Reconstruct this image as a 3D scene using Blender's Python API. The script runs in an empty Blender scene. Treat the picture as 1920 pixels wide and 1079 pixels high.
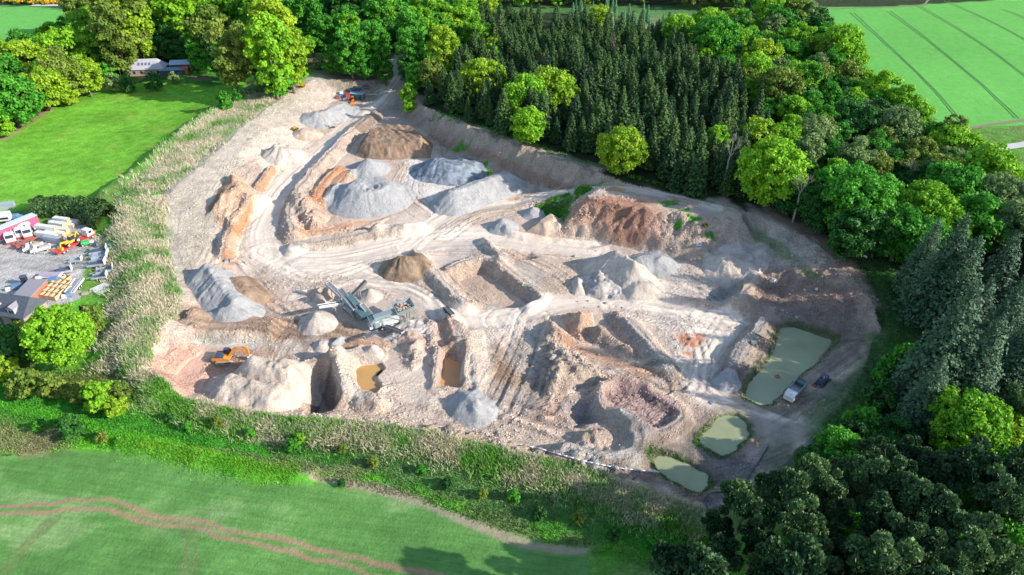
import bpy, math, random
import numpy as np
from mathutils import Vector, Matrix
S = bpy.context.scene
COL = S.collection
# ------------------------------------------------------------------ camera
PITCH = math.radians(35.0); CAMH = 100.0; FPX = 1280.0
cam_d = bpy.data.cameras.new('camera'); cam = bpy.data.objects.new('camera', cam_d); COL.objects.link(cam)
cam_d.sensor_width = 36.0; cam_d.lens = 24.0; cam_d.clip_start = 1.0; cam_d.clip_end = 20000.0
cam.location = (0, 0, CAMH); cam.rotation_euler = (math.radians(90) - PITCH, 0, 0)
S.camera = cam
# ------------------------------------------------------------------ world and sun
SUN_EL = math.radians(25.0); SUN_AZ = math.radians(-17.0)      # azimuth measured from +X
w = bpy.data.worlds.new('World'); S.world = w; w.use_nodes = True
nt = w.node_tree; bg = nt.nodes['Background']
sky = nt.nodes.new('ShaderNodeTexSky'); sky.sky_type = 'NISHITA'; sky.sun_disc = False
sky.sun_elevation = SUN_EL; sky.sun_rotation = math.pi / 2 - SUN_AZ
sky.air_density = 1.2; sky.dust_density = 0.6; sky.ozone_density = 1.5
nt.links.new(sky.outputs[0], bg.inputs[0]); bg.inputs[1].default_value = 0.15
sd = bpy.data.lights.new('sun', 'SUN'); sd.energy = 4.4; sd.angle = math.radians(0.6); sd.color = (1.0, 0.93, 0.82)
sun = bpy.data.objects.new('sun', sd); COL.objects.link(sun); sun.location = (150, -20, 120)
sv = Vector((math.cos(SUN_EL) * math.cos(SUN_AZ), math.cos(SUN_EL) * math.sin(SUN_AZ), math.sin(SUN_EL)))
sun.rotation_euler = sv.to_track_quat('Z', 'Y').to_euler()
S.view_settings.view_transform = 'Standard'; S.view_settings.look = 'None'
S.view_settings.gamma = 1.0; S.view_settings.exposure = 0.78
S.render.engine = 'CYCLES'
S.cycles.max_bounces = 5; S.cycles.diffuse_bounces = 3; S.cycles.transparent_max_bounces = 4
# ------------------------------------------------------------------ helpers: pixel -> place
CP, SP = math.cos(PITCH), math.sin(PITCH)
def P(u, v, z=0.0):
    a = (u - 960.0) / FPX; b = (539.5 - v) / FPX
    dx, dy, dz = a, CP + b * SP, -SP + b * CP
    t = (z - CAMH) / dz
    return (dx * t, dy * t)
def PP(pts, z=0.0):
    return [P(p[0], p[1], z) for p in pts]
def mpp(x, y, z=0.0):                     # metres per pixel of the 1920 frame at a place
    return (y * CP + (CAMH - z) * SP) / FPX
# ------------------------------------------------------------------ helpers: noise
def _hash(ix, iy, seed):
    h = (ix.astype(np.int64) * 374761393 + iy.astype(np.int64) * 668265263 + seed * 974634777) & 0xffffffff
    h = ((h ^ (h >> 13)) * 1274126177) & 0xffffffff
    h = h ^ (h >> 16)
    return (h & 0xffffff).astype(np.float32) / float(0xffffff)
def vnoise(x, y, seed=0):
    x = np.asarray(x, dtype=np.float64); y = np.asarray(y, dtype=np.float64)
    ix = np.floor(x); iy = np.floor(y); fx = x - ix; fy = y - iy
    fx = fx * fx * (3 - 2 * fx); fy = fy * fy * (3 - 2 * fy)
    a = _hash(ix, iy, seed); b = _hash(ix + 1, iy, seed); c = _hash(ix, iy + 1, seed); d = _hash(ix + 1, iy + 1, seed)
    return (a * (1 - fx) + b * fx) * (1 - fy) + (c * (1 - fx) + d * fx) * fy - 0.5
def fbm(x, y, seed=0, octv=4):
    s = 0; a = 1.0
    for o in range(octv):
        s = s + a * vnoise(x * 2 ** o, y * 2 ** o, seed + o * 17); a *= 0.5
    return s
# ------------------------------------------------------------------ helpers: distances
def line_dist(X, Y, pts, closed=False):
    """distance, signed side distance and run length along a polyline"""
    D = np.full(X.shape, 1e9); SD = np.zeros(X.shape); SL = np.zeros(X.shape); run = 0.0
    n = len(pts); rng = range(n if closed else n - 1)
    for i in rng:
        x0, y0 = pts[i][:2]; x1, y1 = pts[(i + 1) % n][:2]
        ex, ey = x1 - x0, y1 - y0; L = math.hypot(ex, ey) + 1e-9
        t = np.clip(((X - x0) * ex + (Y - y0) * ey) / (L * L), 0, 1)
        qx = X - (x0 + t * ex); qy = Y - (y0 + t * ey); d = np.hypot(qx, qy)
        m = d < D
        D = np.where(m, d, D); SD = np.where(m, np.sign(ex * qy - ey * qx) * d, SD); SL = np.where(m, run + t * L, SL)
        run += L
    return D, SD, SL
def inside(X, Y, pts):
    r = np.zeros(X.shape, bool); n = len(pts)
    for i in range(n):
        x0, y0 = pts[i][:2]; x1, y1 = pts[(i + 1) % n][:2]
        if y0 == y1: continue
        c = ((y0 > Y) != (y1 > Y)) & (X < (x1 - x0) * (Y - y0) / (y1 - y0) + x0)
        r ^= c
    return r
def poly_sd(X, Y, pts):                   # >0 inside
    D, _, _ = line_dist(X, Y, pts, True)
    return np.where(inside(X, Y, pts), D, -D)
def smooth(t):
    t = np.clip(t, 0, 1); return t * t * (3 - 2 * t)
def catmull(pts, k=5):
    out = []; n = len(pts)
    for i in range(n - 1):
        p0 = np.array(pts[max(i - 1, 0)], float); p1 = np.array(pts[i], float); p2 = np.array(pts[i + 1], float); p3 = np.array(pts[min(i + 2, n - 1)], float)
        for j in range(k):
            t = j / k
            out.append(tuple(0.5 * (2 * p1 + (p2 - p0) * t + (2 * p0 - 5 * p1 + 4 * p2 - p3) * t * t + (3 * p1 - p0 - 3 * p2 + p3) * t ** 3)))
    out.append(tuple(pts[-1])); return out
# ------------------------------------------------------------------ helpers: objects
def tag(o, label=None, cat=None, group=None, kind=None):
    if label: o['label'] = label
    if cat: o['category'] = cat
    if group: o['group'] = group
    if kind: o['kind'] = kind
    return o
def empty(name, loc=(0, 0, 0), rz=0.0):
    o = bpy.data.objects.new(name, None); COL.objects.link(o); o.location = loc; o.rotation_euler = (0, 0, rz)
    o.empty_display_size = 0.5
    return o
def mesh_np(name, V, Fq, mat, parent=None, cols=None, smooth_sh=False):
    """V (n,3), Fq (m,4) or (m,3) int array"""
    me = bpy.data.meshes.new(name); V = np.asarray(V, np.float32); Fq = np.asarray(Fq, np.int32)
    k = Fq.shape[1]
    me.vertices.add(len(V)); me.vertices.foreach_set('co', V.ravel())
    me.loops.add(Fq.size); me.loops.foreach_set('vertex_index', Fq.ravel())
    me.polygons.add(len(Fq)); me.polygons.foreach_set('loop_start', np.arange(0, Fq.size, k, dtype=np.int32))
    me.polygons.foreach_set('loop_total', np.full(len(Fq), k, np.int32))
    if smooth_sh: me.polygons.foreach_set('use_smooth', np.ones(len(Fq), bool))
    if cols is not None:
        at = me.color_attributes.new('Col', 'FLOAT_COLOR', 'POINT'); at.data.foreach_set('color', np.asarray(cols, np.float32).ravel())
    me.update(calc_edges=True); me.validate()
    if mat: me.materials.append(mat)
    o = bpy.data.objects.new(name, me); COL.objects.link(o)
    if parent: o.parent = parent
    return o
class MB:
    """collects simple solids and links them as one mesh"""
    def __init__(s): s.v = []; s.f = []
    def add(s, vs, fs, M=None):
        b = len(s.v)
        for p in vs: s.v.append(tuple(M @ Vector(p)) if M else tuple(p))
        for f in fs: s.f.append(tuple(b + i for i in f))
        return s
    def box(s, x0, y0, z0, x1, y1, z1, M=None, taper=0.0):
        t = taper
        vs = [(x0, y0, z0), (x1, y0, z0), (x1, y1, z0), (x0, y1, z0), (x0 + t, y0 + t, z1), (x1 - t, y0 + t, z1), (x1 - t, y1 - t, z1), (x0 + t, y1 - t, z1)]
        return s.add(vs, [(0, 3, 2, 1), (4, 5, 6, 7), (0, 1, 5, 4), (1, 2, 6, 5), (2, 3, 7, 6), (3, 0, 4, 7)], M)
    def cyl(s, p0, p1, r0, r1=None, n=8, cap=True):
        r1 = r0 if r1 is None else r1; a = Vector(p0); b = Vector(p1); d = (b - a)
        if d.length < 1e-6: return s
        q = d.to_track_quat('Z', 'Y'); vs = []
        for c, r in ((a, r0), (b, r1)):
            for i in range(n):
                t = 2 * math.pi * i / n; vs.append(tuple(c + q @ Vector((math.cos(t) * r, math.sin(t) * r, 0))))
        fs = [(i, (i + 1) % n, n + (i + 1) % n, n + i) for i in range(n)]
        if cap: fs += [tuple(range(n - 1, -1, -1)), tuple(range(n, 2 * n))]
        return s.add(vs, fs)
    def tube(s, pts, rs, n=7):
        for i in range(len(pts) - 1):
            s.cyl(pts[i], pts[i + 1], rs[i] if isinstance(rs, (list, tuple)) else rs, rs[i + 1] if isinstance(rs, (list, tuple)) else rs, n)
        return s
    def beam(s, p0, p1, wd, ht):
        """box whose long axis runs p0 -> p1, wd across (horizontal), ht the other way"""
        a = Vector(p0); b = Vector(p1); d = b - a; L = d.length; x = d.normalized()
        y = Vector((0, 0, 1)).cross(x)
        y = Vector((0, 1, 0)) if y.length < 1e-4 else y.normalized()
        z = x.cross(y); M = Matrix(((x.x, y.x, z.x, a.x), (x.y, y.y, z.y, a.y), (x.z, y.z, z.z, a.z), (0, 0, 0, 1)))
        return s.box(0, -wd / 2, -ht / 2, L, wd / 2, ht / 2, M)
    def prism(s, prof, y0, y1, M=None):
        """profile in x,z extruded along y"""
        n = len(prof); vs = [(p[0], y0, p[1]) for p in prof] + [(p[0], y1, p[1]) for p in prof]
        fs = [(i, (i + 1) % n, n + (i + 1) % n, n + i) for i in range(n)] + [tuple(range(n - 1, -1, -1)), tuple(range(n, 2 * n))]
        return s.add(vs, fs, M)
    def ball(s, c, r, n=8, m=5, sz=1.0):
        vs = []; fs = []
        for j in range(m + 1):
            ph = math.pi * j / m - math.pi / 2
            for i in range(n):
                t = 2 * math.pi * i / n
                vs.append((c[0] + r * math.cos(ph) * math.cos(t), c[1] + r * math.cos(ph) * math.sin(t), c[2] + sz * r * math.sin(ph)))
        for j in range(m):
            for i in range(n): fs.append((j * n + i, j * n + (i + 1) % n, (j + 1) * n + (i + 1) % n, (j + 1) * n + i))
        return s.add(vs, fs)
    def build(s, name, mat, parent=None, sm=False):
        me = bpy.data.meshes.new(name); me.from_pydata(s.v, [], s.f); me.validate(); me.update()
        import bmesh as _b
        bm = _b.new(); bm.from_mesh(me); _b.ops.recalc_face_normals(bm, faces=bm.faces); bm.to_mesh(me); bm.free()
        if sm: me.polygons.foreach_set('use_smooth', np.ones(len(me.polygons), bool))
        if mat: me.materials.append(mat)
        o = bpy.data.objects.new(name, me); COL.objects.link(o)
        if parent: o.parent = parent
        return o
def kids(o): return [c for c in bpy.data.objects if c.parent == o]
def copy_tree(root, loc=None, rz=None, sc=None, label=None, group=None, _ch=None):
    r = root.copy(); COL.objects.link(r)
    if loc is not None: r.location = loc
    if rz is not None: r.rotation_euler = (0, 0, rz)
    if sc is not None: r.scale = sc if isinstance(sc, tuple) else (sc, sc, sc)
    if label: r['label'] = label
    if group: r['group'] = group
    for ch in (kids(root) if _ch is None else _ch):
        c = ch.copy(); COL.objects.link(c); c.parent = r
        for g in (kids(ch) if _ch is None else []):
            d = g.copy(); COL.objects.link(d); d.parent = c
    return r
# ------------------------------------------------------------------ helpers: materials
def newmat(name):
    m = bpy.data.materials.new(name); m.use_nodes = True; n = m.node_tree; b = n.nodes['Principled BSDF']
    return m, n, b
def N(n, t, **kw):
    q = n.nodes.new(t)
    for k, v in kw.items():
        if k.startswith('i_'):
            key = k[2:]; key = int(key) if key.isdigit() else key
            q.inputs[key].default_value = v
        else: setattr(q, k, v)
    return q
_pm = {}
def paint(name, col, rough=0.5, metal=0.0, dirt=0.25, scale=1.2):
    """painted / plain surface with procedural dirt and fading"""
    if name in _pm: return _pm[name]
    m, n, b = newmat(name); L = n.links
    tc = N(n, 'ShaderNodeTexCoord'); ns = N(n, 'ShaderNodeTexNoise'); ns.inputs['Scale'].default_value = scale; ns.inputs['Detail'].default_value = 6
    L.new(tc.outputs['Object'], ns.inputs['Vector'])
    cr = N(n, 'ShaderNodeValToRGB'); cr.color_ramp.elements[0].position = 0.35; cr.color_ramp.elements[1].position = 0.7
    d = [c * (1 - dirt) + 0.25 * dirt * k for c, k in zip(col, (0.9, 0.75, 0.6))]
    cr.color_ramp.elements[0].color = (*d, 1); cr.color_ramp.elements[1].color = (*col, 1)
    L.new(ns.outputs[0], cr.inputs[0]); L.new(cr.outputs[0], b.inputs['Base Color'])
    b.inputs['Roughness'].default_value = rough; b.inputs['Metallic'].default_value = metal
    _pm[name] = m; return m
def ground_material(name='ground_surface', rows=None):
    m, n, b = newmat(name); L = n.links
    at = N(n, 'ShaderNodeAttribute', attribute_name='Col'); geo = N(n, 'ShaderNodeNewGeometry')
    def noise(sc, det=5, rough=0.6, vec=None):
        q = N(n, 'ShaderNodeTexNoise'); q.inputs['Scale'].default_value = sc; q.inputs['Detail'].default_value = det; q.inputs['Roughness'].default_value = rough
        L.new(vec or geo.outputs['Position'], q.inputs['Vector']); return q.outputs[0]
    def mathn(op, a, c=None):
        q = N(n, 'ShaderNodeMath', operation=op)
        for i, x in enumerate((a, c)):
            if x is None: continue
            if isinstance(x, (int, float)): q.inputs[i].default_value = x
            else: L.new(x, q.inputs[i])
        return q.outputs[0]
    def mapr(x, lo, hi, a=0.3, c=0.7):
        q = N(n, 'ShaderNodeMapRange'); q.inputs[1].default_value = a; q.inputs[2].default_value = c; q.inputs[3].default_value = lo; q.inputs[4].default_value = hi
        L.new(x, q.inputs[0]); return q.outputs[0]
    n1 = noise(0.35, 6, 0.65); n2 = noise(2.2, 5, 0.7); n3 = noise(0.06, 3)
    e = mathn('MULTIPLY', mapr(n1, 0.82, 1.15), mapr(n2, 0.74, 1.22))
    rgh_ = N(n, 'ShaderNodeAttribute', attribute_name='Rgh'); e = mathn('ADD', mathn('MULTIPLY', mathn('SUBTRACT', e, 1.0), mapr(rgh_.outputs['Fac'], .3, 1.25, 0.1, 0.7)), 1.0)
    gfac = mathn('MULTIPLY', mapr(n1, 0.72, 1.28), mapr(noise(1.3, 6, 0.8), 0.55, 1.42))
    gfac = mathn('MULTIPLY', gfac, mapr(n3, 0.85, 1.15))
    if rows:                              # drilled crop rows
        mp = N(n, 'ShaderNodeMapping'); mp.inputs['Rotation'].default_value = (0, 0, -rows[0]); L.new(geo.outputs['Position'], mp.inputs['Vector'])
        st = N(n, 'ShaderNodeMapping'); st.inputs['Scale'].default_value = (rows[3], rows[1], 1); L.new(mp.outputs[0], st.inputs['Vector'])
        gfac = mathn('MULTIPLY', mathn('ADD', mathn('MULTIPLY', gfac, .6), .4), mapr(noise(1.0, 4, 0.7, st.outputs[0]), 1 - rows[2], 1 + rows[2], .35, .65))
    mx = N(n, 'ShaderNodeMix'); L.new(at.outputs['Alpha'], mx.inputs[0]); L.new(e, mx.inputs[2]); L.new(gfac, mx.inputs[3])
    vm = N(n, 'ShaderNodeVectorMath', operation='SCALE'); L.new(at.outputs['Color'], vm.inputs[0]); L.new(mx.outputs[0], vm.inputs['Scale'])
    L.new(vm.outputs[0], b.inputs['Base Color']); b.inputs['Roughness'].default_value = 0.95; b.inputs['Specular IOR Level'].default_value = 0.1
    ar = N(n, 'ShaderNodeAttribute', attribute_name='Rgh')
    bp = N(n, 'ShaderNodeBump'); bp.inputs['Strength'].default_value = 0.9; bp.inputs['Distance'].default_value = 0.8
    vo = N(n, 'ShaderNodeTexVoronoi'); vo.inputs['Scale'].default_value = 1.6; L.new(geo.outputs['Position'], vo.inputs['Vector'])
    hh = mathn('ADD', noise(0.9, 8, 0.75), mathn('MULTIPLY', noise(3.2, 3, 0.6), 0.45)); hh = mathn('ADD', hh, mathn('MULTIPLY', vo.outputs['Distance'], -0.25))
    hh = mathn('MULTIPLY', hh, ar.outputs['Fac'])
    L.new(hh, bp.inputs['Height']); L.new(bp.outputs[0], b.inputs['Normal'])
    return m
def gravel_material(name, col, col2, bump=0.5):
    m, n, b = newmat(name); L = n.links
    tc = N(n, 'ShaderNodeTexCoord'); a = N(n, 'ShaderNodeTexNoise'); a.inputs['Scale'].default_value = 0.35; a.inputs['Detail'].default_value = 6; a.inputs['Distortion'].default_value = 0.8
    c = N(n, 'ShaderNodeTexNoise'); c.inputs['Scale'].default_value = 4.5; c.inputs['Detail'].default_value = 5; c.inputs['Roughness'].default_value = 0.75
    L.new(tc.outputs['Object'], a.inputs[0]); L.new(tc.outputs['Object'], c.inputs[0])
    cr = N(n, 'ShaderNodeValToRGB'); cr.color_ramp.elements[0].position = 0.38; cr.color_ramp.elements[1].position = 0.64
    cr.color_ramp.elements[0].color = (*col, 1); cr.color_ramp.elements[1].color = (*col2, 1); L.new(a.outputs[0], cr.inputs[0])
    mr = N(n, 'ShaderNodeMapRange'); mr.inputs[1].default_value = 0.3; mr.inputs[2].default_value = 0.7; mr.inputs[3].default_value = 0.68; mr.inputs[4].default_value = 1.25; L.new(c.outputs[0], mr.inputs[0])
    vm = N(n, 'ShaderNodeVectorMath', operation='SCALE'); L.new(cr.outputs[0], vm.inputs[0]); L.new(mr.outputs[0], vm.inputs['Scale'])
    L.new(vm.outputs[0], b.inputs['Base Color']); b.inputs['Roughness'].default_value = 0.95; b.inputs['Specular IOR Level'].default_value = 0.1
    bp = N(n, 'ShaderNodeBump'); bp.inputs['Strength'].default_value = min(1, bump + .3); bp.inputs['Distance'].default_value = 0.55
    c2 = N(n, 'ShaderNodeTexNoise'); c2.inputs['Scale'].default_value = 1.3; c2.inputs['Detail'].default_value = 8; c2.inputs['Roughness'].default_value = 0.75; L.new(tc.outputs['Object'], c2.inputs[0])
    L.new(c2.outputs[0], bp.inputs['Height']); L.new(bp.outputs[0], b.inputs['Normal'])
    return m
def leaf_material(name, dark, light, transl=0.3, vary=0.5):
    """foliage: colour mixed by leaf tint (attribute) and by tree (object random)"""
    m, n, b = newmat(name); L = n.links
    at = N(n, 'ShaderNodeAttribute', attribute_name='Col'); oi = N(n, 'ShaderNodeObjectInfo')
    ad = N(n, 'ShaderNodeMath', operation='MULTIPLY_ADD'); L.new(oi.outputs['Random'], ad.inputs[0]); ad.inputs[1].default_value = vary; 
    sb = N(n, 'ShaderNodeSeparateColor'); L.new(at.outputs['Color'], sb.inputs[0])
    s2 = N(n, 'ShaderNodeMath', operation='ADD'); L.new(sb.outputs[0], s2.inputs[0]); s2.inputs[1].default_value = -vary * 0.5
    L.new(s2.outputs[0], ad.inputs[2])
    cr = N(n, 'ShaderNodeValToRGB'); cr.color_ramp.elements[0].position = 0.1; cr.color_ramp.elements[1].position = 0.9
    cr.color_ramp.elements[0].color = (*dark, 1); cr.color_ramp.elements[1].color = (*light, 1); L.new(ad.outputs[0], cr.inputs[0])
    L.new(cr.outputs[0], b.inputs['Base Color']); b.inputs['Roughness'].default_value = 0.6; b.inputs['Specular IOR Level'].default_value = 0.25
    if transl > 0:
        tr = N(n, 'ShaderNodeBsdfTranslucent'); mx = N(n, 'ShaderNodeMixShader'); mx.inputs[0].default_value = transl
        L.new(cr.outputs[0], tr.inputs[0]); L.new(b.outputs[0], mx.inputs[1]); L.new(tr.outputs[0], mx.inputs[2])
        L.new(mx.outputs[0], n.nodes['Material Output'].inputs[0])
    return m
# ================================================================== GROUND: one sheet, tensor grid, split by region
def axis(lo, hi, st, far, g):
    c = list(np.arange(lo, hi + st * .5, st)); a = st; x = hi; up = []
    while x < far: a = min(a * g, 400); x += a; up.append(x)
    a = st; x = lo; dn = []
    while x > -far: a = min(a * g, 400); x -= a; dn.append(x)
    return np.array(dn[::-1] + c + up)
gx = axis(-112, 112, 0.40, 5000, 1.045)
y1 = list(np.arange(56, 175, 0.38)) + list(np.arange(175, 330, 0.5)); a = 0.5; x = y1[-1]
while x < 9000: a = min(a * 1.03, 400); x += a; y1.append(x)
a = 0.38; x = 56; dn = []
while x > -3000: a = min(a * 1.08, 400); x -= a; dn.append(x)
gy = np.array(dn[::-1] + y1)
GX, GY = np.meshgrid(gx, gy); NY, NX = GX.shape
WX = GX + 1.3 * fbm(GX / 9, GY / 9, 1, 3) + 0.35 * vnoise(GX / 1.6, GY / 1.6, 5)
WY = GY + 1.3 * fbm(GX / 9, GY / 9, 2, 3) + 0.35 * vnoise(GX / 1.6, GY / 1.6, 6)
# rim of the quarry: pixel u, v, height of the surrounding land, run of the slope inside
RIM = [(745,135,3,12),(790,195,6,6),(870,234,7.5,7),(960,268,8,7),(1050,300,7.5,7),(1150,332,8,7),(1260,362,9,6),(1350,382,9,7),
 (1430,405,8,10),(1520,450,7,17),(1590,510,6,20),(1640,570,4.5,15),(1655,620,3,9),(1622,690,1.5,8),(1572,762,1.5,8),(1522,826,1.5,6),(1440,900,1.5,6),
 (1380,945,1.5,6),(1320,960,1.5,6),(1200,912,1.5,6),(1080,876,2,6),(960,845,2.2,6),(830,815,2.5,5),(700,793,2.5,5),(560,785,3,5),(440,768,3,5),
 (340,748,3,5),(262,708,3,5),(262,665,3,6),(300,615,3.5,10),(322,560,4,14),(300,500,4,18),(292,440,4.5,22),(300,385,5.5,26),(330,350,6,27),
 (400,290,6,27),(450,240,6,24),(520,190,6,20),(580,150,6,14),(640,150,5,8),(700,150,4,8)]
rim_w = [P(u, v, z) for u, v, z, w_ in RIM]
EXT = [(0,260,3),(0,400,3),(150,300,3),(250,230,3),(350,180,3),(430,165,3.5),(200,345,3),(120,380,3),(0,460,3),(150,470,3),(200,540,3),(0,620,3),(100,640,2.5),(0,700,2),
 (100,720,2),(0,770,1.5),(300,800,1.5),(500,860,1.2),(900,920,1.0),(1200,990,.8),(0,900,1),(300,1000,.5),(700,1000,.5),(1000,1060,.5),(0,1079,0),(600,1079,0),
 (1700,700,1.5),(1800,800,1.5),(1600,1000,.5),(1900,1000,.5),(1750,600,3),(1900,500,5),(1700,470,6),(1500,330,8),(1400,250,8),(1100,200,8),(900,100,7),(1000,30,7),
 (600,50,5),(300,60,4),(100,60,4),(1700,150,6),(1900,250,5),(1850,60,7),(0,150,3),(330,130,4),(1580,60,6),(1300,60,7)]
ext_w = [P(u, v, z) + (z,) for u, v, z in EXT] + [rim_w[i] + (RIM[i][2],) for i in range(len(RIM))]
num = np.zeros(GX.shape); den = np.zeros(GX.shape)
for x, y, z in ext_w:
    wgt = 1.0 / ((GX - x) ** 2 + (GY - y) ** 2 + 60.0) ** 1.6
    num += wgt * z; den += wgt
E = num / den
E = np.where(GY > 500, E * np.clip(1 - (GY - 500) / 3000, 0.2, 1) , E)
SDR = poly_sd(WX, WY, rim_w)              # >0 inside the quarry
num = np.zeros(GX.shape); den = np.zeros(GX.shape)
for (x, y), r in zip(rim_w, RIM):
    wgt = 1.0 / ((GX - x) ** 2 + (GY - y) ** 2 + 20.0) ** 2
    num += wgt * r[3]; den += wgt
SW = num / den
FLO = 0.25 * fbm(GX / 25, GY / 25, 9, 3)
tt = np.clip(SDR / SW, 0, 1); tt = tt * 0.75 + 0.25 * smooth(tt)
Z = np.where(SDR > 0, E * (1 - tt) + FLO * tt, E + 0.15 * fbm(GX / 15, GY / 15, 11, 3))
CC = np.zeros(GX.shape + (4,)); 
INQ = SDR > 0
ROADM = np.zeros(GX.shape)
def win(pts, m):
    xs = [p[0] for p in pts]; ys = [p[1] for p in pts]
    i0, i1 = np.searchsorted(gx, [min(xs) - m, max(xs) + m]); j0, j1 = np.searchsorted(gy, [min(ys) - m, max(ys) + m])
    return slice(max(j0 - 1, 0), j1 + 1), slice(max(i0 - 1, 0), i1 + 1)
def W2(pts, z=0.0): return [P(p[0], p[1], p[2] if len(p) > 2 else z) for p in pts]
def ridge(pts, h, wb, wt=0.4, z=0, rough=0.3, cv=True, taper=2.0):
    """bank along a pixel polyline: height h, half width wb at the foot and wt on top"""
    w_ = W2(pts, z); w_ = catmull(w_, 4) if cv and len(w_) > 2 else w_
    sl = win(w_, wb + 3); X, Y = WX[sl], WY[sl]
    D, _, R = line_dist(X, Y, w_); tot = max(R.max(), 1e-3)
    hh = h * (1 + rough * vnoise(R / 4.0, R * 0 + h, 3))
    Z[sl] += np.sign(h) * np.abs(hh) * np.clip((wb - D) / max(wb - wt, .1), 0, 1)
def mesa(pts, h, sw, z=0, edge=0.0, rough=0.0, additive=True):
    w_ = W2(pts, z); sl = win(w_, sw + 3); D = poly_sd(WX[sl], WY[sl], w_) + edge
    g = np.clip(D / sw, 0, 1); 
    Z[sl] += h * g * (1 + rough * fbm(GX[sl] / 5, GY[sl] / 5, 21, 4))
def raise_to(pts, z1, sw, z=0, rgh=0.1):
    w_ = W2(pts, z); sl = win(w_, sw + 3); D = poly_sd(WX[sl], WY[sl], w_); g = np.clip(D / sw, 0, 1)
    Z[sl] = np.maximum(Z[sl], z1 * g * (1 + rgh * fbm(GX[sl] / 6, GY[sl] / 6, 23, 3)))
def ramp(pts3, wd, soft=2.0):
    """track bed that follows the heights given along a pixel polyline"""
    w_ = W2(pts3); sl = win(w_, wd + soft + 2); D, _, R = line_dist(GX[sl], GY[sl], w_); run = [0]
    for i in range(1, len(w_)): run.append(run[-1] + math.hypot(w_[i][0] - w_[i-1][0], w_[i][1] - w_[i-1][1]))
    zz = np.interp(R, run, [p[2] for p in pts3]); g = smooth((wd + soft - D) / soft); Z[sl] = Z[sl] * (1 - g) + zz * g
def level(pts, z1, sw, z=0):
    w_ = W2(pts, z); sl = win(w_, sw + 3); D = poly_sd(WX[sl], WY[sl], w_); g = smooth((D + sw * .5) / sw)
    Z[sl] = Z[sl] * (1 - g) + z1 * g
def rough(pts, amp, sc, sw=3, z=0, ridged=False):
    w_ = W2(pts, z); sl = win(w_, sw + 3); D = poly_sd(WX[sl], WY[sl], w_); g = smooth(D / sw)
    nz = fbm(GX[sl] / sc, GY[sl] / sc, 31, 5)
    if ridged: nz = 0.5 - np.abs(nz) * 2
    Z[sl] += amp * g * nz
def paint_poly(pts, col, soft=1.5, a=1.0, veg=0.0, z=0, nz=0.5, nsc=5.0):
    w_ = W2(pts, z); sl = win(w_, soft + 3); D = poly_sd(WX[sl], WY[sl], w_)
    D = D + nz * soft * 2 * fbm(GX[sl] / nsc, GY[sl] / nsc, 41, 4)
    g = (a * smooth((D + soft * .5) / soft))[..., None]
    CC[sl] = CC[sl] * (1 - g) + np.array([*col, veg]) * g
def paint_line(pts, col, wd, soft=1.0, a=1.0, veg=0.0, z=0, nz=0.5, cv=True, streak=0.0):
    w_ = W2(pts, z); w_ = catmull(w_, 5) if cv and len(w_) > 2 else w_
    sl = win(w_, wd + soft + 2); D, SDD, R = line_dist(WX[sl], WY[sl], w_)
    nn = nz * fbm(GX[sl] / 4, GY[sl] / 4, 43, 4)
    g = a * smooth((wd + soft * .5 - D + nn) / soft)
    if streak: g = g * np.clip(1 - streak + streak * 2 * (0.5 + vnoise(R / 14, SDD * 1.5, 7) + .5 * vnoise(R / 5, SDD * 3.2, 8)), 0, 1)
    g = g[..., None]
    CC[sl] = CC[sl] * (1 - g) + np.array([*col, veg]) * g
def ruts(pts, wd, amp=0.12, dark=0.12, z=0, fr=1.0):
    """wheel ruts: relief and worn colour that run along a track"""
    w_ = catmull(W2(pts, z), 6); sl = win(w_, wd + 2); D, SDD, R = line_dist(GX[sl], GY[sl], w_)
    g = smooth((wd - D) / 2.0); nn = vnoise(R / 26, SDD * 1.1 * fr, 13) + 0.7 * vnoise(R / 14, SDD * 2.6 * fr, 14)
    Z[sl] += amp * g * nn
    CC[sl][..., :3] *= (1 + dark * 2 * g * nn)[..., None]
# ------------------------------------------------------------------ palette (base colours)
PALE = (.54, .42, .345); TRACK = (.685, .575, .485); TAN = (.52, .39, .29); PINK = (.50, .31, .23); ORNG = (.60, .27, .13)
BRWN = (.22, .145, .10); GREY = (.40, .375, .35); DGRY = (.16, .15, .14); BLUG = (.42, .43, .44); BENCH = (.47, .43, .36)
GRS = (.15, .38, .035); CROP = (.105, .245, .062); CROPF = (.13, .40, .08); RGRS = (.12, .34, .04); DRY = (.46, .38, .27); SOIL = (.30, .17, .12); WOODF = (.035, .05, .022)
# base colours
CC[...] = [*WOODF, 1.0]
n_big = fbm(GX / 18, GY / 18, 51, 4); n_sm = fbm(GX / 4, GY / 4, 52, 4)
m = INQ
base = np.array(PALE)[None, None] * (1 + 0.10 * n_big + 0.10 * n_sm)[..., None]
mixp = smooth(0.5 + 1.4 * n_big + .5 * n_sm)[..., None]
base = base * (1 - .5 * mixp) + np.array(TAN) * .5 * mixp * 1.1
CC[m, :3] = base[m]; CC[m, 3] = 0
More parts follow.
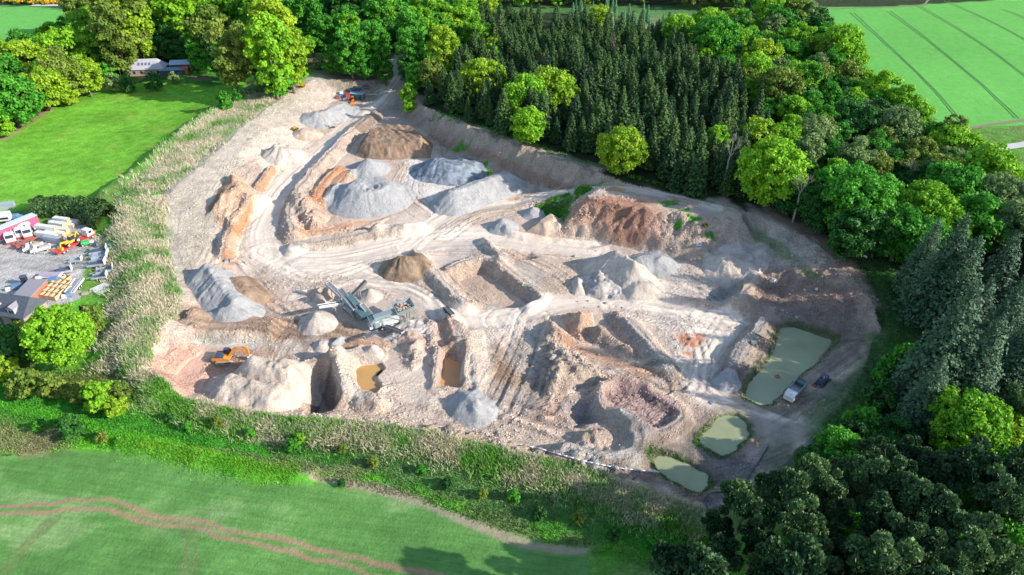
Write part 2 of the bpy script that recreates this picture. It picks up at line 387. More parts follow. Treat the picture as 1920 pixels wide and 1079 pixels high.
# fields -------------------------------------------------------------
REG = np.zeros(GX.shape, np.int32)        # 0 woodland floor 1 quarry 2 pasture 3 near crop 4 far crop 5 verge 6 yard
def region(pts, k, z=0):
    w_ = W2(pts, z); sl = win(w_, 3); REG[sl][inside(WX[sl], WY[sl], w_)] = k
PAST = [(-30,420),(-10,265),(60,232),(120,195),(180,172),(250,160),(330,152),(350,120),(440,128),(455,150),(465,168),(440,195),(400,230),(330,290),(260,330),(205,362),(175,385),(60,392),(0,400)]
VERGE = [(-60,430),(0,395),(120,385),(205,362),(330,290),(460,170),(520,155),(640,120),(660,150),(520,210),(330,350),(300,400),(300,500),(335,590),(280,640),(262,700),(340,750),(560,790),(830,822),(1080,885),(1330,965),
 (1420,960),(1560,830),(1600,760),(1660,680),(1690,600),(1640,520),(1560,445),(1430,385),(1500,410),(1640,500),(1730,600),(1720,700),(1600,840),(1500,950),(1400,1300),(1095,1300),(1100,1060),(900,985),(780,940),(500,880),(350,855),(150,850),(-60,850)]
NEARF = [(-400,862),(-60,862),(150,850),(350,853),(500,880),(780,942),(900,985),(1100,1035),(1090,1200),(1000,1700),(-900,1700),(-600,1079)]
YARD = [(-200,420),(-60,430),(60,425),(170,425),(215,470),(165,500),(150,560),(60,590),(-80,600),(-200,600)]
FARF = [(1532,14),(1700,12),(1860,2),(1925,-8),(2120,-30),(2300,120),(2300,300),(1960,232),(1850,236),(1800,246),(1760,232),(1700,180),(1620,130),(1560,60)]
FARL = [(-200,12),(60,12),(130,20),(122,40),(20,82),(-60,90),(-200,120)]
REG[INQ] = 1
region(VERGE, 5, 1.5); REG[INQ] = 1
region(PAST, 2, 3); region(NEARF, 3, .7); region(YARD, 6, 3); region(FARF, 4, 6); region([(1770,246),(1850,238),(1960,234),(2300,302),(2300,560),(1925,370),(1880,315),(1820,275)], 5, 5); region(FARL, 7, 4)
REG[(GY > 700)] = 8
REG[(GY < 62) & (GX < 20)] = 3
k = REG == 2; gmod = (1 + .22 * fbm(GX / 14, GY / 14, 61, 4) + .25 * fbm(GX / 2.5, GY / 2.5, 62, 3))[..., None]
CC[k] = np.concatenate([np.array(GRS) * gmod, np.ones(GX.shape + (1,)) * .8], -1)[k]
straw = smooth((fbm(GX / 7, GY / 7, 63, 4) - .25) * 4)[..., None] * .35
CC[k, :3] = (CC[..., :3] * (1 - straw) + np.array((.30, .36, .08)) * straw)[k]
k = REG == 3
g1 = fbm(GX / 30 + GY / 60, GY / 9, 64, 4); g2 = fbm(GX / 5, GY / 2.2, 65, 4)
cr_ = np.array(CROP) * (1 + .20 * g1 + .15 * g2)[..., None]
pale_ = smooth((g1 + .5 * g2 - .12) * 2.6)[..., None] * .55
cr_ = cr_ * (1 - pale_) + np.array((.25, .35, .15)) * pale_
CC[k, :3] = cr_[k]; CC[k, 3] = .55
k = (REG == 4) | (REG == 7); cf = np.array(CROPF) * (1 + .08 * fbm(GX / 30, GY / 30, 66, 3))[..., None]; CC[k, :3] = cf[k]; CC[k, 3] = .25
k = REG == 8; CC[k, :3] = (np.array((.08, .26, .05)) * (1 + .3 * fbm(GX / 200, GY / 200, 68, 3))[..., None])[k]
k = REG == 5
vg = smooth(.5 + 1.6 * fbm(GX / 6, GY / 6, 67, 4))[..., None]; vc = np.array(RGRS) * (1 - vg) + np.array((.13, .22, .06)) * vg
CC[k, :3] = vc[k]; CC[k, 3] = .9
k = REG == 6; CC[k, :3] = (np.array((.47, .45, .43)) * (1 + .12 * n_sm)[..., None])[k]; CC[k, 3] = 0
# ================================================================== relief and colours by place (pixel tracings)
# --- outside: bunds, ditches
ridge([(205,372),(250,338),(325,288),(400,228),(455,188),(505,165)], 2.6, 5.5, .8, 3)
ridge([(225,400),(245,460),(262,530),(258,600),(215,660)], 1.6, 6, 1.5, 3.5)
paint_line([(262,362),(320,315),(390,262),(440,222),(490,190)], DRY, 4.0, 3, .85, .5, 4.5, 1.5)
paint_line([(245,350),(310,300),(390,240),(445,200)], (.12,.30,.05), 2.0, 2, .8, .9, 4.5, 3)
paint_line([(262,395),(275,450),(285,520),(295,590),(262,640),(235,700)], DRY, 4.5, 3, .75, .5, 4, 2)
paint_line([(300,395),(315,440),(305,500),(325,560)], (.12,.34,.03), 1.2, 1, .8, .8, 4, 1)
paint_line([(470,215),(510,190),(560,165)], ORNG, 1.0, 1.5, .8, 0, 6, 1.2)
# bench slope on the left (grey-green pale)
paint_poly([(300,385),(330,350),(400,290),(450,240),(520,190),(590,150),(600,190),(540,230),(480,280),(440,330),(430,370),(420,440),(380,500),(350,560),(330,600),(300,560),(295,480)], BENCH, 4, .75, .1, 3)
paint_poly([(455,300),(495,255),(540,240),(565,245),(600,225),(560,300),(500,330),(470,310)], (.72,.60,.49), 3, .8, 0, 2)
paint_poly([(600,150),(640,160),(660,190),(640,205),(590,205),(560,240),(540,240),(560,190)], (.56,.47,.41), 3, .7, 0, 3)
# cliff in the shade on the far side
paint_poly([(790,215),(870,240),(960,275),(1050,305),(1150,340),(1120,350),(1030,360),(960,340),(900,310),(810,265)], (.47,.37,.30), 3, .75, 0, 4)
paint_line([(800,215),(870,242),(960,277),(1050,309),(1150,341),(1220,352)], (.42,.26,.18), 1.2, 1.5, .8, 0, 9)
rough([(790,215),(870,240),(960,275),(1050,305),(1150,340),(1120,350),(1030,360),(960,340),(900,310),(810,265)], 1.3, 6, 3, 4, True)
for q in [(863,255,3,2),(898,285,3,3),(913,290,2,2),(1075,350,7,2.5),(1090,345,5,2)]:
    c = P(q[0], q[1], 6); sl = win([c], 8); D = np.hypot((GX[sl] - c[0]) / q[2], (GY[sl] - c[1]) / q[3]); g = smooth((1.3 - D + fbm(GX[sl] / 2, GY[sl] / 2, 5, 3)) * 1.5)[..., None]
    CC[sl] = CC[sl] * (1 - g) + np.array([.10, .28, .04, 1]) * g
# --- plateau mound, centre right, with the track running up onto it
PLAT = [(1056,438,0),(1110,448,0),(1200,472,0),(1315,496,0),(1352,478,2),(1400,468,4),(1440,450,6),(1460,400,8),(1350,352,9),(1260,335,9),(1180,322,8),(1120,340,6),(1068,366,4),(1048,400,1)]
raise_to(PLAT, 8.3, 8.0, 0, .08)
ramp([(965,376,0),(1000,371,.8),(1060,362,3),(1110,354,5.5),(1160,352,7.2),(1230,364,8.2),(1300,379,8.4),(1345,393,8.5)], 2.6, 2.2)
rough([(1068,385,6),(1330,405,8),(1320,488,0),(1062,436,0)], 1.0, 3.2, 2, 2, True)
paint_poly([(1066,385,6),(1090,366,8),(1150,368,8),(1240,383,8),(1250,478,0),(1195,466,0),(1060,434,0)], PINK, 2, .9)
paint_poly([(1092,368,8),(1195,376,8),(1225,420,4),(1210,462,1),(1150,450,1),(1120,420,3)], (.38,.20,.14), 3, .85, 0, 4)
paint_poly([(1240,385,8),(1330,398,8),(1320,488,0),(1240,475,0)], (.50,.385,.31), 3, .8, 0, 4)
paint_poly([(1320,400),(1350,392),(1385,420),(1370,440),(1330,450)], (.52,.41,.32), 2, .8, 0, 4)
paint_poly([(1005,378),(1040,378),(1068,372),(1068,410),(1050,420)], (.10,.26,.05), 2.5, .8, 1, 1, 1.0)
for q in [(1252,402,3,2),(1280,415,2,1.6),(1300,430,2,2),(1320,400,2.5,1.5),(1290,425,1.5,1.5),(1265,395,1.2,1.2),(1270,432,1.2,1),(1330,445,1.5,1)]:
    c = P(q[0], q[1], 5); sl = win([c], 8); D = np.hypot((GX[sl] - c[0]) / q[2], (GY[sl] - c[1]) / q[3]); g = smooth((1.1 - D + fbm(GX[sl] / 1.5, GY[sl] / 1.5, 5, 3)) * 2)[..., None]
    CC[sl] = CC[sl] * (1 - g) + np.array([.08, .26, .04, 1]) * g
ridge([(1055,432),(1110,442),(1200,462),(1290,480),(1340,495),(1400,515)], 1.0, 2.0, .4, 0)
# bank left of the plateau and outer slope at right
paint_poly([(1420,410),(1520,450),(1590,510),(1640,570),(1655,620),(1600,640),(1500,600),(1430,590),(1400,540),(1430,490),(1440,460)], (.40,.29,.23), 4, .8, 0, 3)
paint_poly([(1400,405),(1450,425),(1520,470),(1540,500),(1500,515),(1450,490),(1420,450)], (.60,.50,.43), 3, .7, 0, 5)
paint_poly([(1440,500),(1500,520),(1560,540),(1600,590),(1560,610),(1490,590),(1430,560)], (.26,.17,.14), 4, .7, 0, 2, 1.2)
rough([(1400,430),(1520,460),(1590,520),(1645,590),(1600,640),(1500,600),(1400,560)], .8, 5, 5, 3, True)
ridge([(1430,480),(1425,510),(1395,545),(1390,575)], 1.8, 4, .6, 1)
paint_line([(1405,425),(1460,455),(1530,505)], (.10,.22,.05), 1.2, 2, .6, 1, 6, 2)
# --- left bank of the haul road (bund right of the road) and orange trenches
ridge([(705,216),(668,245),(618,295),(578,335),(553,375),(545,415),(552,440)], 2.6, 3.6, .7, 1)
ridge([(632,320),(600,352),(588,380)], 2.4, 4.2, .6, 1); ridge([(655,330),(632,352),(612,385)], 1.8, 2.6, .5, 0)
paint_line([(640,312),(600,345),(580,378)], ORNG, 1.6, 1.6, .7, 0, 2); paint_line([(645,330),(622,358),(600,388)], (.50,.24,.13), 2.2, 1.2, .8)
paint_line([(700,222),(650,265),(600,312),(570,345),(550,390),(548,430)], (.52,.42,.35), 3, 1.5, .7, 0, 2)
paint_line([(708,210),(690,228),(676,240)], (.26,.18,.14), 2.2, 1.2, .8, 0, 2)
paint_poly([(565,400),(600,385),(690,400),(720,420),(700,440),(600,440),(555,448)], (.62,.44,.33), 3, .7)
ridge([(565,385),(575,405),(590,425)], 2.4, 3, .4, 0, .8); ridge([(585,395),(600,410)], 1.5, 2.5, .3, 0, .5)
rough([(550,385),(590,380),(610,430),(560,440)], 1.6, 2.6, 2, 0, True)
mesa([(560,438),(640,420),(700,415),(735,405),(690,432),(620,440),(565,447)], .9, 1.5); paint_line([(565,440),(620,432),(680,420)], (.62,.34,.20), 1.6, 1, .8)
ridge([(552,468),(600,460),(660,448),(720,438),(790,432)], 1.8, 3.2, 1.2, 0); paint_line([(560,470),(640,455),(700,447),(760,440)], (.48,.39,.32), 2.8, 1, .8)
mesa([(690,440),(712,430),(725,440),(705,455)], 2.0, 2, 0, 0, .4); mesa([(730,435),(800,425),(800,440),(750,448)], 1.2, 2, 0, 0, .4)
# orange mound between bench and road
mesa([(395,395),(405,375),(440,345),(470,360),(497,375),(492,395),(450,412),(430,435),(405,420)], 2.5, 4.0, 1, 0, .3)
ridge([(436,342),(452,352),(466,372)], 1.6, 2.8, .4, 3, .5); ridge([(400,400),(425,380),(450,365)], 1.6, 2.2, .3, 3, .5)
ridge([(497,378),(470,402),(440,428),(432,455),(425,485)], 2.2, 2.4, .4, 0); ridge([(512,320),(495,338),(484,352)], 1.6, 2.0, .4, 1)
paint_poly([(395,395),(405,375),(432,338),(470,355),(498,375),(490,400),(450,412),(432,440),(405,420)], (.62,.41,.28), 2, .75, 0, 2)
paint_poly([(396,392),(412,370),(440,352),(448,368),(420,385),(400,408)], (.33,.21,.13), 1.5, .8, 0, 2)
paint_line([(498,378),(470,405),(445,428),(435,455),(430,490)], ORNG, 1.2, 1, .85, 0, 1); paint_line([(515,322),(498,342),(488,356)], ORNG, 1.1, 1.2, .7, 0, 1)
paint_poly([(400,480),(415,440),(440,430),(450,470),(420,500),(390,490)], (.66,.50,.40), 3, .6)
# --- roads -----------------------------------------------------------
R1 = [(752,122),(742,145),(715,182),(680,215),(630,262),(575,312),(532,355),(508,395),(490,440),(500,480)]
R1b = [(500,470),(560,490),(640,485),(720,468),(780,455),(860,446),(940,448),(1020,460),(1110,470)]
R2 = [(760,462),(800,430),(840,405),(900,385),(970,372),(1040,362),(1130,352),(1230,366),(1335,390)]
R3 = [(560,500),(650,505),(730,530),(790,560),(840,588),(900,598),(970,588),(1060,566),(1150,566),(1270,580),(1360,600)]
R4 = [(1360,600),(1335,640),(1310,690),(1330,735),(1390,770),(1460,800),(1530,835)]
R5 = [(800,430),(780,400),(740,380),(790,420)]
paint_poly([(470,440),(540,470),(640,490),(760,455),(900,440),(800,500),(700,500),(790,560),(700,530),(560,560),(470,540),(440,500)], TRACK, 6, .75)
paint_poly([(770,380),(830,400),(870,420),(960,430),(900,440),(800,455),(700,440),(740,420)], TRACK, 4, .7)
paint_poly([(1130,560),(1260,565),(1370,590),(1340,660),(1300,720),(1250,700),(1240,620),(1190,590)], (.70,.62,.56), 8, .7)
paint_poly([(1190,500),(1250,480),(1330,520),(1340,560),(1230,555)], (.70,.62,.56), 5, .6)
paint_poly([(960,375),(1060,365),(1130,370),(1000,392)], (.64,.52,.43), 3, .6)
R2 = [(760,462),(800,430),(840,405),(900,387),(965,376)]; R2b = [(960,377,0),(1000,371,.8),(1060,362,3),(1110,354,5.5),(1160,352,7.2),(1230,364,8.2),(1300,379,8.4),(1340,391,8.5)]
for r, wd in ((R1, 4.0), (R1b, 5.0), (R2b, 2.0), (R2, 3.2), (R3, 3.4), (R4, 4.2)):
    paint_line(r, TRACK, wd, 3, .85, 0, 0, 1.0); ruts(r, wd + 2.5, .22, .17, 0, 1.5); ROADM[:] = np.maximum(ROADM, smooth((wd + 1 - line_dist(WX, WY, catmull(W2(r), 4))[0]) / 2))
for pts, z1 in ((R1, None),): pass
level([(735,128),(770,128),(752,160),(700,205),(680,225),(660,215),(700,185),(725,165)], 1.2, 8, 1.5)
paint_line([(770,140),(762,170),(735,210),(715,215)], (.40,.34,.32), 2.5, 2, .6, 0, 1)
paint_poly([(690,215),(760,190),(800,210),(800,240),(700,245),(680,240)], (.36,.28,.24), 3, .6)
paint_poly([(760,300),(790,300),(870,345),(845,355),(800,380),(770,365)], (.70,.66,.62), 3, .7)
paint_poly([(615,355),(640,350),(650,390),(620,390)], (.42,.28,.24), 2, .6)
paint_poly([(740,385),(770,370),(775,385),(745,405)], (.44,.28,.22), 2, .5)
# --- hollow with banks, centre
mesa([(838,512),(905,492),(955,520),(1012,560),(985,575),(930,576),(868,548)], -2.4, 1.8, 0); 
ridge([(838,508),(905,488),(960,516),(1020,560),(990,580)], 1.0, 2.0, .5, 0)
paint_poly([(838,512),(905,492),(980,560),(975,572),(930,576),(868,548)], (.44,.33,.26), 2, .75)
ridge([(778,478),(800,505),(838,545),(868,572),(885,578)], 1.9, 2.6, .6, 0); paint_line([(778,478),(800,505),(838,545),(868,572)], (.60,.50,.42), 2, 1, .7)
paint_poly([(850,455),(940,460),(1010,520),(1000,545),(950,510),(905,485),(840,505),(800,490)], (.47,.42,.38), 4, .65)
ridge([(908,458),(925,475),(945,492)], 1.9, 2.4, .5, 0); paint_line([(908,458),(945,492)], (.62,.52,.43), 2, 1, .6)
mesa([(930,466),(1000,470),(1010,485),(970,490)], -1.0, 2); paint_poly([(935,466),(1000,472),(1000,490),(960,492)], (.56,.40,.32), 3, .7)
mesa([(1000,455),(1100,470),(1150,455),(1110,448),(1050,445)], -.9, 2); 
paint_poly([(970,430),(1060,440),(1110,455),(1000,450)], (.56,.40,.30), 3, .5)
ridge([(955,440),(1010,450),(1110,455)], 1.0, 1.8, .5, 0, .6)
# --- wide cut, right of centre, with the deep corner
mesa([(1190,515),(1240,498),(1330,515),(1385,530),(1385,560),(1345,572),(1250,560),(1185,545)], -1.8, 5, 0)
mesa([(1320,500),(1385,520),(1392,560),(1350,572),(1325,560)], -2.0, 5, 0); paint_poly([(1330,520),(1385,530),(1385,560),(1350,570),(1330,555)], (.40,.40,.38), 4, .6)
ridge([(1190,560),(1250,560),(1330,572),(1400,582)], 1.3, 2.2, .5, 0, .6)
# --- mounds south of the cross track
def mnd(pts, h, sw, r=.25, col=None, rg=.8, sc=3.0):
    mesa(pts, h, sw, 1, 0, r)
    if rg: rough(pts, rg, sc, 2, 1, True)
    if col: paint_poly(pts, col, 2, .85, 0, 1)
mnd([(1002,625),(1030,590),(1060,615),(1078,640),(1045,660),(1005,650)], 3.6, 4, .2, (.55,.42,.33))
mnd([(1055,585),(1110,580),(1120,610),(1095,635),(1070,625)], 4.0, 4.5, .2, (.60,.38,.27))
mnd([(1140,590),(1158,578),(1180,590),(1165,612),(1145,610)], 2.6, 3, .3, (.42,.33,.28))
mnd([(1105,620),(1125,610),(1160,630),(1195,655),(1190,670),(1165,665),(1110,640)], 3.0, 3, .25, (.46,.35,.28))
ridge([(1180,608),(1205,635),(1230,665),(1255,690)], 2.6, 3.6, .6, 1)
paint_line([(1180,608),(1205,635),(1230,665),(1255,690)], (.40,.36,.33), 2.4, 1.4, .8, 0, 1)
paint_poly([(1195,590),(1240,610),(1270,660),(1240,680),(1200,630)], (.60,.48,.39), 4, .7)
mnd([(1010,660),(1050,640),(1100,670),(1130,700),(1090,720),(1050,745),(1015,745),(1000,705)], 2.8, 4, .4, (.52,.41,.33), 1.6, 3.2)
paint_poly([(1000,755),(1060,750),(1080,780),(1040,800),(1000,790)], (.46,.30,.23), 4, .6)
paint_line([(1050,640),(1110,665),(1180,690),(1215,700)], (.42,.24,.15), 1.5, 1.5, .7)
paint_line([(940,590),(985,620),(990,680),(960,735)], (.45,.39,.34), 5, 4, .6)
ruts([(1000,600),(985,640),(960,700),(930,760)], 7, .45, .30); ruts([(1100,665),(1160,690),(1230,720)], 6, .45, .30)
ruts([(940,600),(990,650),(1040,700),(1020,760)], 6, .35, .25); ruts([(820,560),(850,640),(860,700)], 5, .25, .2)
ruts([(740,745),(860,770),(980,800),(1080,840)], 7, .5, .26); ruts([(700,760),(800,790),(900,820)], 5, .45, .24)
ruts([(1000,740),(1080,720),(1170,700),(1260,710)], 6, .4, .24)
paint_poly([(915,640),(940,635),(950,700),(960,720),(935,735),(920,700)], (.32,.22,.15), 3, .75); paint_poly([(920,690),(955,675),(985,700),(990,730),(940,735)], (.30,.19,.12), 3, .8)
paint_poly([(965,745),(1005,740),(1010,780),(980,780)], (.32,.28,.26), 3, .7)
for r_ in ([(470,480),(560,530),(640,520),(700,500)],[(560,560),(640,540),(760,545),(820,590)],[(430,500),(480,560),(540,600)],[(800,470),(900,470),(1000,500),(1060,540)],[(1160,575),(1260,600),(1300,660),(1290,720)],[(1200,590),(1300,600),(1380,610)],
           [(1060,370),(1000,385),(900,400),(830,440)],[(780,310),(760,360),(800,400)],[(1330,600),(1370,640),(1330,700)],[(1190,540),(1260,525),(1340,550)],[(460,330),(420,400),(400,470),(370,540)],[(330,420),(320,480),(335,540)],[(620,200),(680,190),(740,170)],[(1130,900),(1250,930),(1400,900)],[(1400,850),(1480,820),(1560,760)]):
    ruts(r_, 6, .28, .20, 0, 1.4)
# pale sandy field, centre bottom
paint_poly([(860,590),(950,590),(990,610),(940,640),(920,650),(930,740),(900,740),(870,720),(872,650)], (.72,.60,.50), 4, .7)
paint_poly([(690,700),(760,650),(820,640),(830,730),(900,740),(960,770),(1000,830),(860,810),(700,780)], (.62,.51,.43), 5, .6)
ridge([(840,590),(850,620),(866,655)], 1.6, 3.0, .8, 0); 
mnd([(745,650),(790,632),(800,660),(770,690),(750,680)], 2.0, 4, .3, (.58,.45,.36), 1.0, 2.5)
mnd([(800,580),(825,600),(825,690),(800,720),(790,660)], 1.6, 4, .3, (.64,.50,.42), .8, 3)
paint_poly([(822,610),(845,605),(848,650),(830,670)], (.58,.34,.24), 3, .6)
mesa([(845,610),(862,655),(866,700),(880,735),(910,760),(925,700),(900,620)], 1.2, 3, 0)
# orange settling basin
mesa([(824,655),(872,648),(877,722),(866,732),(816,730)], -1.6, 1.0)
ridge([(818,658),(872,646),(878,724),(864,733),(813,730),(818,658)], .9, 1.4, .3, 0, .3, False)
# brown pond basin
mesa([(654,688),(670,676),(712,677),(722,690),(706,706),(716,728),(696,744),(670,738),(652,718)], -1.8, 1.6)
ridge([(700,665),(660,672),(642,690),(645,720),(665,748),(700,760)], 2.0, 3.0, 1.0, 0); paint_line([(690,668),(660,672),(642,690),(645,720),(665,748)], (.68,.57,.48), 2.4, 1, .8, 0, 1)
paint_poly([(700,640),(740,640),(730,690),(700,670)], (.45,.36,.3), 3, .6)
# --- bottom left pit: orange basin, white heaps, dark hole
ridge([(300,745),(262,708),(266,672),(292,642),(330,632)], 2.2, 4.5, 1.6, 1.5)
ridge([(330,742),(300,708),(320,672),(352,652)], 1.2, 2.6, .8, 1)
paint_poly([(262,705),(268,668),(300,636),(390,640),(400,690),(380,720),(350,750),(300,740)], (.66,.40,.30), 2.5, .9, 0, 1)
paint_line([(262,708),(266,672),(292,642),(330,632)], (.68,.52,.43), 2.5, 1.5, .8, 0, 3)
mesa([(395,665),(455,680),(480,690),(400,715),(360,755),(345,745),(380,700)], -1.2, 3); paint_poly([(395,650),(480,650),(510,680),(470,690),(400,690)], (.42,.26,.18), 3, .8)
mesa([(560,770),(566,712),(600,686),(628,700),(634,762),(600,784)], -4.2, 2.0); paint_poly([(568,768),(572,725),(618,700),(624,758)], (.16,.15,.155), 1.5, .85)  # sunken hole, its shade also painted dark into the ground colour
ridge([(630,680),(622,715),(632,755)], 2.2, 2.8, .8, 0); ridge([(540,700),(600,684),(640,678)], 1.6, 2.6, .6, 0)
# brown ramp and brown wet floor
paint_poly([(350,600),(370,588),(430,592),(520,597),(620,605),(690,620),(720,640),(690,655),(640,668),(580,690),(520,690),(480,665),(500,640),(430,632),(355,632)], (.36,.245,.175), 3, .85, 0, 0)
paint_poly([(670,640),(720,635),(725,650),(680,662)], (.52,.28,.17), 2, .8); paint_poly([(640,652),(680,640),(660,660)], (.55,.33,.22), 2, .5)
ruts([(360,610),(440,612),(540,615),(640,640),(690,650)], 6, .3, .3)
mesa([(345,618),(358,594),(372,588),(430,592),(510,598),(535,600),(510,636),(430,640),(352,636)], 2.4, 2.2, .5)
paint_poly([(352,636),(430,634),(505,636),(470,660),(430,648),(360,650)], (.52,.48,.42), 1.5, .85, .1)
paint_poly([(500,640),(560,640),(600,670),(570,690),(500,680)], (.62,.54,.47), 3, .6, 0, 0, 1.4); ruts([(560,640),(545,670),(540,700)], 6, .3, .2)
paint_poly([(470,500),(530,530),(520,590),(480,590),(460,540)], (.42,.31,.24), 4, .65); paint_poly([(495,560),(520,562),(515,580),(495,578)], (.60,.32,.2), 2, .7)
paint_poly([(580,595),(615,600),(600,655),(570,650)], (.55,.49,.43), 3, .5)
paint_poly([(660,550),(760,545),(760,640),(700,640),(650,590)], (.45,.38,.33), 4, .5)
# bottom rim: crumbled bank
rough([(640,770),(830,790),(1000,820),(1200,880),(1200,910),(960,845),(700,795)], 1.6, 3.5, 2, 1.5, True)
paint_poly([(700,790),(830,812),(960,842),(1080,870),(1200,908),(1190,880),(1060,835),(900,800),(700,770)], (.55,.43,.34), 3, .7, 0, 2)
paint_line([(700,800),(830,822),(960,852),(1080,884),(1200,920),(1310,965)], (.46,.36,.24), 2.2, 2, .8, .3, 2)
paint_poly([(490,780),(560,785),(545,820),(495,825)], (.58,.46,.38), 2, .85, 0, 2)
# --- cracked mud basin, pit and crescent at the bottom right of centre
ridge([(1120,738),(1150,724),(1190,728),(1235,748),(1275,775),(1270,800),(1230,815),(1180,800),(1140,780),(1118,755),(1120,738)], 1.5, 2.4, .5, 0, .3)
mesa([(1130,740),(1190,730),(1240,752),(1268,775),(1260,795),(1225,810),(1180,795),(1140,775)], .25, 3)
CRK = [(1128,745),(1150,730),(1190,731),(1240,752),(1268,775),(1260,800),(1225,812),(1180,798),(1140,778)]; paint_poly(CRK, (.44,.30,.275), 2, .9)
w_ = W2(CRK); sl = win(w_, 3); X_, Y_ = GX[sl] / 1.7, GY[sl] / 1.7; F1 = np.full(X_.shape, 9.); F2 = F1.copy(); ix, iy = np.floor(X_), np.floor(Y_)
for i_ in (-1, 0, 1):
    for j_ in (-1, 0, 1):
        d_ = np.hypot(ix + i_ + _hash(ix + i_, iy + j_, 5) - X_, iy + j_ + _hash(ix + i_, iy + j_, 6) - Y_); F2 = np.where(d_ < F1, F1, np.minimum(F2, d_)); F1 = np.minimum(F1, d_)
ck = np.clip(1 - (F2 - F1) / .28, 0, 1) * smooth(poly_sd(GX[sl], GY[sl], w_)); CC[sl][..., :3] *= (1 - .6 * ck)[..., None]; Z[sl] -= .25 * ck
mesa([(1055,752),(1110,740),(1130,775),(1115,795),(1075,805),(1058,780)], -3.0, 3.5)
paint_poly([(1060,755),(1110,745),(1120,790),(1075,800)], (.36,.32,.31), 2, .8)
mnd([(1080,805),(1130,798),(1150,815),(1140,840),(1100,845),(1070,830)], 1.8, 3, .4, (.45,.36,.30), 1.0, 2.5)
ridge([(1165,792),(1190,815),(1192,845),(1165,870),(1120,872),(1060,855)], 2.2, 3.6, .8, 0, .3); paint_line([(1165,792),(1190,815),(1192,845),(1165,870),(1120,872),(1060,855)], (.46,.42,.38), 3, 1.5, .8)
paint_poly([(1200,800),(1290,790),(1330,770),(1290,850),(1210,850)], (.30,.24,.22), 4, .6); paint_poly([(1130,880),(1250,900),(1330,940),(1330,960),(1200,915)], (.17,.12,.09), 3, .7)
ridge([(1120,738),(1145,722),(1190,727),(1210,735)], 1.2, 1.6, .4, 0, .4)
# --- ponds at right
POND1 = [(1490,606),(1572,632),(1547,670),(1500,700),(1472,738),(1450,756),(1425,759),(1396,746),(1398,730),(1440,668),(1462,612)]
POND2 = [(1350,782),(1385,780),(1402,795),(1406,815),(1372,850),(1345,858),(1307,836),(1305,825)]
POND3 = [(1212,852),(1235,848),(1262,855),(1330,893),(1335,910),(1312,926),(1280,918),(1235,888)]
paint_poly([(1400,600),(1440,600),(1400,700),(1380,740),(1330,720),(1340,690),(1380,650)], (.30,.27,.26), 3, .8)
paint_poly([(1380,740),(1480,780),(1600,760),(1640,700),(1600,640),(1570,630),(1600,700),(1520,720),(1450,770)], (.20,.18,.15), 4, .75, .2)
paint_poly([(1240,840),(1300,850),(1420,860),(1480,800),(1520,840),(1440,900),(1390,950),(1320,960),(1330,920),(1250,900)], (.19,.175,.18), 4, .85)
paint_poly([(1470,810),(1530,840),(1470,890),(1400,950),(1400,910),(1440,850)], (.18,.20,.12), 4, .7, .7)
for pn, dd in ((POND1, -1.6), (POND2, -1.3), (POND3, -1.3)):
    mesa(pn, dd, 1.6, -.4, .6); w_ = W2(pn, -.4); paint_line([*pn, pn[0]], (.08, .17, .04), .5, .8, .7, 1, -.3, 1.6, False)
    paint_line([*pn, pn[0]], (.16, .13, .09), 2.6, 1.6, .5, .3, -.3, 1.2, False)
ridge([(1428,610),(1405,640),(1380,680),(1372,700)], 1.8, 3.0, 1.0, 0); paint_line([(1428,610),(1405,640),(1380,680)], (.38,.34,.32), 2.4, 1.2, .7)
paint_line([(1545,690),(1590,660),(1600,630),(1560,605),(1500,590)], (.24,.19,.16), 2.5, 2, .7, .1)
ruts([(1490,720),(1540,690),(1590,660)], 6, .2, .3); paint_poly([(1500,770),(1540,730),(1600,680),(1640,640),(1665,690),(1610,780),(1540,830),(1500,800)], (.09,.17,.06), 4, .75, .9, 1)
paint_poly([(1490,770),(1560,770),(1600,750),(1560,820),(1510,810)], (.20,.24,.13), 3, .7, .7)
paint_line([(1420,800),(1480,812),(1520,830)], (.30,.24,.2), 3, 2, .7)
# puddles and stains
for q in [(1300,640,4,3),(1290,662,2,1.6),(1305,628,2.5,1.5)]:
    c = P(q[0], q[1]); sl = win([c], 8); D = np.hypot((GX[sl] - c[0]) / q[2], (GY[sl] - c[1]) / q[3]); g = smooth((.9 - D + fbm(GX[sl] / 2, GY[sl] / 2, 5, 3)) * 2)[..., None]
    CC[sl] = CC[sl] * (1 - g) + np.array([.50, .25, .16, 0]) * g
paint_line([(1150,345),(1165,352)], (.55,.27,.13), 1.2, .8, .8, 0, 8); paint_line([(1255,373),(1300,384)], (.55,.30,.18), .9, .8, .7, 0, 8); paint_line([(955,372),(970,373)], (.60,.30,.16), 1.2, .8, .8)
# outer tracks and verge colours
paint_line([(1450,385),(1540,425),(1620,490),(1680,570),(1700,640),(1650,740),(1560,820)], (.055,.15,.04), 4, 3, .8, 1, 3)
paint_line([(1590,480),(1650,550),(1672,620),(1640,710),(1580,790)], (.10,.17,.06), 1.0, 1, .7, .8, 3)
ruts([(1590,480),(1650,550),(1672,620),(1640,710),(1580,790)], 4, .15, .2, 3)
TRK = [(-60,742),(60,765),(160,795),(300,820),(440,858),(520,872),(640,880),(760,890),(900,915),(1020,950),(1150,985),(1300,1030)]
paint_line(TRK, (.06,.27,.03), 3.2, 1.5, .85, 1, 1.3)
paint_line([(-60,728),(60,750),(160,778),(300,802),(440,838),(500,848)], (.07,.30,.03), 2.4, 1.5, .8, 1, 1.5)
paint_line([(-60,750),(60,772),(160,802),(300,828),(440,864),(560,880)], (.11,.40,.03), 1.0, 1, .8, 1, 1.3)
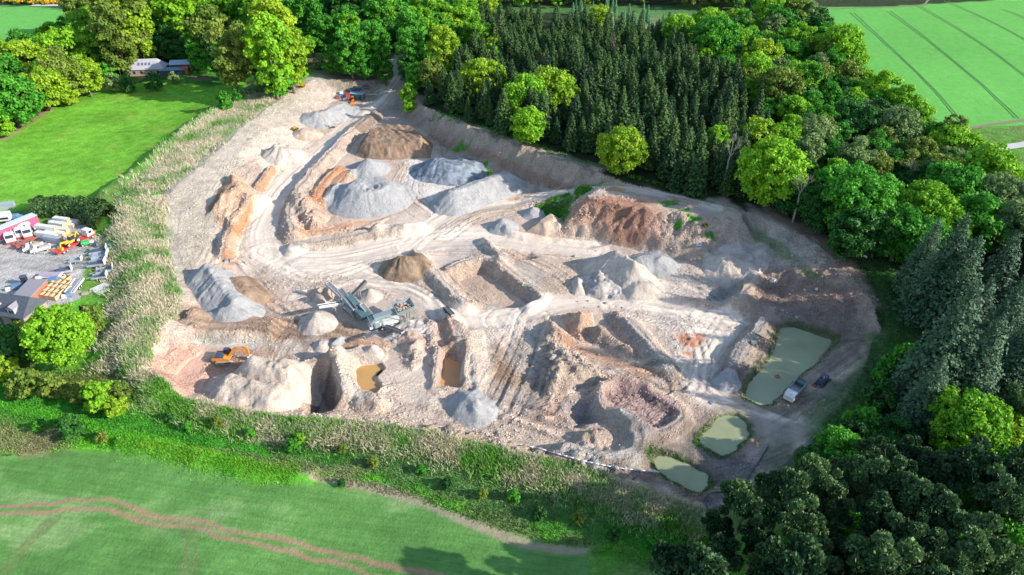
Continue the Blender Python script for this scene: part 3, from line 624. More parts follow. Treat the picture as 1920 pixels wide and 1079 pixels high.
ridge([(240,835),(360,858),(480,880),(580,892)], 1.2, 2.4, .6, 1.2, .5); paint_line([(150,835),(240,832),(360,856),(480,880),(560,890),(700,900)], (.13,.42,.03), 1.8, 2.0, .85, 1, 1.6, 1.2)
paint_line([(640,810),(760,830),(900,860),(1000,890),(1120,930),(1220,975)], (.10,.36,.03), 1.6, 1.6, .75, 1, 1.5, 1.5)
paint_poly([(700,855),(800,868),(960,900),(1100,945),(1120,990),(900,960),(700,905),(560,890)], (.15,.20,.09), 4, .6, .9, 1)
paint_line([(590,900),(700,918),(800,950),(900,990),(1000,1020),(1090,1035)], (.34,.27,.20), .8, .8, .8, .3, .8)
paint_poly([(0,800),(60,810),(160,830),(140,850),(0,850)], (.30,.24,.14), 3, .6, .6, 1.2); paint_poly([(520,862),(700,885),(640,905),(530,885)], (.30,.25,.15), 3, .5, .6, 1)
paint_line([(330,855),(440,850),(540,885),(700,925)], (.30,.24,.17), .5, .7, .6, .3, .8)
for p_, w_ in (([(-40,955),(100,948),(200,944),(260,952),(330,975),(450,995),(560,1015),(660,1040),(760,1062),(850,1085)], .45), ([(-40,970),(100,963),(200,960),(260,970),(330,988),(450,1012),(560,1033),(650,1056),(720,1079)], .45)):
    paint_line(p_, (.36,.20,.15), w_, .5, .75, 0, .6, .15); Z[:] = Z
for p_ in ([(110,975),(70,1010),(30,1060),(0,1100)], [(95,975),(50,1020),(10,1065)], [(345,1000),(350,1040),(335,1090)], [(365,1000),(370,1040),(352,1090)]):
    paint_line(p_, (.16,.20,.08), .45, .5, .7, .4, .5, .3)
# pasture edge at left, wall line of stones
paint_line([(0,262),(60,225),(100,200),(140,182),(180,170),(210,166)], (.36,.26,.17), 1.6, 1.5, .85, .2, 3)
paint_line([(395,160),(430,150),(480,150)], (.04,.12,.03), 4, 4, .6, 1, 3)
# yard
ruts([(-40,500),(40,480),(120,490),(170,480)], 9, .05, .16, 3, .7); ruts([(-40,520),(60,520),(110,500)], 9, .05, .14, 3, .7)
paint_poly([(165,470),(190,470),(215,540),(195,580),(150,580),(150,540)], (.14,.30,.05), 2, .9, .8, 3); paint_poly([(140,560),(230,570),(240,640),(190,700),(120,700)], (.12,.34,.03), 3, .85, .9, 3)
paint_poly([(150,590),(200,600),(190,660),(150,640)], (.34,.30,.10), 3, .6, .7, 3)
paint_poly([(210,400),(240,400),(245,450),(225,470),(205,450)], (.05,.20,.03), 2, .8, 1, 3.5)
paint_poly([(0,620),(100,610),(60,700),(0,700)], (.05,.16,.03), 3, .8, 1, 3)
paint_poly([(0,690),(240,700),(260,740),(100,730),(0,715)], (.16,.18,.06), 4, .7, .9, 2)
# house lawn at the top left, clearing by the wood
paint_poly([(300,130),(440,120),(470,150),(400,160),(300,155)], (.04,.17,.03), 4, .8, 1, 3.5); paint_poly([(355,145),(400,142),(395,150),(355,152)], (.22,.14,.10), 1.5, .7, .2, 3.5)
paint_poly([(570,95),(620,90),(640,110),(600,125),(575,115)], (.30,.20,.15), 3, .7, 0, 5); paint_poly([(580,140),(640,120),(720,140),(700,175),(620,160)], (.26,.22,.17), 4, .7, .3, 4)
paint_poly([(1180,20),(1330,20),(1240,75),(1180,60)], (.13,.27,.09), 8, .8, .7, 7); paint_line([(1140,34),(1200,36),(1250,38)], (.30,.20,.15), 2, 3, .5, 0, 7); paint_poly([(900,8),(1400,8),(1400,30),(900,24)], (.10,.22,.07), 6, .8, .8, 7); paint_poly([(1205,45),(1240,45),(1240,65),(1205,65)], (.45,.28,.22), 2, .8, 0, 7)
gy0, gx0 = np.gradient(Z, gy, gx); SL0 = np.hypot(gy0, gx0)
RGH = np.clip(.40 + 1.5 * SL0 + .8 * fbm(GX / 8, GY / 8, 91, 3), .2, 1.4) * (1 - .75 * ROADM); RGH = np.where(INQ, RGH, np.where((REG == 3) | (REG == 4) | (REG == 7) | (REG == 2), .22, .6))
Z += np.where(INQ, RGH * (.17 * (0.35 - np.abs(fbm(GX / 1.3, GY / 1.3, 92, 2))) * 2 + .34 * vnoise(GX / 1.7, GY / 1.7, 93) * np.clip(SL0 * 2, 0, 1)), 0)
# small relief everywhere in the quarry
Z += np.where(INQ, .10 * fbm(GX / 2.2, GY / 2.2, 71, 3) + .30 * fbm(GX / 9, GY / 9, 72, 3), .06 * fbm(GX / 3, GY / 3, 73, 3))
k = (REG == 3); Z += np.where(k, .05 * vnoise(GX / 1.2, GY / 1.2, 75), 0)
# slopes inside the quarry weather a little darker and redder in runnels
gyz, gxz = np.gradient(Z, gy, gx); SL = np.hypot(gyz, gxz)
rn = smooth((SL - .25) * 2) * (fbm(GX / 3.2, GY / 3.2, 81, 4) * 1.1)
kk = INQ & (REG == 1); CC[kk, :3] *= (1 + .16 * np.clip(rn, -1, 1))[kk][:, None]
# ------------------------------------------------------------------ height lookup
def hz(x, y):
    i = min(max(int(np.searchsorted(gx, x)) - 1, 0), NX - 2); j = min(max(int(np.searchsorted(gy, y)) - 1, 0), NY - 2)
    fx = (x - gx[i]) / (gx[i + 1] - gx[i]); fy = (y - gy[j]) / (gy[j + 1] - gy[j])
    return float((Z[j, i] * (1 - fx) + Z[j, i + 1] * fx) * (1 - fy) + (Z[j + 1, i] * (1 - fx) + Z[j + 1, i + 1] * fx) * fy)
def hzv(x, y):
    i = np.clip(np.searchsorted(gx, x) - 1, 0, NX - 2); j = np.clip(np.searchsorted(gy, y) - 1, 0, NY - 2)
    fx = (x - gx[i]) / (gx[i + 1] - gx[i]); fy = (y - gy[j]) / (gy[j + 1] - gy[j])
    return (Z[j, i] * (1 - fx) + Z[j, i + 1] * fx) * (1 - fy) + (Z[j + 1, i] * (1 - fx) + Z[j + 1, i + 1] * fx) * fy
def regv(x, y):
    i = np.clip(np.searchsorted(gx, x) - 1, 0, NX - 2); j = np.clip(np.searchsorted(gy, y) - 1, 0, NY - 2); return REG[j, i]
def at(u, v, lift=0.0):
    """the place on the land that pixel (u, v) looks at"""
    z = 0.0
    for _ in range(6):
        x, y = P(u, v, z); z = z * .4 + .6 * (hz(x, y) + lift)
    return x, y, hz(x, y)
GM = ground_material(); _a, _b = P(1598, 25, 6), P(1808, 228, 6); _c, _d = P(0, 965, .5), P(900, 1100, .5)
GMF = ground_material('far_crop', (math.atan2(_b[1] - _a[1], _b[0] - _a[0]), .9, .10, .02)); GMN = ground_material('near_crop', (math.atan2(_d[1] - _c[1], _d[0] - _c[0]), 1.6, .22, .10))
fidx = (np.arange(NY - 1)[:, None] * NX + np.arange(NX - 1)[None, :])
quads = np.stack([fidx, fidx + 1, fidx + NX + 1, fidx + NX], -1).reshape(-1, 4); freg = REG[:-1, :-1].ravel()
VV = np.stack([GX, GY, Z], -1).reshape(-1, 3); CV = CC.reshape(-1, 4); CV = np.clip(CV, 0.004, 1)
for k_, nm in {0: 'woodland_floor', 1: 'quarry_ground', 2: 'pasture', 3: 'crop_field', 4: 'distant_crop_field', 5: 'grass_verge', 6: 'gravel_yard', 7: 'distant_field', 8: 'distant_land'}.items():
    q = quads[freg == k_]
    if not len(q): continue
    used, inv = np.unique(q.ravel(), return_inverse=True)
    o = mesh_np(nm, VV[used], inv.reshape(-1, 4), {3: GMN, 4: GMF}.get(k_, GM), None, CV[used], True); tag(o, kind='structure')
    ra = o.data.attributes.new('Rgh', 'FLOAT', 'POINT'); ra.data.foreach_set('value', RGH.ravel()[used].astype(np.float32))
# ================================================================== STOCKPILES: every heap is a thing of its own
M_GREY = gravel_material('grey_gravel', (.34,.335,.34), (.42,.41,.405), .5)
M_PALE = gravel_material('pale_gravel', (.46,.39,.345), (.60,.52,.45), .5)
M_BLUE = gravel_material('blue_stone_dust', (.12,.145,.18), (.30,.34,.39), .3)
M_BROWN = gravel_material('brown_sand', (.24,.16,.11), (.36,.255,.18), .4)
M_TAN = gravel_material('tan_sand', (.44,.33,.26), (.58,.46,.37), .5)
M_PINK = gravel_material('pink_sandstone_rubble', (.50,.34,.27), (.62,.47,.38), .7)
M_WHITE = gravel_material('white_sand', (.50,.40,.33), (.64,.53,.445), .5)
M_ROCK = gravel_material('crushed_rock', (.36,.32,.30), (.66,.60,.56), 1.2)
M_DBRN = gravel_material('dark_brown_sand', (.20,.14,.10), (.35,.25,.17), .4)
def pile(label, cat, mat, h, sw, crest=None, poly=None, wt=.4, crater=None, gul=.25, rg=.2, rsc=1.4, grp=None, z=0, name='gravel_pile', st=.28, seed=1, lean=None):
    """heap grown on a crest line (radius sw) or inside an outline (slope run sw)"""
    pts = PP(crest or poly, z); xs = [p[0] for p in pts]; ys = [p[1] for p in pts]; mg = sw + 2 if crest else 2
    X, Y = np.meshgrid(np.arange(min(xs) - mg, max(xs) + mg, st), np.arange(min(ys) - mg, max(ys) + mg, st))
    wx = X + .5 * fbm(X / 5, Y / 5, seed, 3); wy = Y + .5 * fbm(X / 5, Y / 5, seed + 9, 3)
    if crest:
        cw = catmull(pts, 4) if len(pts) > 2 else pts
        if len(cw) == 1: cw = [cw[0], (cw[0][0] + .01, cw[0][1])]
        D, SDD, R = line_dist(wx, wy, cw)
        ang = np.arctan2(wy - cw[0][1], wx - cw[0][0])
        t = (sw - D) / (sw - wt); gc = ang * 3 if len(pts) < 2 else ang * 2 + R / 1.5
    else:
        D = poly_sd(wx, wy, pts); t = D / sw; gc = X / 1.6 + Y / 2.3
    run = np.clip(t, 0, 1); H = h * np.where(t > 0, run, t * .9)
    H = H + gul * 0.9 * vnoise(gc * 2.2, D * .12 + seed, seed + 3) * run * (1.3 - run) * 2 + rg * fbm(X / rsc, Y / rsc, seed + 5, 5) * np.clip(t * 3 + .3, 0, 1)
    H = np.where(t > .9, H + .25 * fbm(X / 2.5, Y / 2.5, seed + 7, 3) * h * .25, H)
    if crater:
        c = P(crater[0], crater[1], z + h * .8); d = np.hypot(X - c[0], Y - c[1]); H -= crater[3] * np.clip((crater[2] - d) / crater[2] * 1.6, 0, 1)
        H += .25 * np.sin(d * 3.2) * np.clip((crater[2] * 1.1 - d), 0, 1)
    G = hzv(X, Y); Zp = G + H - .05
    keep = (H > -.55)
    ny, nx = X.shape; idx = (np.arange(ny - 1)[:, None] * nx + np.arange(nx - 1)[None]); q = np.stack([idx, idx + 1, idx + nx + 1, idx + nx], -1).reshape(-1, 4)
    kq = keep.ravel()[q].all(1); q = q[kq]; used, inv = np.unique(q.ravel(), return_inverse=True)
    V = np.stack([X, Y, Zp], -1).reshape(-1, 3)[used]; cx, cy = V[:, 0].mean(), V[:, 1].mean(); cz = hz(cx, cy)
    o = mesh_np(name, V - np.array([cx, cy, cz]), inv.reshape(-1, 4), mat, None, None, True); o.location = (cx, cy, cz)
    tag(o, label, cat, grp); return o
G1 = 'gravel stockpiles on the quarry floor'
pile('big round grey gravel heap with a flattened churned top beside the haul road', 'gravel pile', M_GREY, 5.0, 12.5, crest=[(684,374),(705,372)], wt=4.6, crater=(695,355,3.6,.9), gul=.35, grp=G1, seed=2)
pile('small grey gravel cone just behind the big round flattened heap', 'gravel pile', M_GREY, 3.8, 7.6, crest=[(692,318)], wt=.6, gul=.4, grp=G1, seed=3)
pile('dark blue-grey stone dust heap below the shaded cliff', 'gravel pile', M_BLUE, 4.6, 9.5, crest=[(822,322),(848,326),(862,322)], wt=1.2, gul=.4, grp=G1, seed=4)
pile('long grey gravel ridge with a scalloped crest beside the blue-grey heap', 'gravel pile', M_GREY, 4.8, 7.6, crest=[(850,385),(880,372),(910,362),(945,350)], wt=1.0, gul=.5, grp=G1, seed=5)
pile('large flat-topped brown sand heap against the far cliff', 'sand pile', M_BROWN, 4.6, 3.9, poly=[(664,292),(690,300),(740,300),(808,296),(812,270),(780,250),(720,248),(680,262)], gul=.6, rg=.4, grp=G1, seed=6, name='sand_pile')
pile('long pale grey gravel heap in front of the parked machines by the entrance road', 'gravel pile', M_GREY, 3.8, 7.5, crest=[(600,230),(622,220),(642,212)], wt=.8, gul=.4, grp=G1, seed=7)
pile('pale tan gravel heap with draped dusty folds beside the left bank', 'gravel pile', M_PALE, 4.2, 7.0, crest=[(532,302),(548,300)], wt=1.8, gul=.9, rg=.3, grp=G1, seed=8)
pile('little brown and pale sand heap beside the yellow gorse bush', 'sand pile', M_TAN, 2.6, 4.8, crest=[(574,258),(584,256)], wt=.9, gul=.3, grp=G1, seed=9, name='sand_pile')
pile('sharp little grey gravel cone nearer the long cross track', 'gravel pile', M_GREY, 3.1, 4.8, crest=[(943,428)], wt=.3, gul=.3, grp=G1, seed=10)
pile('smallest grey gravel cone tucked against the pink wedge of sand', 'gravel pile', M_GREY, 2.5, 3.9, crest=[(1000,402)], wt=.3, gul=.2, grp=G1, seed=11)
pile('flat wedge of pinkish sand left of the big mound', 'sand pile', M_TAN, 2.8, 3.2, poly=[(985,436),(1000,420),(1032,400),(1056,414),(1058,434),(1022,445)], gul=.3, grp=G1, seed=12, name='sand_pile')
pile('dark brown sand cone with runnels beside the central haul road', 'sand pile', M_DBRN, 4.1, 5.9, crest=[(752,506),(768,506)], wt=.5, gul=.7, grp=G1, seed=13, name='sand_pile')
pile('pale gravel cone below the left conveyor of the screening plant', 'gravel pile', M_PALE, 3.1, 4.9, crest=[(597,606)], wt=.2, gul=.2, grp=G1, seed=14)
pile('low pale gravel cone behind the screening plant under its dark conveyor', 'gravel pile', M_PALE, 2.2, 3.3, crest=[(694,556)], wt=.3, gul=.3, grp=G1, seed=15)
pile('gravel ring heap with a dark hollow under the tall conveyor', 'gravel pile', M_TAN, 1.9, 3.4, crest=[(607,556)], wt=1.3, crater=(604,546,1.5,1.4), gul=.2, grp=G1, seed=16)
pile('large grey gravel heap at the foot of the left bench, brown on its far flank', 'gravel pile', M_GREY, 4.8, 6.2, crest=[(400,535),(412,548),(425,568),(448,590)], wt=.7, gul=.5, rg=.3, grp=G1, seed=17)
pile('brown sand apron spread against the large grey gravel heap', 'sand pile', M_BROWN, 2.8, 6.5, crest=[(440,545),(455,565)], wt=1.5, gul=.4, grp=G1, seed=18, name='sand_pile')
pile('biggest white sand heap at the near edge of the quarry', 'sand pile', M_WHITE, 5.6, 6.2, crest=[(484,710),(510,720),(540,724)], wt=1.2, gul=.3, rg=.6, grp=G1, seed=19, name='sand_pile', st=.3)
pile('white sand heap leaning on the left of the biggest white heap', 'sand pile', M_WHITE, 4.2, 5.0, crest=[(440,735),(470,745),(520,752)], wt=1.2, gul=.3, rg=.5, grp=G1, seed=20, name='sand_pile', st=.3)
pile('tall pale gravel cone in the middle of the quarry with a dark left flank', 'gravel pile', M_PALE, 6.4, 8.2, crest=[(1150,510),(1172,522),(1188,532)], wt=.3, gul=.4, rg=.2, grp=G1, seed=21)
pile('low spur of grey gravel running right from the tall pale cone', 'gravel pile', M_GREY, 2.4, 5.0, crest=[(1198,498),(1222,492),(1236,496)], wt=.6, gul=.4, grp=G1, seed=22)
pile('heap of broken rock in front of the tall pale cone', 'rock pile', M_ROCK, 2.6, 4.2, poly=[(1082,520),(1110,508),(1150,512),(1180,548),(1190,562),(1130,566),(1098,556)], gul=.3, rg=1.0, rsc=1.6, grp=G1, seed=23, name='rock_pile', st=.25)
pile('small pale block of sand casting a shadow left of the broken rock', 'sand pile', M_PALE, 2.6, 2.6, poly=[(1066,530),(1080,520),(1098,530),(1096,552),(1078,556)], gul=.2, grp=G1, seed=24, name='sand_pile')
pile('pale grey gravel heap at the foot of the big mound on the right', 'gravel pile', M_PALE, 3.2, 6.0, crest=[(1362,488),(1380,482),(1400,482)], wt=1.2, gul=.4, rg=.25, grp=G1, seed=25, z=3)
pile('small round grey heap beside the largest green pond', 'gravel pile', M_GREY, 1.7, 3.1, crest=[(1362,718)], wt=.8, gul=.2, grp=G1, seed=26)
pile('grey gravel cone with a pale right side near the orange basin', 'gravel pile', M_GREY, 3.0, 4.6, crest=[(878,762),(892,770)], wt=.4, gul=.2, grp=G1, seed=27)
pile('mound of pink rubble beside the crushing plant', 'rock pile', M_PINK, 1.6, 3.6, crest=[(770,636),(778,646)], wt=.5, rg=.5, rsc=1.2, grp=G1, seed=28, name='rock_pile', st=.25)
pile('scatter of broken rock under the feed hopper of the crusher', 'rock pile', M_ROCK, .8, 4.2, crest=[(748,625),(770,612)], wt=1.5, rg=.7, rsc=1.0, grp=G1, seed=29, name='rock_pile', st=.25)
pile('small pale bump of gravel left of the brown pond', 'gravel pile', M_PALE, 1.2, 2.6, crest=[(605,650)], wt=.8, grp=G1, seed=30)
pile('low pale gravel bump between the brown pond and the crusher', 'gravel pile', M_PALE, 1.4, 2.2, crest=[(702,668)], wt=.5, rg=.4, grp=G1, seed=31)
pile('little gravel lump at the edge of the wet orange floor', 'gravel pile', M_TAN, .7, 1.8, crest=[(675,653)], wt=.8, grp=G1, seed=32)
pile('pale sliver of gravel beside the wet brown floor', 'gravel pile', M_GREY, 1.3, 1.3, crest=[(626,650),(640,640)], wt=.2, grp=G1, seed=33)
# loose boulders on the floor
def boulder(u, v, r, seed):
    rnd = random.Random(seed); x, y, zz = at(u, v); mb = MB(); mb.ball((0, 0, r * .35), r, 7, 5, .7)
    mb.v = [(p[0] * (1 + rnd.uniform(-.25, .25)), p[1] * (1 + rnd.uniform(-.25, .25)), p[2] * (1 + rnd.uniform(-.2, .2))) for p in mb.v]
    o = mb.build('boulder', M_ROCK); o.location = (x, y, zz); o.rotation_euler = (0, 0, rnd.uniform(0, 6)); return o
rnd = random.Random(4)
zones = [((700,790),(1190,900),60,'boulder lying on the crumbled near rim of the quarry','boulders on the near rim'),((1060,470),(1200,580),45,'boulder lying round the broken rock heap in mid quarry','boulders round the rock heap'),((1420,480),(1600,600),40,'boulder lying on the shaded right slope','boulders on the right slope'),((740,590),(810,650),25,'boulder lying round the crushing plant','boulders round the crusher'),((1010,640),(1130,740),30,'boulder lying on the rough mound above the cracked basin','boulders on the rough mound')]
for (a0, b0), (a1, b1), nn, lb, gp in zones:
    for i in range(nn):
        u = rnd.uniform(a0, a1); v = rnd.uniform(b0, b1)
        if nn == 60: v = 792 + (u - 700) * .21 + rnd.uniform(-12, 14)
        tag(boulder(u, v, rnd.choice([.18, .22, .28, .35, .5]), i + nn), lb, 'boulder', gp)
# ------------------------------------------------------------------ water
def water_mat(name, col, rough=.12):
    m, n, b = newmat(name); L = n.links; geo = N(n, 'ShaderNodeNewGeometry')
    a = N(n, 'ShaderNodeTexNoise'); a.inputs['Scale'].default_value = .12; a.inputs['Detail'].default_value = 4; L.new(geo.outputs['Position'], a.inputs[0])
    cr = N(n, 'ShaderNodeValToRGB'); cr.color_ramp.elements[0].position = .35; cr.color_ramp.elements[1].position = .65
    cr.color_ramp.elements[0].color = (*[c * .85 for c in col], 1); cr.color_ramp.elements[1].color = (*[c * 1.12 for c in col], 1)
    L.new(a.outputs[0], cr.inputs[0]); L.new(cr.outputs[0], b.inputs['Base Color']); b.inputs['Roughness'].default_value = rough
    w_ = N(n, 'ShaderNodeTexNoise'); w_.inputs['Scale'].default_value = 3.0; L.new(geo.outputs['Position'], w_.inputs[0])
    bp = N(n, 'ShaderNodeBump'); bp.inputs['Strength'].default_value = .06; bp.inputs['Distance'].default_value = .05; L.new(w_.outputs[0], bp.inputs['Height']); L.new(bp.outputs[0], b.inputs['Normal'])
    return m
def water(name, pts, z, mat, grow=1.0):
    w_ = PP(pts, z); cx = sum(p[0] for p in w_) / len(w_); cy = sum(p[1] for p in w_) / len(w_); V = [(cx, cy, z)]
    for x, y in w_:
        d = math.hypot(x - cx, y - cy); V.append((cx + (x - cx) * (1 + grow / d), cy + (y - cy) * (1 + grow / d), z))
    n = len(w_); o = mesh_np(name, V, [(0, 1 + i, 1 + (i + 1) % n) for i in range(n)], mat); tag(o, kind='structure'); return o
MW = water_mat('silty_green_water', (.32,.34,.19), .3); MWB = water_mat('muddy_brown_water', (.42,.25,.09)); MWO = water_mat('wet_orange_silt', (.56,.27,.12), .45)
def zin(pts, z=0):
    w_ = PP(pts, z); return hz(sum(p[0] for p in w_) / len(w_), sum(p[1] for p in w_) / len(w_))
for pn in (POND1, POND2, POND3): water('pond_water', pn, zin(pn) + .75, MW, .3)
water('brown_pond_water', [(657,690),(670,679),(710,680),(718,689),(702,704),(714,726),(694,742),(674,734),(657,717)], zin([(680,705)]) + 1.0, MWB, .3)
water('orange_basin_silt', [(829,662),(868,653),(871,719),(863,726),(821,725)], zin([(845,692)]) + .5, MWO, .2)
water('puddle_water', [(1238,495),(1252,490),(1265,492),(1264,498),(1248,501)], zin([(1250,496)]) + .2, MWB, .2)
# ================================================================== TREES
rg_ = np.random.default_rng(7)
def quads_from(c, nrm, size, rng, asp=1.0):
    """leaf faces: centre, facing, half size"""
    n = nrm / (np.linalg.norm(nrm, axis=1, keepdims=True) + 1e-9)
    up = rng.normal(size=n.shape); a = np.cross(n, up); a /= np.linalg.norm(a, axis=1, keepdims=True) + 1e-9; b = np.cross(n, a)
    s = size[:, None]; a = a * s; b = b * s * asp
    V = np.stack([c - a - b, c + a - b * .6, c + a * .8 + b, c - a * .7 + b * .9], 1).reshape(-1, 3)
    return V
def crown_mesh(name, seed, R=4.6, Hh=4.4, nl=34, per=270, leaf=.30, lobe=(.26, .42), mat=None, open_=0.0, flat=.55, tint=(.2, .9), top=0.0, low=-.75):
    rng = np.random.default_rng(seed); Vs = []; Cs = []
    for i in range(nl):
        z = low + (1.9 - (low + 1) ) * (i + .5) / nl if False else rng.uniform(low, 1.0)
        ph = i * 2.39996 + rng.uniform(-.4, .4); rr = math.sqrt(max(0, 1 - z * z)); k = rng.uniform(.70, .88) if i % 5 else rng.uniform(.3, .6)
        k = min(k, 1)
        c = np.array([math.cos(ph) * rr * R * k, math.sin(ph) * rr * R * k, z * Hh * k])
        if z < 0: c[:2] *= (1 + .25 * z)
        lr = R * rng.uniform(*lobe); m = int(per * (lr / (R * .34)) ** 2)
        d = rng.normal(size=(m, 3)); d /= np.linalg.norm(d, axis=1, keepdims=True); d[:, 2] = np.where(d[:, 2] < -.35, -d[:, 2] * .6, d[:, 2])
        rad = lr * (rng.uniform(0, 1, m) ** .28) * (1 + .16 * rng.normal(size=m))
        pos = c + d * rad[:, None] * np.array([1, 1, flat + .25])
        nr = d + rng.normal(size=d.shape) * .65 + np.array([0, 0, .25])
        V = quads_from(pos, nr, leaf * rng.uniform(.55, 1.25, m), rng); Vs.append(V)
        t = rng.uniform(*tint) * .55 + .45 * rng.uniform(0, 1, m) * 1.0
        Cs.append(np.repeat(t, 4))
    V = np.concatenate(Vs); t = np.concatenate(Cs); F_ = np.arange(len(V)).reshape(-1, 4)
    return V, F_, np.stack([t, t, t, np.ones_like(t)], 1)
def trunk_mb(h, r, seed, limbs=5, spread=2.6, base=.35):
    rnd = random.Random(seed); mb = MB(); pts = [(0, 0, -.6)]; k = 5
    for i in range(1, k + 1): pts.append((rnd.uniform(-.15, .15) * i, rnd.uniform(-.15, .15) * i, h * i / k))
    mb.tube(pts, [r * (1 - .75 * i / k) for i in range(k + 1)], 7)
    for i in range(limbs):
        a = rnd.uniform(0, 6.28); z0 = h * rnd.uniform(base, .85); L = spread * rnd.uniform(.6, 1)
        mb.tube([(0, 0, z0), (math.cos(a) * L * .5, math.sin(a) * L * .5, z0 + L * .5), (math.cos(a) * L, math.sin(a) * L, z0 + L * .75)], [r * .4, r * .25, r * .08], 5)
    return mb
M_BARK = paint('bark', (.14, .11, .085), .9, 0, .3, 3); M_BIRCH = paint('pale_bark', (.42, .40, .36), .8, 0, .5, 2)
# --- broadleaf kinds: (mat, crown height factor)
LM = {'lime': leaf_material('lime_leaves', (.08,.28,.015), (.30,.58,.03), .34, .35), 'gold': leaf_material('golden_leaves', (.15,.33,.018), (.42,.58,.035), .34, .3),
      'green': leaf_material('green_leaves', (.03,.18,.015), (.12,.42,.035), .3, .4), 'dark': leaf_material('dark_green_leaves', (.018,.085,.015), (.05,.19,.03), .22, .4),
      'olive': leaf_material('olive_leaves', (.09,.18,.025), (.25,.32,.05), .28, .35), 'pale': leaf_material('pale_willow_leaves', (.12,.21,.07), (.25,.36,.12), .3, .35)}
proto = {}
def make_broad(kind, shape, seed):
    """a tree standing 1.0 = its own metres: crown centre at 0.62 H"""
    R, Hh, nl, per, leaf = {'round': (4.7, 5.3, 84, 270, .20), 'tall': (3.9, 6.8, 84, 260, .19), 'wide': (5.4, 5.0, 96, 280, .21), 'small': (2.2, 2.5, 30, 130, .19), 'huge': (8.0, 8.0, 210, 420, .23)}[shape]
    V, F_, C_ = crown_mesh(kind, seed, R, Hh, nl, per, leaf, {'small': (.25, .4), 'huge': (.11, .2)}.get(shape, (.17, .29)), low=-.85)
    hz_ = Hh * 1.0 if shape != 'small' else Hh * .9
    V[:, 2] += hz_
    t = empty({'lime': 'beech_tree', 'gold': 'beech_tree', 'green': 'broadleaf_tree', 'dark': 'broadleaf_tree', 'olive': 'broadleaf_tree', 'pale': 'willow_tree'}[kind])
    c = mesh_np('crown', V, F_, LM[kind], t, C_); trunk_mb(hz_ + Hh * .3, .32 if shape != 'small' else .14, seed).build('trunk', M_BARK, t, True)
    return dict(root=t, ch=kids(t), R=R, cz=hz_, top=hz_ + Hh * .95, used=False)
SHN = {'huge': 1, 'round': 3, 'tall': 2, 'wide': 2, 'small': 1}
_crown_cache = {}
def get_broad(kind, shape, i):
    i = i % SHN[shape]; key = (kind, shape, i)
    if key in proto: return proto[key]
    if ('m', shape, i) in _crown_cache:          # same leaves, another colour of tree: mesh copied with its own material
        base = _crown_cache[('m', shape, i)]
        t = empty({'lime': 'beech_tree', 'gold': 'beech_tree', 'green': 'broadleaf_tree', 'dark': 'broadleaf_tree', 'olive': 'broadleaf_tree', 'pale': 'willow_tree'}[kind])
        ch = []
        for c0 in base['ch']:
            c = c0.copy(); COL.objects.link(c); c.parent = t; ch.append(c)
            if c.name.startswith('crown'):
                c.material_slots[0].link = 'OBJECT'; c.material_slots[0].material = LM[kind]
        proto[key] = dict(root=t, ch=ch, R=base['R'], cz=base['cz'], top=base['top'], used=False)
    else:
        proto[key] = make_broad(kind, shape, 100 + 7 * i + len(shape) * 31); _crown_cache[('m', shape, i)] = proto[key]
    return proto[key]
def conifer_mesh(seed, H=14.0, R=2.5, dens=1.0, droop=.35, leaf=.2):
    rng = np.random.default_rng(seed); Vs = []; Cs = []; nw = int(26 * dens)
    for j in range(nw):
        f = (j + .5) / nw; z = H * (.12 + .88 * f); rr = R * (1 - f) ** .62 + .12; nb = max(4, int(9 * (1 - f) + 4)); a0 = rng.uniform(0, 6.28)
        for b in range(nb):
            a = a0 + b * 2 * math.pi / nb + rng.uniform(-.25, .25); L = rr * rng.uniform(.75, 1.15); m = max(5, int(15 * L / R * dens) + 3)
            s = rng.uniform(0.12, 1, m); pos = np.stack([np.cos(a) * L * s, np.sin(a) * L * s, z - droop * L * s ** 1.5 + .18 * L * (s > .8)], 1)
            w_ = .30 * L * (1.15 - s); side = rng.normal(size=m) * w_; pos[:, 0] += -math.sin(a) * side; pos[:, 1] += math.cos(a) * side; pos[:, 2] += rng.normal(size=m) * .10
            nr = np.stack([np.cos(a) * .5 + rng.normal(size=m) * .5, np.sin(a) * .5 + rng.normal(size=m) * .5, np.full(m, 1.0)], 1)
            Vs.append(quads_from(pos, nr, leaf * rng.uniform(.7, 1.5, m) * (.8 + .5 * (1 - f)), rng, .7)); t = rng.uniform(.1, .6) + .4 * s; Cs.append(np.repeat(t, 4))
    V = np.concatenate(Vs); t = np.concatenate(Cs)
    return V, np.arange(len(V)).reshape(-1, 4), np.stack([t, t, t, np.ones_like(t)], 1)
CM = {'spruce': leaf_material('spruce_needles', (.012,.048,.020), (.075,.145,.035), .12, .85), 'blue': leaf_material('blue_spruce_needles', (.022,.070,.035), (.085,.165,.085), .12, .4),
      'larch': leaf_material('larch_needles', (.10,.25,.11), (.20,.40,.20), .25, .4), 'pine': leaf_material('pine_needles', (.022,.070,.028), (.14,.24,.085), .12, .8)}
CM['brown'] = leaf_material('dying_needles', (.10,.07,.05), (.20,.15,.10), .1, .4)
CONP = {}
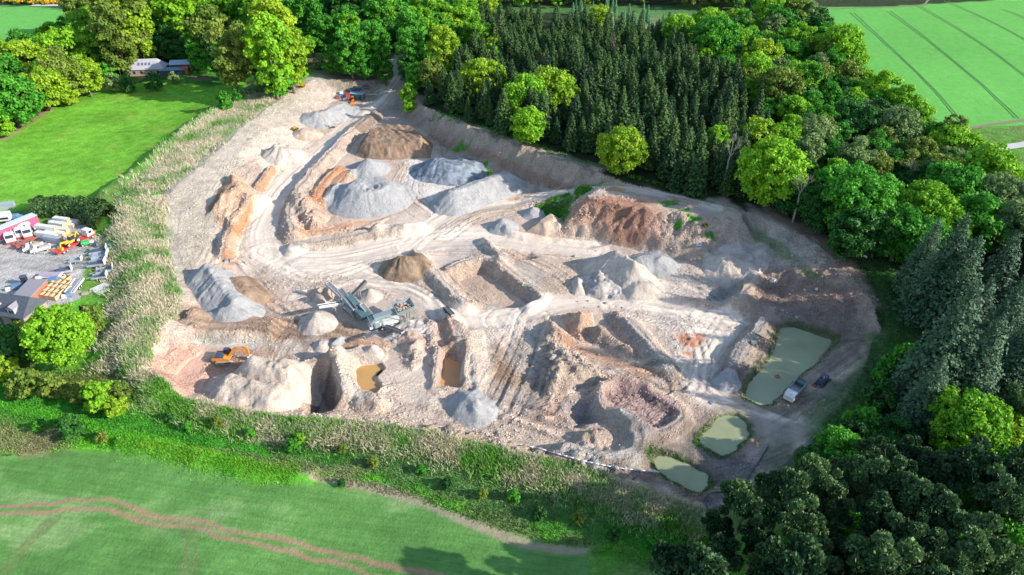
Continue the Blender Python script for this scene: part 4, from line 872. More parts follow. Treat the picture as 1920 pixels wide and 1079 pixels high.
def get_con(kind, i):
    key = (kind, i % 3)
    if key in CONP: return CONP[key]
    if kind == 'big': H, R, mt, dn, lf = 20.0, 5.0, 'blue', 2.1, .17
    elif kind == 'larch': H, R, mt, dn, lf = 12.0, 1.6, 'larch', .8, .2
    elif kind == 'brown': H, R, mt, dn, lf = 13.0, 2.4, 'brown', .55, .2
    else: H, R, mt, dn, lf = 13.5, 2.9, 'spruce', .95, .26
    V, F_, C_ = conifer_mesh(50 + 3 * key[1] + len(kind), H, R, dn, .35, lf)
    t = empty({'big': 'spruce_tree', 'larch': 'larch_tree'}.get(kind, 'spruce_tree')); mesh_np('crown', V, F_, CM[mt], t, C_)
    MB().cyl((0, 0, -.8), (0, 0, H * .95), .22 * R / 2.3, .03, 6).build('trunk', M_BARK, t, True)
    CONP[key] = dict(root=t, ch=kids(t), R=R, cz=H * .55, top=H, used=False, V=V, F=F_, C=C_); return CONP[key]
def get_pine(i):
    key = ('pine', i % 3)
    if key in CONP: return CONP[key]
    rng = np.random.default_rng(300 + key[1]); Vs = []; Cs = []; R = 4.2
    for k in range(24):
        z = rng.uniform(-.5, 1); ph = k * 2.4 + rng.uniform(-.3, .3); rr = math.sqrt(1 - min(z * z, .95)); kk = rng.uniform(.6, 1.0) if k % 3 else rng.uniform(.1, .5)
        c = np.array([math.cos(ph) * rr * R * kk, math.sin(ph) * rr * R * kk, z * 4.0 * kk]); lr = rng.uniform(.75, 1.5); m = int(330 * lr)
        d = rng.normal(size=(m, 3)); d /= np.linalg.norm(d, axis=1, keepdims=True); d[:, 2] = np.where(d[:, 2] < -.2, -d[:, 2] * .5, d[:, 2])
        pos = c + d * (lr * rng.uniform(.35, 1.12, m) ** .6)[:, None] * np.array([1, 1, .85]); nr = np.cross(d, rng.normal(size=d.shape)) + .4 * d
        Vs.append(quads_from(pos, nr, .15 * rng.uniform(.6, 1.4, m), rng, 1.5)); Cs.append(np.repeat(rng.uniform(.1, .6) + .4 * rng.uniform(0, 1, m), 4))
    V = np.concatenate(Vs); V[:, 2] += 9.5; t_ = np.concatenate(Cs); t = empty('pine_tree'); mesh_np('crown', V, np.arange(len(V)).reshape(-1, 4), CM['pine'], t, np.stack([t_, t_, t_, np.ones_like(t_)], 1))
    trunk_mb(11.5, .3, 400 + i, 8, 3.4, .5).build('trunk', M_BARK, t, True)
    CONP[key] = dict(root=t, ch=kids(t), R=R, cz=9.5, top=13.3, used=False); return CONP[key]
TREES = []     # (x, y, radius) for spacing
rt = random.Random(11)
def plant(pr, x, y, sc, label, group=None, sz=1.0, name=None, z=None):
    z = hz(x, y) if z is None else z; loc = (x, y, z - .1); rz = rt.uniform(0, 6.28); s3 = (sc, sc, sc * sz)
    if not pr['used']:
        r = pr['root']; r.location = loc; r.rotation_euler = (0, 0, rz); r.scale = s3; pr['used'] = True
        if label: r['label'] = label
        if group: r['group'] = group
    else: r = copy_tree(pr['root'], loc, rz, s3, label, group, pr['ch'])
    if group is None and 'group' in r: del r['group']
    r['category'] = 'tree'
    TREES.append((x, y, pr['R'] * sc)); return r
def crown_at(u, v, rpx, pr, sz=1.0):
    """place so that the crown is centred on pixel (u,v) with pixel radius rpx"""
    x, y, z = at(u, v); sc = 1.0
    for _ in range(5):
        zc = z + pr['cz'] * sc * sz; x, y = P(u, v, zc); z = hz(x, y); sc = rpx * mpp(x, y, zc) / pr['R']
    return x, y, sc
# kind, shape, u, v, radius in pixels, words for the label
BL = [
 # far left edge of the pasture
 ('lime','round',10,112,28),('green','round',46,96,28),('gold','wide',50,120,42),('lime','round',100,76,26),('green','wide',20,190,46),('gold','wide',80,168,40),('lime','round',120,96,40),
 ('olive','round',118,140,36),('gold','round',158,142,28),('olive','round',160,26,34),('lime','round',168,60,36),('lime','tall',188,84,26),('green','small',122,46,12),('lime','round',4,236,18),('green','round',-10,140,40),('gold','round',128,178,16),
 # wood behind the house
 ('olive','tall',228,36,44),('gold','tall',250,58,34),('olive','tall',215,72,32),('green','round',290,24,40),('green','round',300,62,30),('lime','tall',335,26,38),('green','round',372,30,34),('lime','wide',412,30,48),('olive','round',398,72,40),
 ('gold','round',440,20,34),('green','round',380,100,26),('olive','tall',430,96,36),('green','tall',470,40,28),('lime','tall',490,28,38),('gold','tall',512,60,38),('lime','tall',505,104,38),('gold','tall',540,112,34),('lime','round',560,88,26),
 ('dark','round',205,100,26),('dark','round',318,84,26),('dark','round',350,98,20),('dark','tall',415,104,26),('green','round',262,88,20),('green','small',186,130,10),('olive','small',222,112,9),
 # garden
 ('dark','small',287,154,14),('green','small',200,138,15),('dark','small',240,156,13),('olive','small',250,122,7),('pale','small',326,146,9),('pale','small',214,156,13),('dark','small',187,140,12),
 ('pale','small',498,150,18),('green','small',522,158,20),('pale','small',540,150,14),('green','small',422,192,13),('green','small',442,180,10),
 # top, behind the entrance
 ('green','tall',555,14,26),('green','tall',580,30,24),('green','round',610,14,26),('dark','round',640,12,28),('green','tall',648,52,24),('green','tall',655,92,26),('lime','tall',660,66,22),('green','tall',700,88,28),('green','tall',708,32,24),('lime','tall',718,30,22),
 ('green','round',565,55,20),('green','tall',605,64,22),('dark','round',680,16,28),('dark','round',720,14,26),('green','round',745,30,24),('green','tall',770,70,26),('lime','tall',786,52,26),('green','tall',770,100,26),('green','round',752,14,24),('dark','round',735,70,16),
 ('lime','round',800,14,26),('lime','wide',810,30,30),('dark','round',828,26,22),('lime','round',865,36,30),('lime','round',870,14,24),('gold','tall',832,98,26),('green','round',825,56,26),('gold','round',842,54,22),('lime','round',893,62,24),('gold','wide',905,8,24),
 ('green','small',630,138,20),('green','round',682,122,22),('pale','small',599,116,11),('green','tall',648,118,18),('green','tall',720,120,18),('olive','round',810,140,24),('lime','small',764,178,14),('lime','small',768,196,12),
 ('gold','wide',905,148,36),('gold','round',928,84,15),('lime','small',920,108,17),('lime','wide',985,186,40),('gold','wide',1036,172,40),('lime','round',990,236,30),('gold','huge',1166,282,45),('gold','round',1126,32,21),
 # right hand wood
 ('lime','round',1272,60,28),('lime','wide',1330,48,30),('green','wide',1340,74,40),('lime','round',1380,78,24),('lime','round',1388,106,16),('gold','round',1378,34,16),('lime','round',1440,16,26),('green','round',1455,42,26),('olive','round',1490,20,24),('pale','round',1520,30,20),
 ('lime','round',1500,10,20),('green','round',1395,58,16),('pale','round',1450,58,22),('lime','round',1500,78,28),('dark','round',1536,48,22),('lime','wide',1575,88,38),('green','round',1545,72,24),('lime','wide',1600,110,24),('gold','round',1434,104,28),('green','round',1478,100,22),
 ('lime','round',1414,132,30),('olive','wide',1462,168,38),('lime','wide',1500,150,36),('olive','round',1528,150,26),('green','round',1362,122,18),('green','round',1560,120,22),('green','round',1440,206,18),('lime','round',1486,212,26),
 ('olive','round',1585,150,26),('green','round',1600,172,22),('lime','round',1652,176,32),('lime','round',1690,196,28),('pale','wide',1680,244,40),('lime','round',1718,222,26),('green','round',1746,258,24),('lime','wide',1790,276,42),('olive','round',1722,290,28),
 ('gold','round',1424,262,36),('lime','round',1474,266,32),('lime','huge',1446,322,60),('pale','round',1526,262,36),('green','round',1548,228,22),('lime','round',1348,270,26),('dark','round',1560,288,26),('pale','round',1602,302,34),('olive','round',1652,270,26),
 ('olive','round',1640,318,28),('green','huge',1608,384,60),('green','round',1560,350,34),('green','round',1652,370,36),('lime','huge',1728,398,56),('olive','round',1700,318,30),('green','wide',1790,360,48),('lime','round',1850,322,44),('pale','wide',1868,376,50),
 ('olive','round',1760,330,34),('green','round',1830,420,50),('pale','round',1900,430,46),('green','round',1690,440,44),('dark','round',1540,400,30),('dark','round',1600,440,40),('dark','round',1650,440,40),('green','round',1720,450,44),('lime','round',1905,350,30),
 ('dark','round',1510,330,24),('dark','round',1620,240,30),('dark','round',1590,220,26),('dark','round',1645,215,24),('dark','round',1570,190,24),
 # lower right
 ('green','wide',1575,852,44),('lime','huge',1812,800,66),('gold','round',1888,820,44),('green','round',1822,940,40),('green','round',1900,990,50),('green','small',1690,676,26),('green','small',1664,700,22),('dark','small',1650,740,26),('green','small',1620,800,30),
 # the yard side
 ('lime','huge',112,632,54),('gold','small',36,598,11),('dark','small',4,622,14),('dark','small',30,650,30),('dark','small',58,612,10),('olive','small',168,600,22),('lime','small',185,742,26),('gold','small',216,762,18),('olive','small',45,720,24),('olive','small',100,725,20),
 ('dark','small',318,782,9),('green','small',352,800,8),('olive','small',408,792,9),('green','small',470,812,8),('green','small',548,836,12),('lime','small',560,822,9),('olive','small',640,842,8),('olive','small',700,866,10),('green','small',790,880,9),('dark','small',842,905,11),('olive','small',905,925,10),('green','small',965,930,11),('dark','small',1010,962,12),('olive','small',1085,968,11),('dark','small',1150,1000,12),('green','small',1230,1010,12),('dark','small',640,905,7),('green','small',70,800,9),('olive','small',190,820,10),
 ('olive','small',150,735,18),('olive','small',226,735,16),('gold','small',5,690,20),('dark','small',130,800,20),('green','small',5,1e3,0.1)]
BL = BL[:-1]
CW = {'lime': 'lime green', 'gold': 'yellow-green', 'green': 'fresh green', 'dark': 'dark green', 'olive': 'olive green', 'pale': 'pale grey-green'}
def where(u, v):
    if v > 740 and 300 <= u < 1300: return 'on the grass verge along the near edge'
    if v > 560:
        if u < 300: return 'near the slate-roofed house'
        return 'in the wood at the lower right'
    if u < 190: return 'along the far left edge of the pasture'
    if u < 470 and v > 118: return 'in the garden of the farmhouse'
    if u < 575 and v <= 118: return 'in the wood behind the farmhouse'
    if u < 575: return 'on the bank between farmhouse and quarry'
    if u < 800: return 'by the quarry entrance road'
    if u < 1235: return 'among the dark spruces' if v > 70 else 'at the far top edge of the spruces'
    if v < 125: return 'in the far end of the right hand wood'
    if v < 330: return 'in the middle of the right hand wood'
    return 'in the right hand wood beside the quarry rim'
NUM = ['first','second','third','fourth','fifth','sixth','seventh','eighth','ninth','tenth','eleventh','twelfth','thirteenth','fourteenth','fifteenth','sixteenth','seventeenth','eighteenth','nineteenth','twentieth']
SPECIAL = {(1166,282): 'lone round yellow-green beech bulging out of the spruces at the cliff edge', (1446,322): 'largest bright lime green beech, beside the bare tree on the quarry rim', (112,632): 'big vivid lime green maple beside the slate-roofed house',
 (287,154): 'broad dark bush tree hiding the front of the farmhouse', (326,146): 'slim pale tree in front of the blue sheds of the farmhouse', (1812,800): 'big lit fresh green tree among the pines at the lower right', (1575,852): 'lit green tree closest to the small ponds',
 (905,148): 'round yellow-green beech at the left edge of the spruces', (630,138): 'small bright green conical tree beside the parked quarry machines', (985,186): 'left of the pair of big beeches in the middle of the spruces', (1036,172): 'right of the pair of big beeches in the middle of the spruces',
 (990,236): 'lower lime green beech in front of the pair among the spruces', (422,192): 'round green bush casting a shadow on the pasture edge', (832,98): 'tall yellow-green tree standing right of the entrance road', (1126,32): 'lone golden tree among the pale larches'}
sh = {}; rows = {}
for i, b in enumerate(BL):
    if (b[2], b[3]) not in SPECIAL: rows.setdefault((b[0], where(b[2], b[3]), b[1] == 'small'), []).append(b)
lab = {}
for (kd, wh, sm), l in rows.items():
    l.sort(key=lambda b: b[2]); bw = 'bush' if sm else 'tree'
    for j, b in enumerate(l):
        if len(l) == 1: t = f'only {CW[kd]} {bw} {wh}'
        elif j == 0: t = f'leftmost {CW[kd]} {bw} {wh}'
        elif j == len(l) - 1: t = f'rightmost {CW[kd]} {bw} {wh}'
        else: t = f'{NUM[j]} {CW[kd]} {bw} from the left {wh}'
        lab[(b[2], b[3])] = t
for i, (kd, shp, u, v, r) in enumerate(BL):
    pr = get_broad(kd, shp, i * 7 + int(u)); szz = rt.uniform(.95, 1.12)
    x, y, sc = crown_at(u, v, r * 1.15, pr, szz)
    o = plant(pr, x, y, sc, SPECIAL.get((u, v), lab.get((u, v))), 'broadleaved trees and bushes round the quarry', szz)
    if shp == 'small' and r < 22: o['category'] = 'bush'; o.name = 'leafy_bush'
# --- spruce wood: sampled over its ground, kept off the broadleaved crowns
def scatter_poly(pix, z, spacing, seed, jit=.5, margin=0):
    pts = PP(pix, z); xs = [p[0] for p in pts]; ys = [p[1] for p in pts]; rnd = random.Random(seed); out = []; row = 0; y = min(ys)
    while y < max(ys):
        x = min(xs) + (spacing / 2 if row % 2 else 0)
        while x < max(xs):
            px = x + rnd.uniform(-jit, jit) * spacing; py = y + rnd.uniform(-jit, jit) * spacing * .87
            if inside(np.array([px]), np.array([py]), pts)[0]: out.append((px, py))
            x += spacing
        y += spacing * .87; row += 1
    return out
WOOD = [(770,225),(800,232),(870,252),(960,286),(1060,320),(1160,350),(1260,378),(1345,395),(1400,400),(1440,330),(1420,215),(1350,160),(1300,120),(1240,70),(1100,62),(900,30),(870,110),(850,170),(770,190)]
WOODz = 9
sp = scatter_poly(WOOD, WOODz, 6.3, 3)
bigs = [(x, y, r) for x, y, r in TREES]
def clear(x, y, k=.75, lst=bigs):
    return all((x - a) ** 2 + (y - b) ** 2 > (r * k) ** 2 for a, b, r in lst)
sp = [p for p in sp if clear(*p) and poly_sd(np.array([p[0]]), np.array([p[1]]), rim_w)[0] < -2.0]
sp.sort(key=lambda p: p[1])
far_V = []; far_C = []
for i, (x, y) in enumerate(sp):
    sc = rt.uniform(.62, 1.22); pr = get_con('spruce', rt.randrange(3))
    if i < 290: plant(pr, x, y, sc, 'narrow dark spruce standing in the dense spruce wood behind the quarry cliff', 'dark spruces of the wood behind the quarry', rt.uniform(.95, 1.15))
    else:
        a = rt.uniform(0, 6.28); ca, sa = math.cos(a), math.sin(a); V = pr['V']; W_ = np.stack([(V[:, 0] * ca - V[:, 1] * sa) * sc + x, (V[:, 0] * sa + V[:, 1] * ca) * sc + y, V[:, 2] * sc + hz(x, y)], 1)
        far_V.append(W_); far_C.append(pr['C'])
print('spruces', len(sp))
if far_V:
    V = np.concatenate(far_V); o = mesh_np('far_spruce_wood', V, np.arange(len(V)).reshape(-1, 4), CM['spruce'], None, np.concatenate(far_C)); tag(o, 'far rows of the dark spruce wood', 'wood', None, 'stuff')
for j, (u, v) in enumerate([(1018,128),(1098,150),(1300,112),(870,122),(1210,190),(1150,90),(940,60)]):
    pr = get_con('brown', j); x, y, sc = crown_at(u, v, 11, pr); plant(pr, x, y, sc * 1.05, 'thin brownish dying spruce standing among the green spruces', 'dying spruces in the spruce wood')
# pale larches at the top
for i, (x, y) in enumerate(scatter_poly([(1060,50),(1130,62),(1240,95),(1300,100),(1240,50),(1180,30),(1080,25)], 8, 9.5, 5)):
    if clear(x, y): plant(get_con('larch', i), x, y, rt.uniform(.7, 1.05), 'slender pale green larch in the clearing at the top of the spruce wood', 'pale larches at the top of the spruce wood')
# big spruces, right
for j, (u, v, r, lb) in enumerate([(1782,640,68,'tallest grey-green spruce standing over the right hand track'),(1772,500,54,'broad spruce behind the bend of the right hand track'),(1735,478,38,'spruce closest to the quarry rim on the right'),(1800,530,50,'spruce between the tallest spruce and the pale willows'),
   (1870,520,48,'spruce near the right edge, behind the tallest one'),(1880,610,50,'dark spruce near the right edge beside the tallest one'),(1838,680,56,'low spruce in front of the dark gap at the right edge'),(1905,690,46,'spruce touching the right edge above the lit green tree'),
   (1742,735,42,'shaded spruce leaning over the grassy track'),(1905,570,40,'spruce cut by the right edge of the view')]):
    pr = get_con('big', j); x, y, sc = crown_at(u, v, r, pr, 1.15); plant(pr, x, y, sc, lb, 'large spruces on the right', 1.15)
# pines, bottom right
PIN = [(1395,950,44),(1470,930,46),(1530,905,44),(1600,900,44),(1660,885,40),(1500,985,44),(1420,1010,40),(1560,960,40),(1640,980,44),(1600,1040,44),(1520,1050,44),(1440,1070,40),(1360,1040,40),(1345,985,28),(1690,940,40),(1700,1010,46),
 (1740,960,46),(1680,1070,44),(1760,1040,48),(1830,1010,46),(1800,1075,44),(1880,1060,44),(1760,890,46),(1830,880,46),(1705,850,34),(1880,930,44),(1850,950,30),(1290,1075,26),(1640,850,30),(1560,1090,40),(1910,880,40),(1900,760,36)]
PIN.sort(); BAND = [(905, 'in the back row towards the ponds'), (965, 'in the second row from the ponds'), (1035, 'in the third row from the ponds'), (2000, 'in the row along the bottom edge')]; seen_ = {}
for j, (u, v, r) in enumerate(PIN):
    pr = get_pine(j); x, y, sc = crown_at(u, v, r * rt.uniform(.85, 1.2), pr, 1.35)
    bd = next(t for lim, t in BAND if v < lim); seen_[bd] = seen_.get(bd, -1) + 1
    plant(pr, x, y, sc, f'{NUM[seen_[bd]]} bushy dark pine from the left {bd}', 'bushy pines of the lower right wood', 1.35)
for j, (x, y) in enumerate([(24,52),(31,46),(38,53),(45,46),(50,54),(57,48),(30,38),(42,38)]):
    plant(get_pine(j), x, y, 1.15, 'bushy dark pine below the bottom edge of the view', 'pines below the bottom edge', 1.3)
# trees outside the frame on the right: they cast the shade over the ponds (seen from a step aside)
for j in range(110):
    y = rt.uniform(55, 165); x = .75 * (y * CP + 57) + rt.uniform(6, 42)
    if clear(x, y, .6, TREES): plant(get_con('big', j), x, y, rt.uniform(.5, .7) if y < 92 else rt.uniform(1.0, 1.3), 'tall spruce in the wood beyond the right edge of the view', 'large spruces beyond the right edge')
for j in range(14):
    u = rt.uniform(1745, 1900); v = rt.uniform(560, 900); x, y, z = at(u, v)
    if clear(x, y, .8, TREES): plant(get_con('big', j), x, y, rt.uniform(.8, 1.1), 'shaded spruce filling the gaps of the right hand wood', 'shaded spruces of the right hand wood')
# filler trees between the traced ones: the nearest are things, the far rest one wood
FILL = []
KEEP = [(*P(283,138,4), 17), (*P(335,132,4), 14), (*P(300,150,4), 14), (*P(400,140,4), 16), (*P(745,120,3), 9), (*P(742,145,3), 9), (*P(752,98,4), 8), (*P(670,180,1), 13), (*P(600,115,5), 14), (*P(760,75,5), 6)]
def fill(pix, z, sp_, seed, kinds, lb, gp, k=.55, sc=(.75, 1.15), shp=('round', 'tall', 'round', 'wide'), far=False):
    r_ = random.Random(seed)
    for x, y in scatter_poly(pix, z, sp_, seed):
        if not clear(x, y, k, TREES) or not clear(x, y, 1, KEEP) or int(regv(np.array([x]), np.array([y]))[0]) not in (0, 5, 8): continue
        s_ = r_.uniform(*sc); FILL.append((x, y, s_, r_.choice(kinds), r_.choice(shp), r_.uniform(.9, 1.15), lb, gp, far)); TREES.append((x, y, 4.6 * s_))
fill([(480,-8),(900,-8),(1250,-8),(1520,-4),(1500,22),(1340,30),(1240,14),(1060,20),(900,22),(700,30),(480,20)], 6, 9.5, 31, ['dark','green','olive','green','lime'], '', '', .55, (.85, 1.25), far=True)
fill([(1300,120),(1340,60),(1500,40),(1560,100),(1640,190),(1740,270),(1830,300),(1920,350),(1925,500),(1800,500),(1700,470),(1600,470),(1500,420),(1400,390),(1450,330),(1420,230),(1350,160)], 9, 8.5, 32, ['green','dark','olive','lime','pale','green'], 'broadleaved tree filling the right hand wood between the larger crowns', 'broadleaved filling of the right hand wood')
fill([(-5,150),(60,125),(115,95),(160,45),(190,10),(480,10),(560,60),(560,110),(400,118),(200,110),(180,150),(100,190),(-5,260)], 5, 9, 33, ['green','lime','olive','green','dark'], 'broadleaved tree filling the wood beyond the pasture', 'broadleaved filling of the wood beyond the pasture', .5)
fill([(560,20),(900,20),(870,90),(850,150),(770,170),(765,110),(730,100),(640,100),(570,90)], 6, 8.0, 34, ['green','dark','green'], 'green tree filling the wood round the entrance road', 'filling of the wood round the entrance road', .55)
fill([(1500,860),(1620,820),(1700,760),(1920,640),(1920,1079),(1380,1079),(1400,1000)], 2, 8.5, 35, ['green','dark','dark'], 'green undergrowth tree between the pines at the lower right', 'undergrowth of the lower right wood', .6, (.6,.9))
FILL.sort(key=lambda f: f[1] + (1e4 if f[8] else 0)); n_bl = sum(1 for b in BL if b[0] in ('green', 'dark', 'olive') and not (b[1] == 'small' and b[4] < 22)); nb = max(0, 292 - n_bl); print('fill', len(FILL), 'single', nb)
rf_ = random.Random(77); WV, WC, WM = [], [], []; KM = ['green', 'dark', 'olive', 'lime', 'pale']
LOWC = {s_: [crown_mesh('w', 900 + i, *p_, low=-.6, lobe=(.22, .34)) for i in range(2)] for s_, p_ in {'round': (4.7, 5.3, 34, 60, .40), 'tall': (3.9, 6.8, 34, 60, .38), 'wide': (5.4, 5.0, 36, 64, .42)}.items()}
for i, (x, y, s_, kd, shp, sz_, lb, gp, far) in enumerate(FILL):
    if i < nb or kd in ('pale', 'lime') and not far: plant(get_broad(kd, shp, rf_.randrange(3)), x, y, s_, lb, gp, sz_)
    else:
        V, F_, C_ = LOWC[shp][rf_.randrange(2)]; a_ = rf_.uniform(0, 6.28); ca, sa = math.cos(a_), math.sin(a_); dt = rf_.uniform(-.2, .2)
        WV.append(np.stack([(V[:, 0] * ca - V[:, 1] * sa) * s_ + x, (V[:, 0] * sa + V[:, 1] * ca) * s_ + y, (V[:, 2] + 5.6) * s_ * sz_ + hz(x, y)], 1)); cc_ = C_.copy(); cc_[:, :3] = np.clip(cc_[:, :3] + dt, 0, 1); WC.append(cc_); WM.append(np.full(len(F_), KM.index(kd), np.int32))
if WV:
    V = np.concatenate(WV); o = mesh_np('far_broadleaved_wood', V, np.arange(len(V)).reshape(-1, 4), LM['green'], None, np.concatenate(WC)); tag(o, 'far-off broadleaved wood reading as one green mass', 'wood', None, 'stuff')
    for kd in KM[1:]: o.data.materials.append(LM[kd])
    mi_ = np.concatenate(WM)
    if len(mi_) == len(o.data.polygons): o.data.polygons.foreach_set('material_index', mi_)
# bare trees
def bare_tree(name, label, u, v, H, sd, mat):
    rnd = random.Random(sd); mb = MB(); t = empty(name)
    def br(p, d, L, r, dep):
        q = p + d * L; m_ = p + d * L * .5 + Vector((rnd.uniform(-.1, .1), rnd.uniform(-.1, .1), 0)) * L
        mb.tube([p, m_, q], [r, r * .8, r * .6], 5)
        if dep == 0: return
        for k in range(3 if dep > 1 else 4):
            e = (d + Vector((rnd.uniform(-1, 1), rnd.uniform(-1, 1), rnd.uniform(-.25, .8))) * .75).normalized(); br(p + d * L * rnd.uniform(.5, 1), e, L * rnd.uniform(.55, .75), r * .55, dep - 1)
    x, y, z = at(u, v); t.location = (x, y, z)
    tb = MB(); tb.cyl((0, 0, -.5), (0, 0, H * .45), .35, .25, 8).build('trunk', mat, t, True)
    br(Vector((0, 0, H * .42)), Vector((.05, 0, 1)), H * .22, .24, 5); mb.build('branches', mat, t)
    tag(t, label, 'tree', 'bare trees on the quarry rim'); return t
M_DEAD = paint('dead_wood', (.34, .31, .28), .9, 0, .3, 3)
bare_tree('bare_tree', 'tall bare grey tree in front of the yellow-green beeches on the quarry rim', 1354, 366, 20, 3, M_DEAD)
bare_tree('bare_tree', 'leaning bare grey tree right of the largest lime green beech', 1486, 418, 16, 8, M_DEAD)
bare_tree('bare_tree', 'bare grey tree deep among the dark trees of the right hand wood', 1690, 372, 14, 12, M_DEAD)
# white birch trunks seen in the dark wood behind the farmhouse
for j, (u, v) in enumerate([(305,86),(312,84),(340,88),(346,84),(358,100),(364,92),(375,92),(384,90),(186,104),(155,166),(72,196)]):
    x, y, z = at(u, v); t = empty('birch_tree', (x, y, z)); MB().cyl((0, 0, -.5), (rt.uniform(-.4, .4), 0, 12), .20, .12, 6).build('trunk', M_BIRCH, t, True)
    pr = get_broad('dark', 'small', 0); c = pr['ch'][0].copy() if pr['ch'][0].name.startswith('crown') else pr['ch'][1].copy(); COL.objects.link(c); c.parent = t; c.location = (0, 0, 8.5); c.scale = (1.2, 1.2, 1.2)
    tag(t, 'pale slim trunk among the dark trees behind the farmhouse' if j < 9 else ['leaning white trunk under the lime green crowns at the pasture corner', 'white trunk under the yellow-green crown at the left of the pasture'][j - 9], 'tree', 'pale trunks behind the farmhouse' if j < 9 else None)
# unused colour prototypes are removed
for pr in list(proto.values()) + list(CONP.values()):
    if not pr['used']:
        for c in pr['ch']: bpy.data.objects.remove(c)
        bpy.data.objects.remove(pr['root'])
# ================================================================== MACHINES, VEHICLES, BUILDINGS
WHT = paint('white_paint', (.78,.78,.77), .4); DKG = paint('dark_glass', (.02,.03,.05), .15, 0, .1); BLK = paint('black_rubber', (.03,.03,.03), .8); STL = paint('bare_steel', (.42,.43,.45), .45, .3)
ORG = paint('orange_paint', (.80,.27,.02), .45, 0, .3); YEL = paint('yellow_paint', (.85,.45,.02), .45); RED = paint('red_paint', (.62,.04,.04), .45); TEAL = paint('teal_paint', (.04,.12,.15), .5, 0, .4, .8)
LTEAL = paint('pale_teal_paint', (.22,.31,.34), .5, 0, .35, .8); MAR = paint('maroon_curtain', (.46,.07,.17), .6, 0, .15, .7); SLATE = paint('slate', (.055,.075,.12), .6, 0, .3, 2); LSL = paint('light_slate', (.26,.25,.29), .7, 0, .3, 2)
WOODM = paint('sawn_timber', (.60,.42,.25), .8, 0, .25, 2); TRKM = paint('pale_track_steel', (.48,.42,.34), .7, 0, .4, 2); DBL = paint('dark_blue_paint', (.03,.06,.12), .35); GALV = paint('galvanised', (.50,.55,.62), .4, .4, .25, 2)
GRNP = paint('green_paint', (.03,.50,.12), .5); BLUP = paint('blue_paint', (.08,.22,.42), .5, 0, .3); STONE = paint('stone_wall', (.36,.29,.22), .9, 0, .3, 2); BRK = paint('red_brick', (.40,.14,.08), .9); GLS = paint('window_glass', (.10,.16,.24), .1, 0, .1)
BELT = paint('conveyor_belt', (.09,.10,.12), .6, 0, .4, 1.5); RUST = paint('rusty_red_steel', (.42,.10,.07), .7, 0, .4, 2)
def seat(u, v):
    x, y, z = at(u, v); return (x, y, z)
def hdg(u0, v0, u1, v1):
    a = at(u0, v0); b = at(u1, v1); return math.atan2(b[1] - a[1], b[0] - a[0])
def thing(name, label, cat, u, v, rz=0.0, group=None, loc=None):
    return tag(empty(name, loc or seat(u, v), rz), label, cat, group)
def wheel(parent, x, y, r=.5, w_=.3, hub=WHT):
    mb = MB(); mb.cyl((x, y - w_ / 2, r), (x, y + w_ / 2, r), r, None, 12); o = mb.build('wheel', BLK, parent)
    h = MB(); h.cyl((x, y - w_ / 2 - .02, r), (x, y + w_ / 2 + .02, r), r * .5, None, 10); h.build('hub', hub, o); return o
def track_mb(x0, x1, y, w_, h):
    mb = MB(); n = 8; pr = []
    for i in range(n + 1):
        a = math.pi / 2 + math.pi * i / n; pr.append((x0 + h / 2 + math.cos(a) * h / 2, h / 2 + math.sin(a) * h / 2))
    for i in range(n + 1):
        a = -math.pi / 2 + math.pi * i / n; pr.append((x1 - h / 2 + math.cos(a) * h / 2, h / 2 + math.sin(a) * h / 2))
    return mb.prism(pr, y - w_ / 2, y + w_ / 2)
def track(parent, x0, x1, y, w_, h):
    o = track_mb(x0, x1, y, w_, h).build('track', TRKM, parent); mb = MB()
    mb.box(x0 + h * .4, y - w_ / 2 - .03, h * .3, x1 - h * .4, y + w_ / 2 + .03, h * .66); 
    mb.build('roller_frame', BLK, o); return o
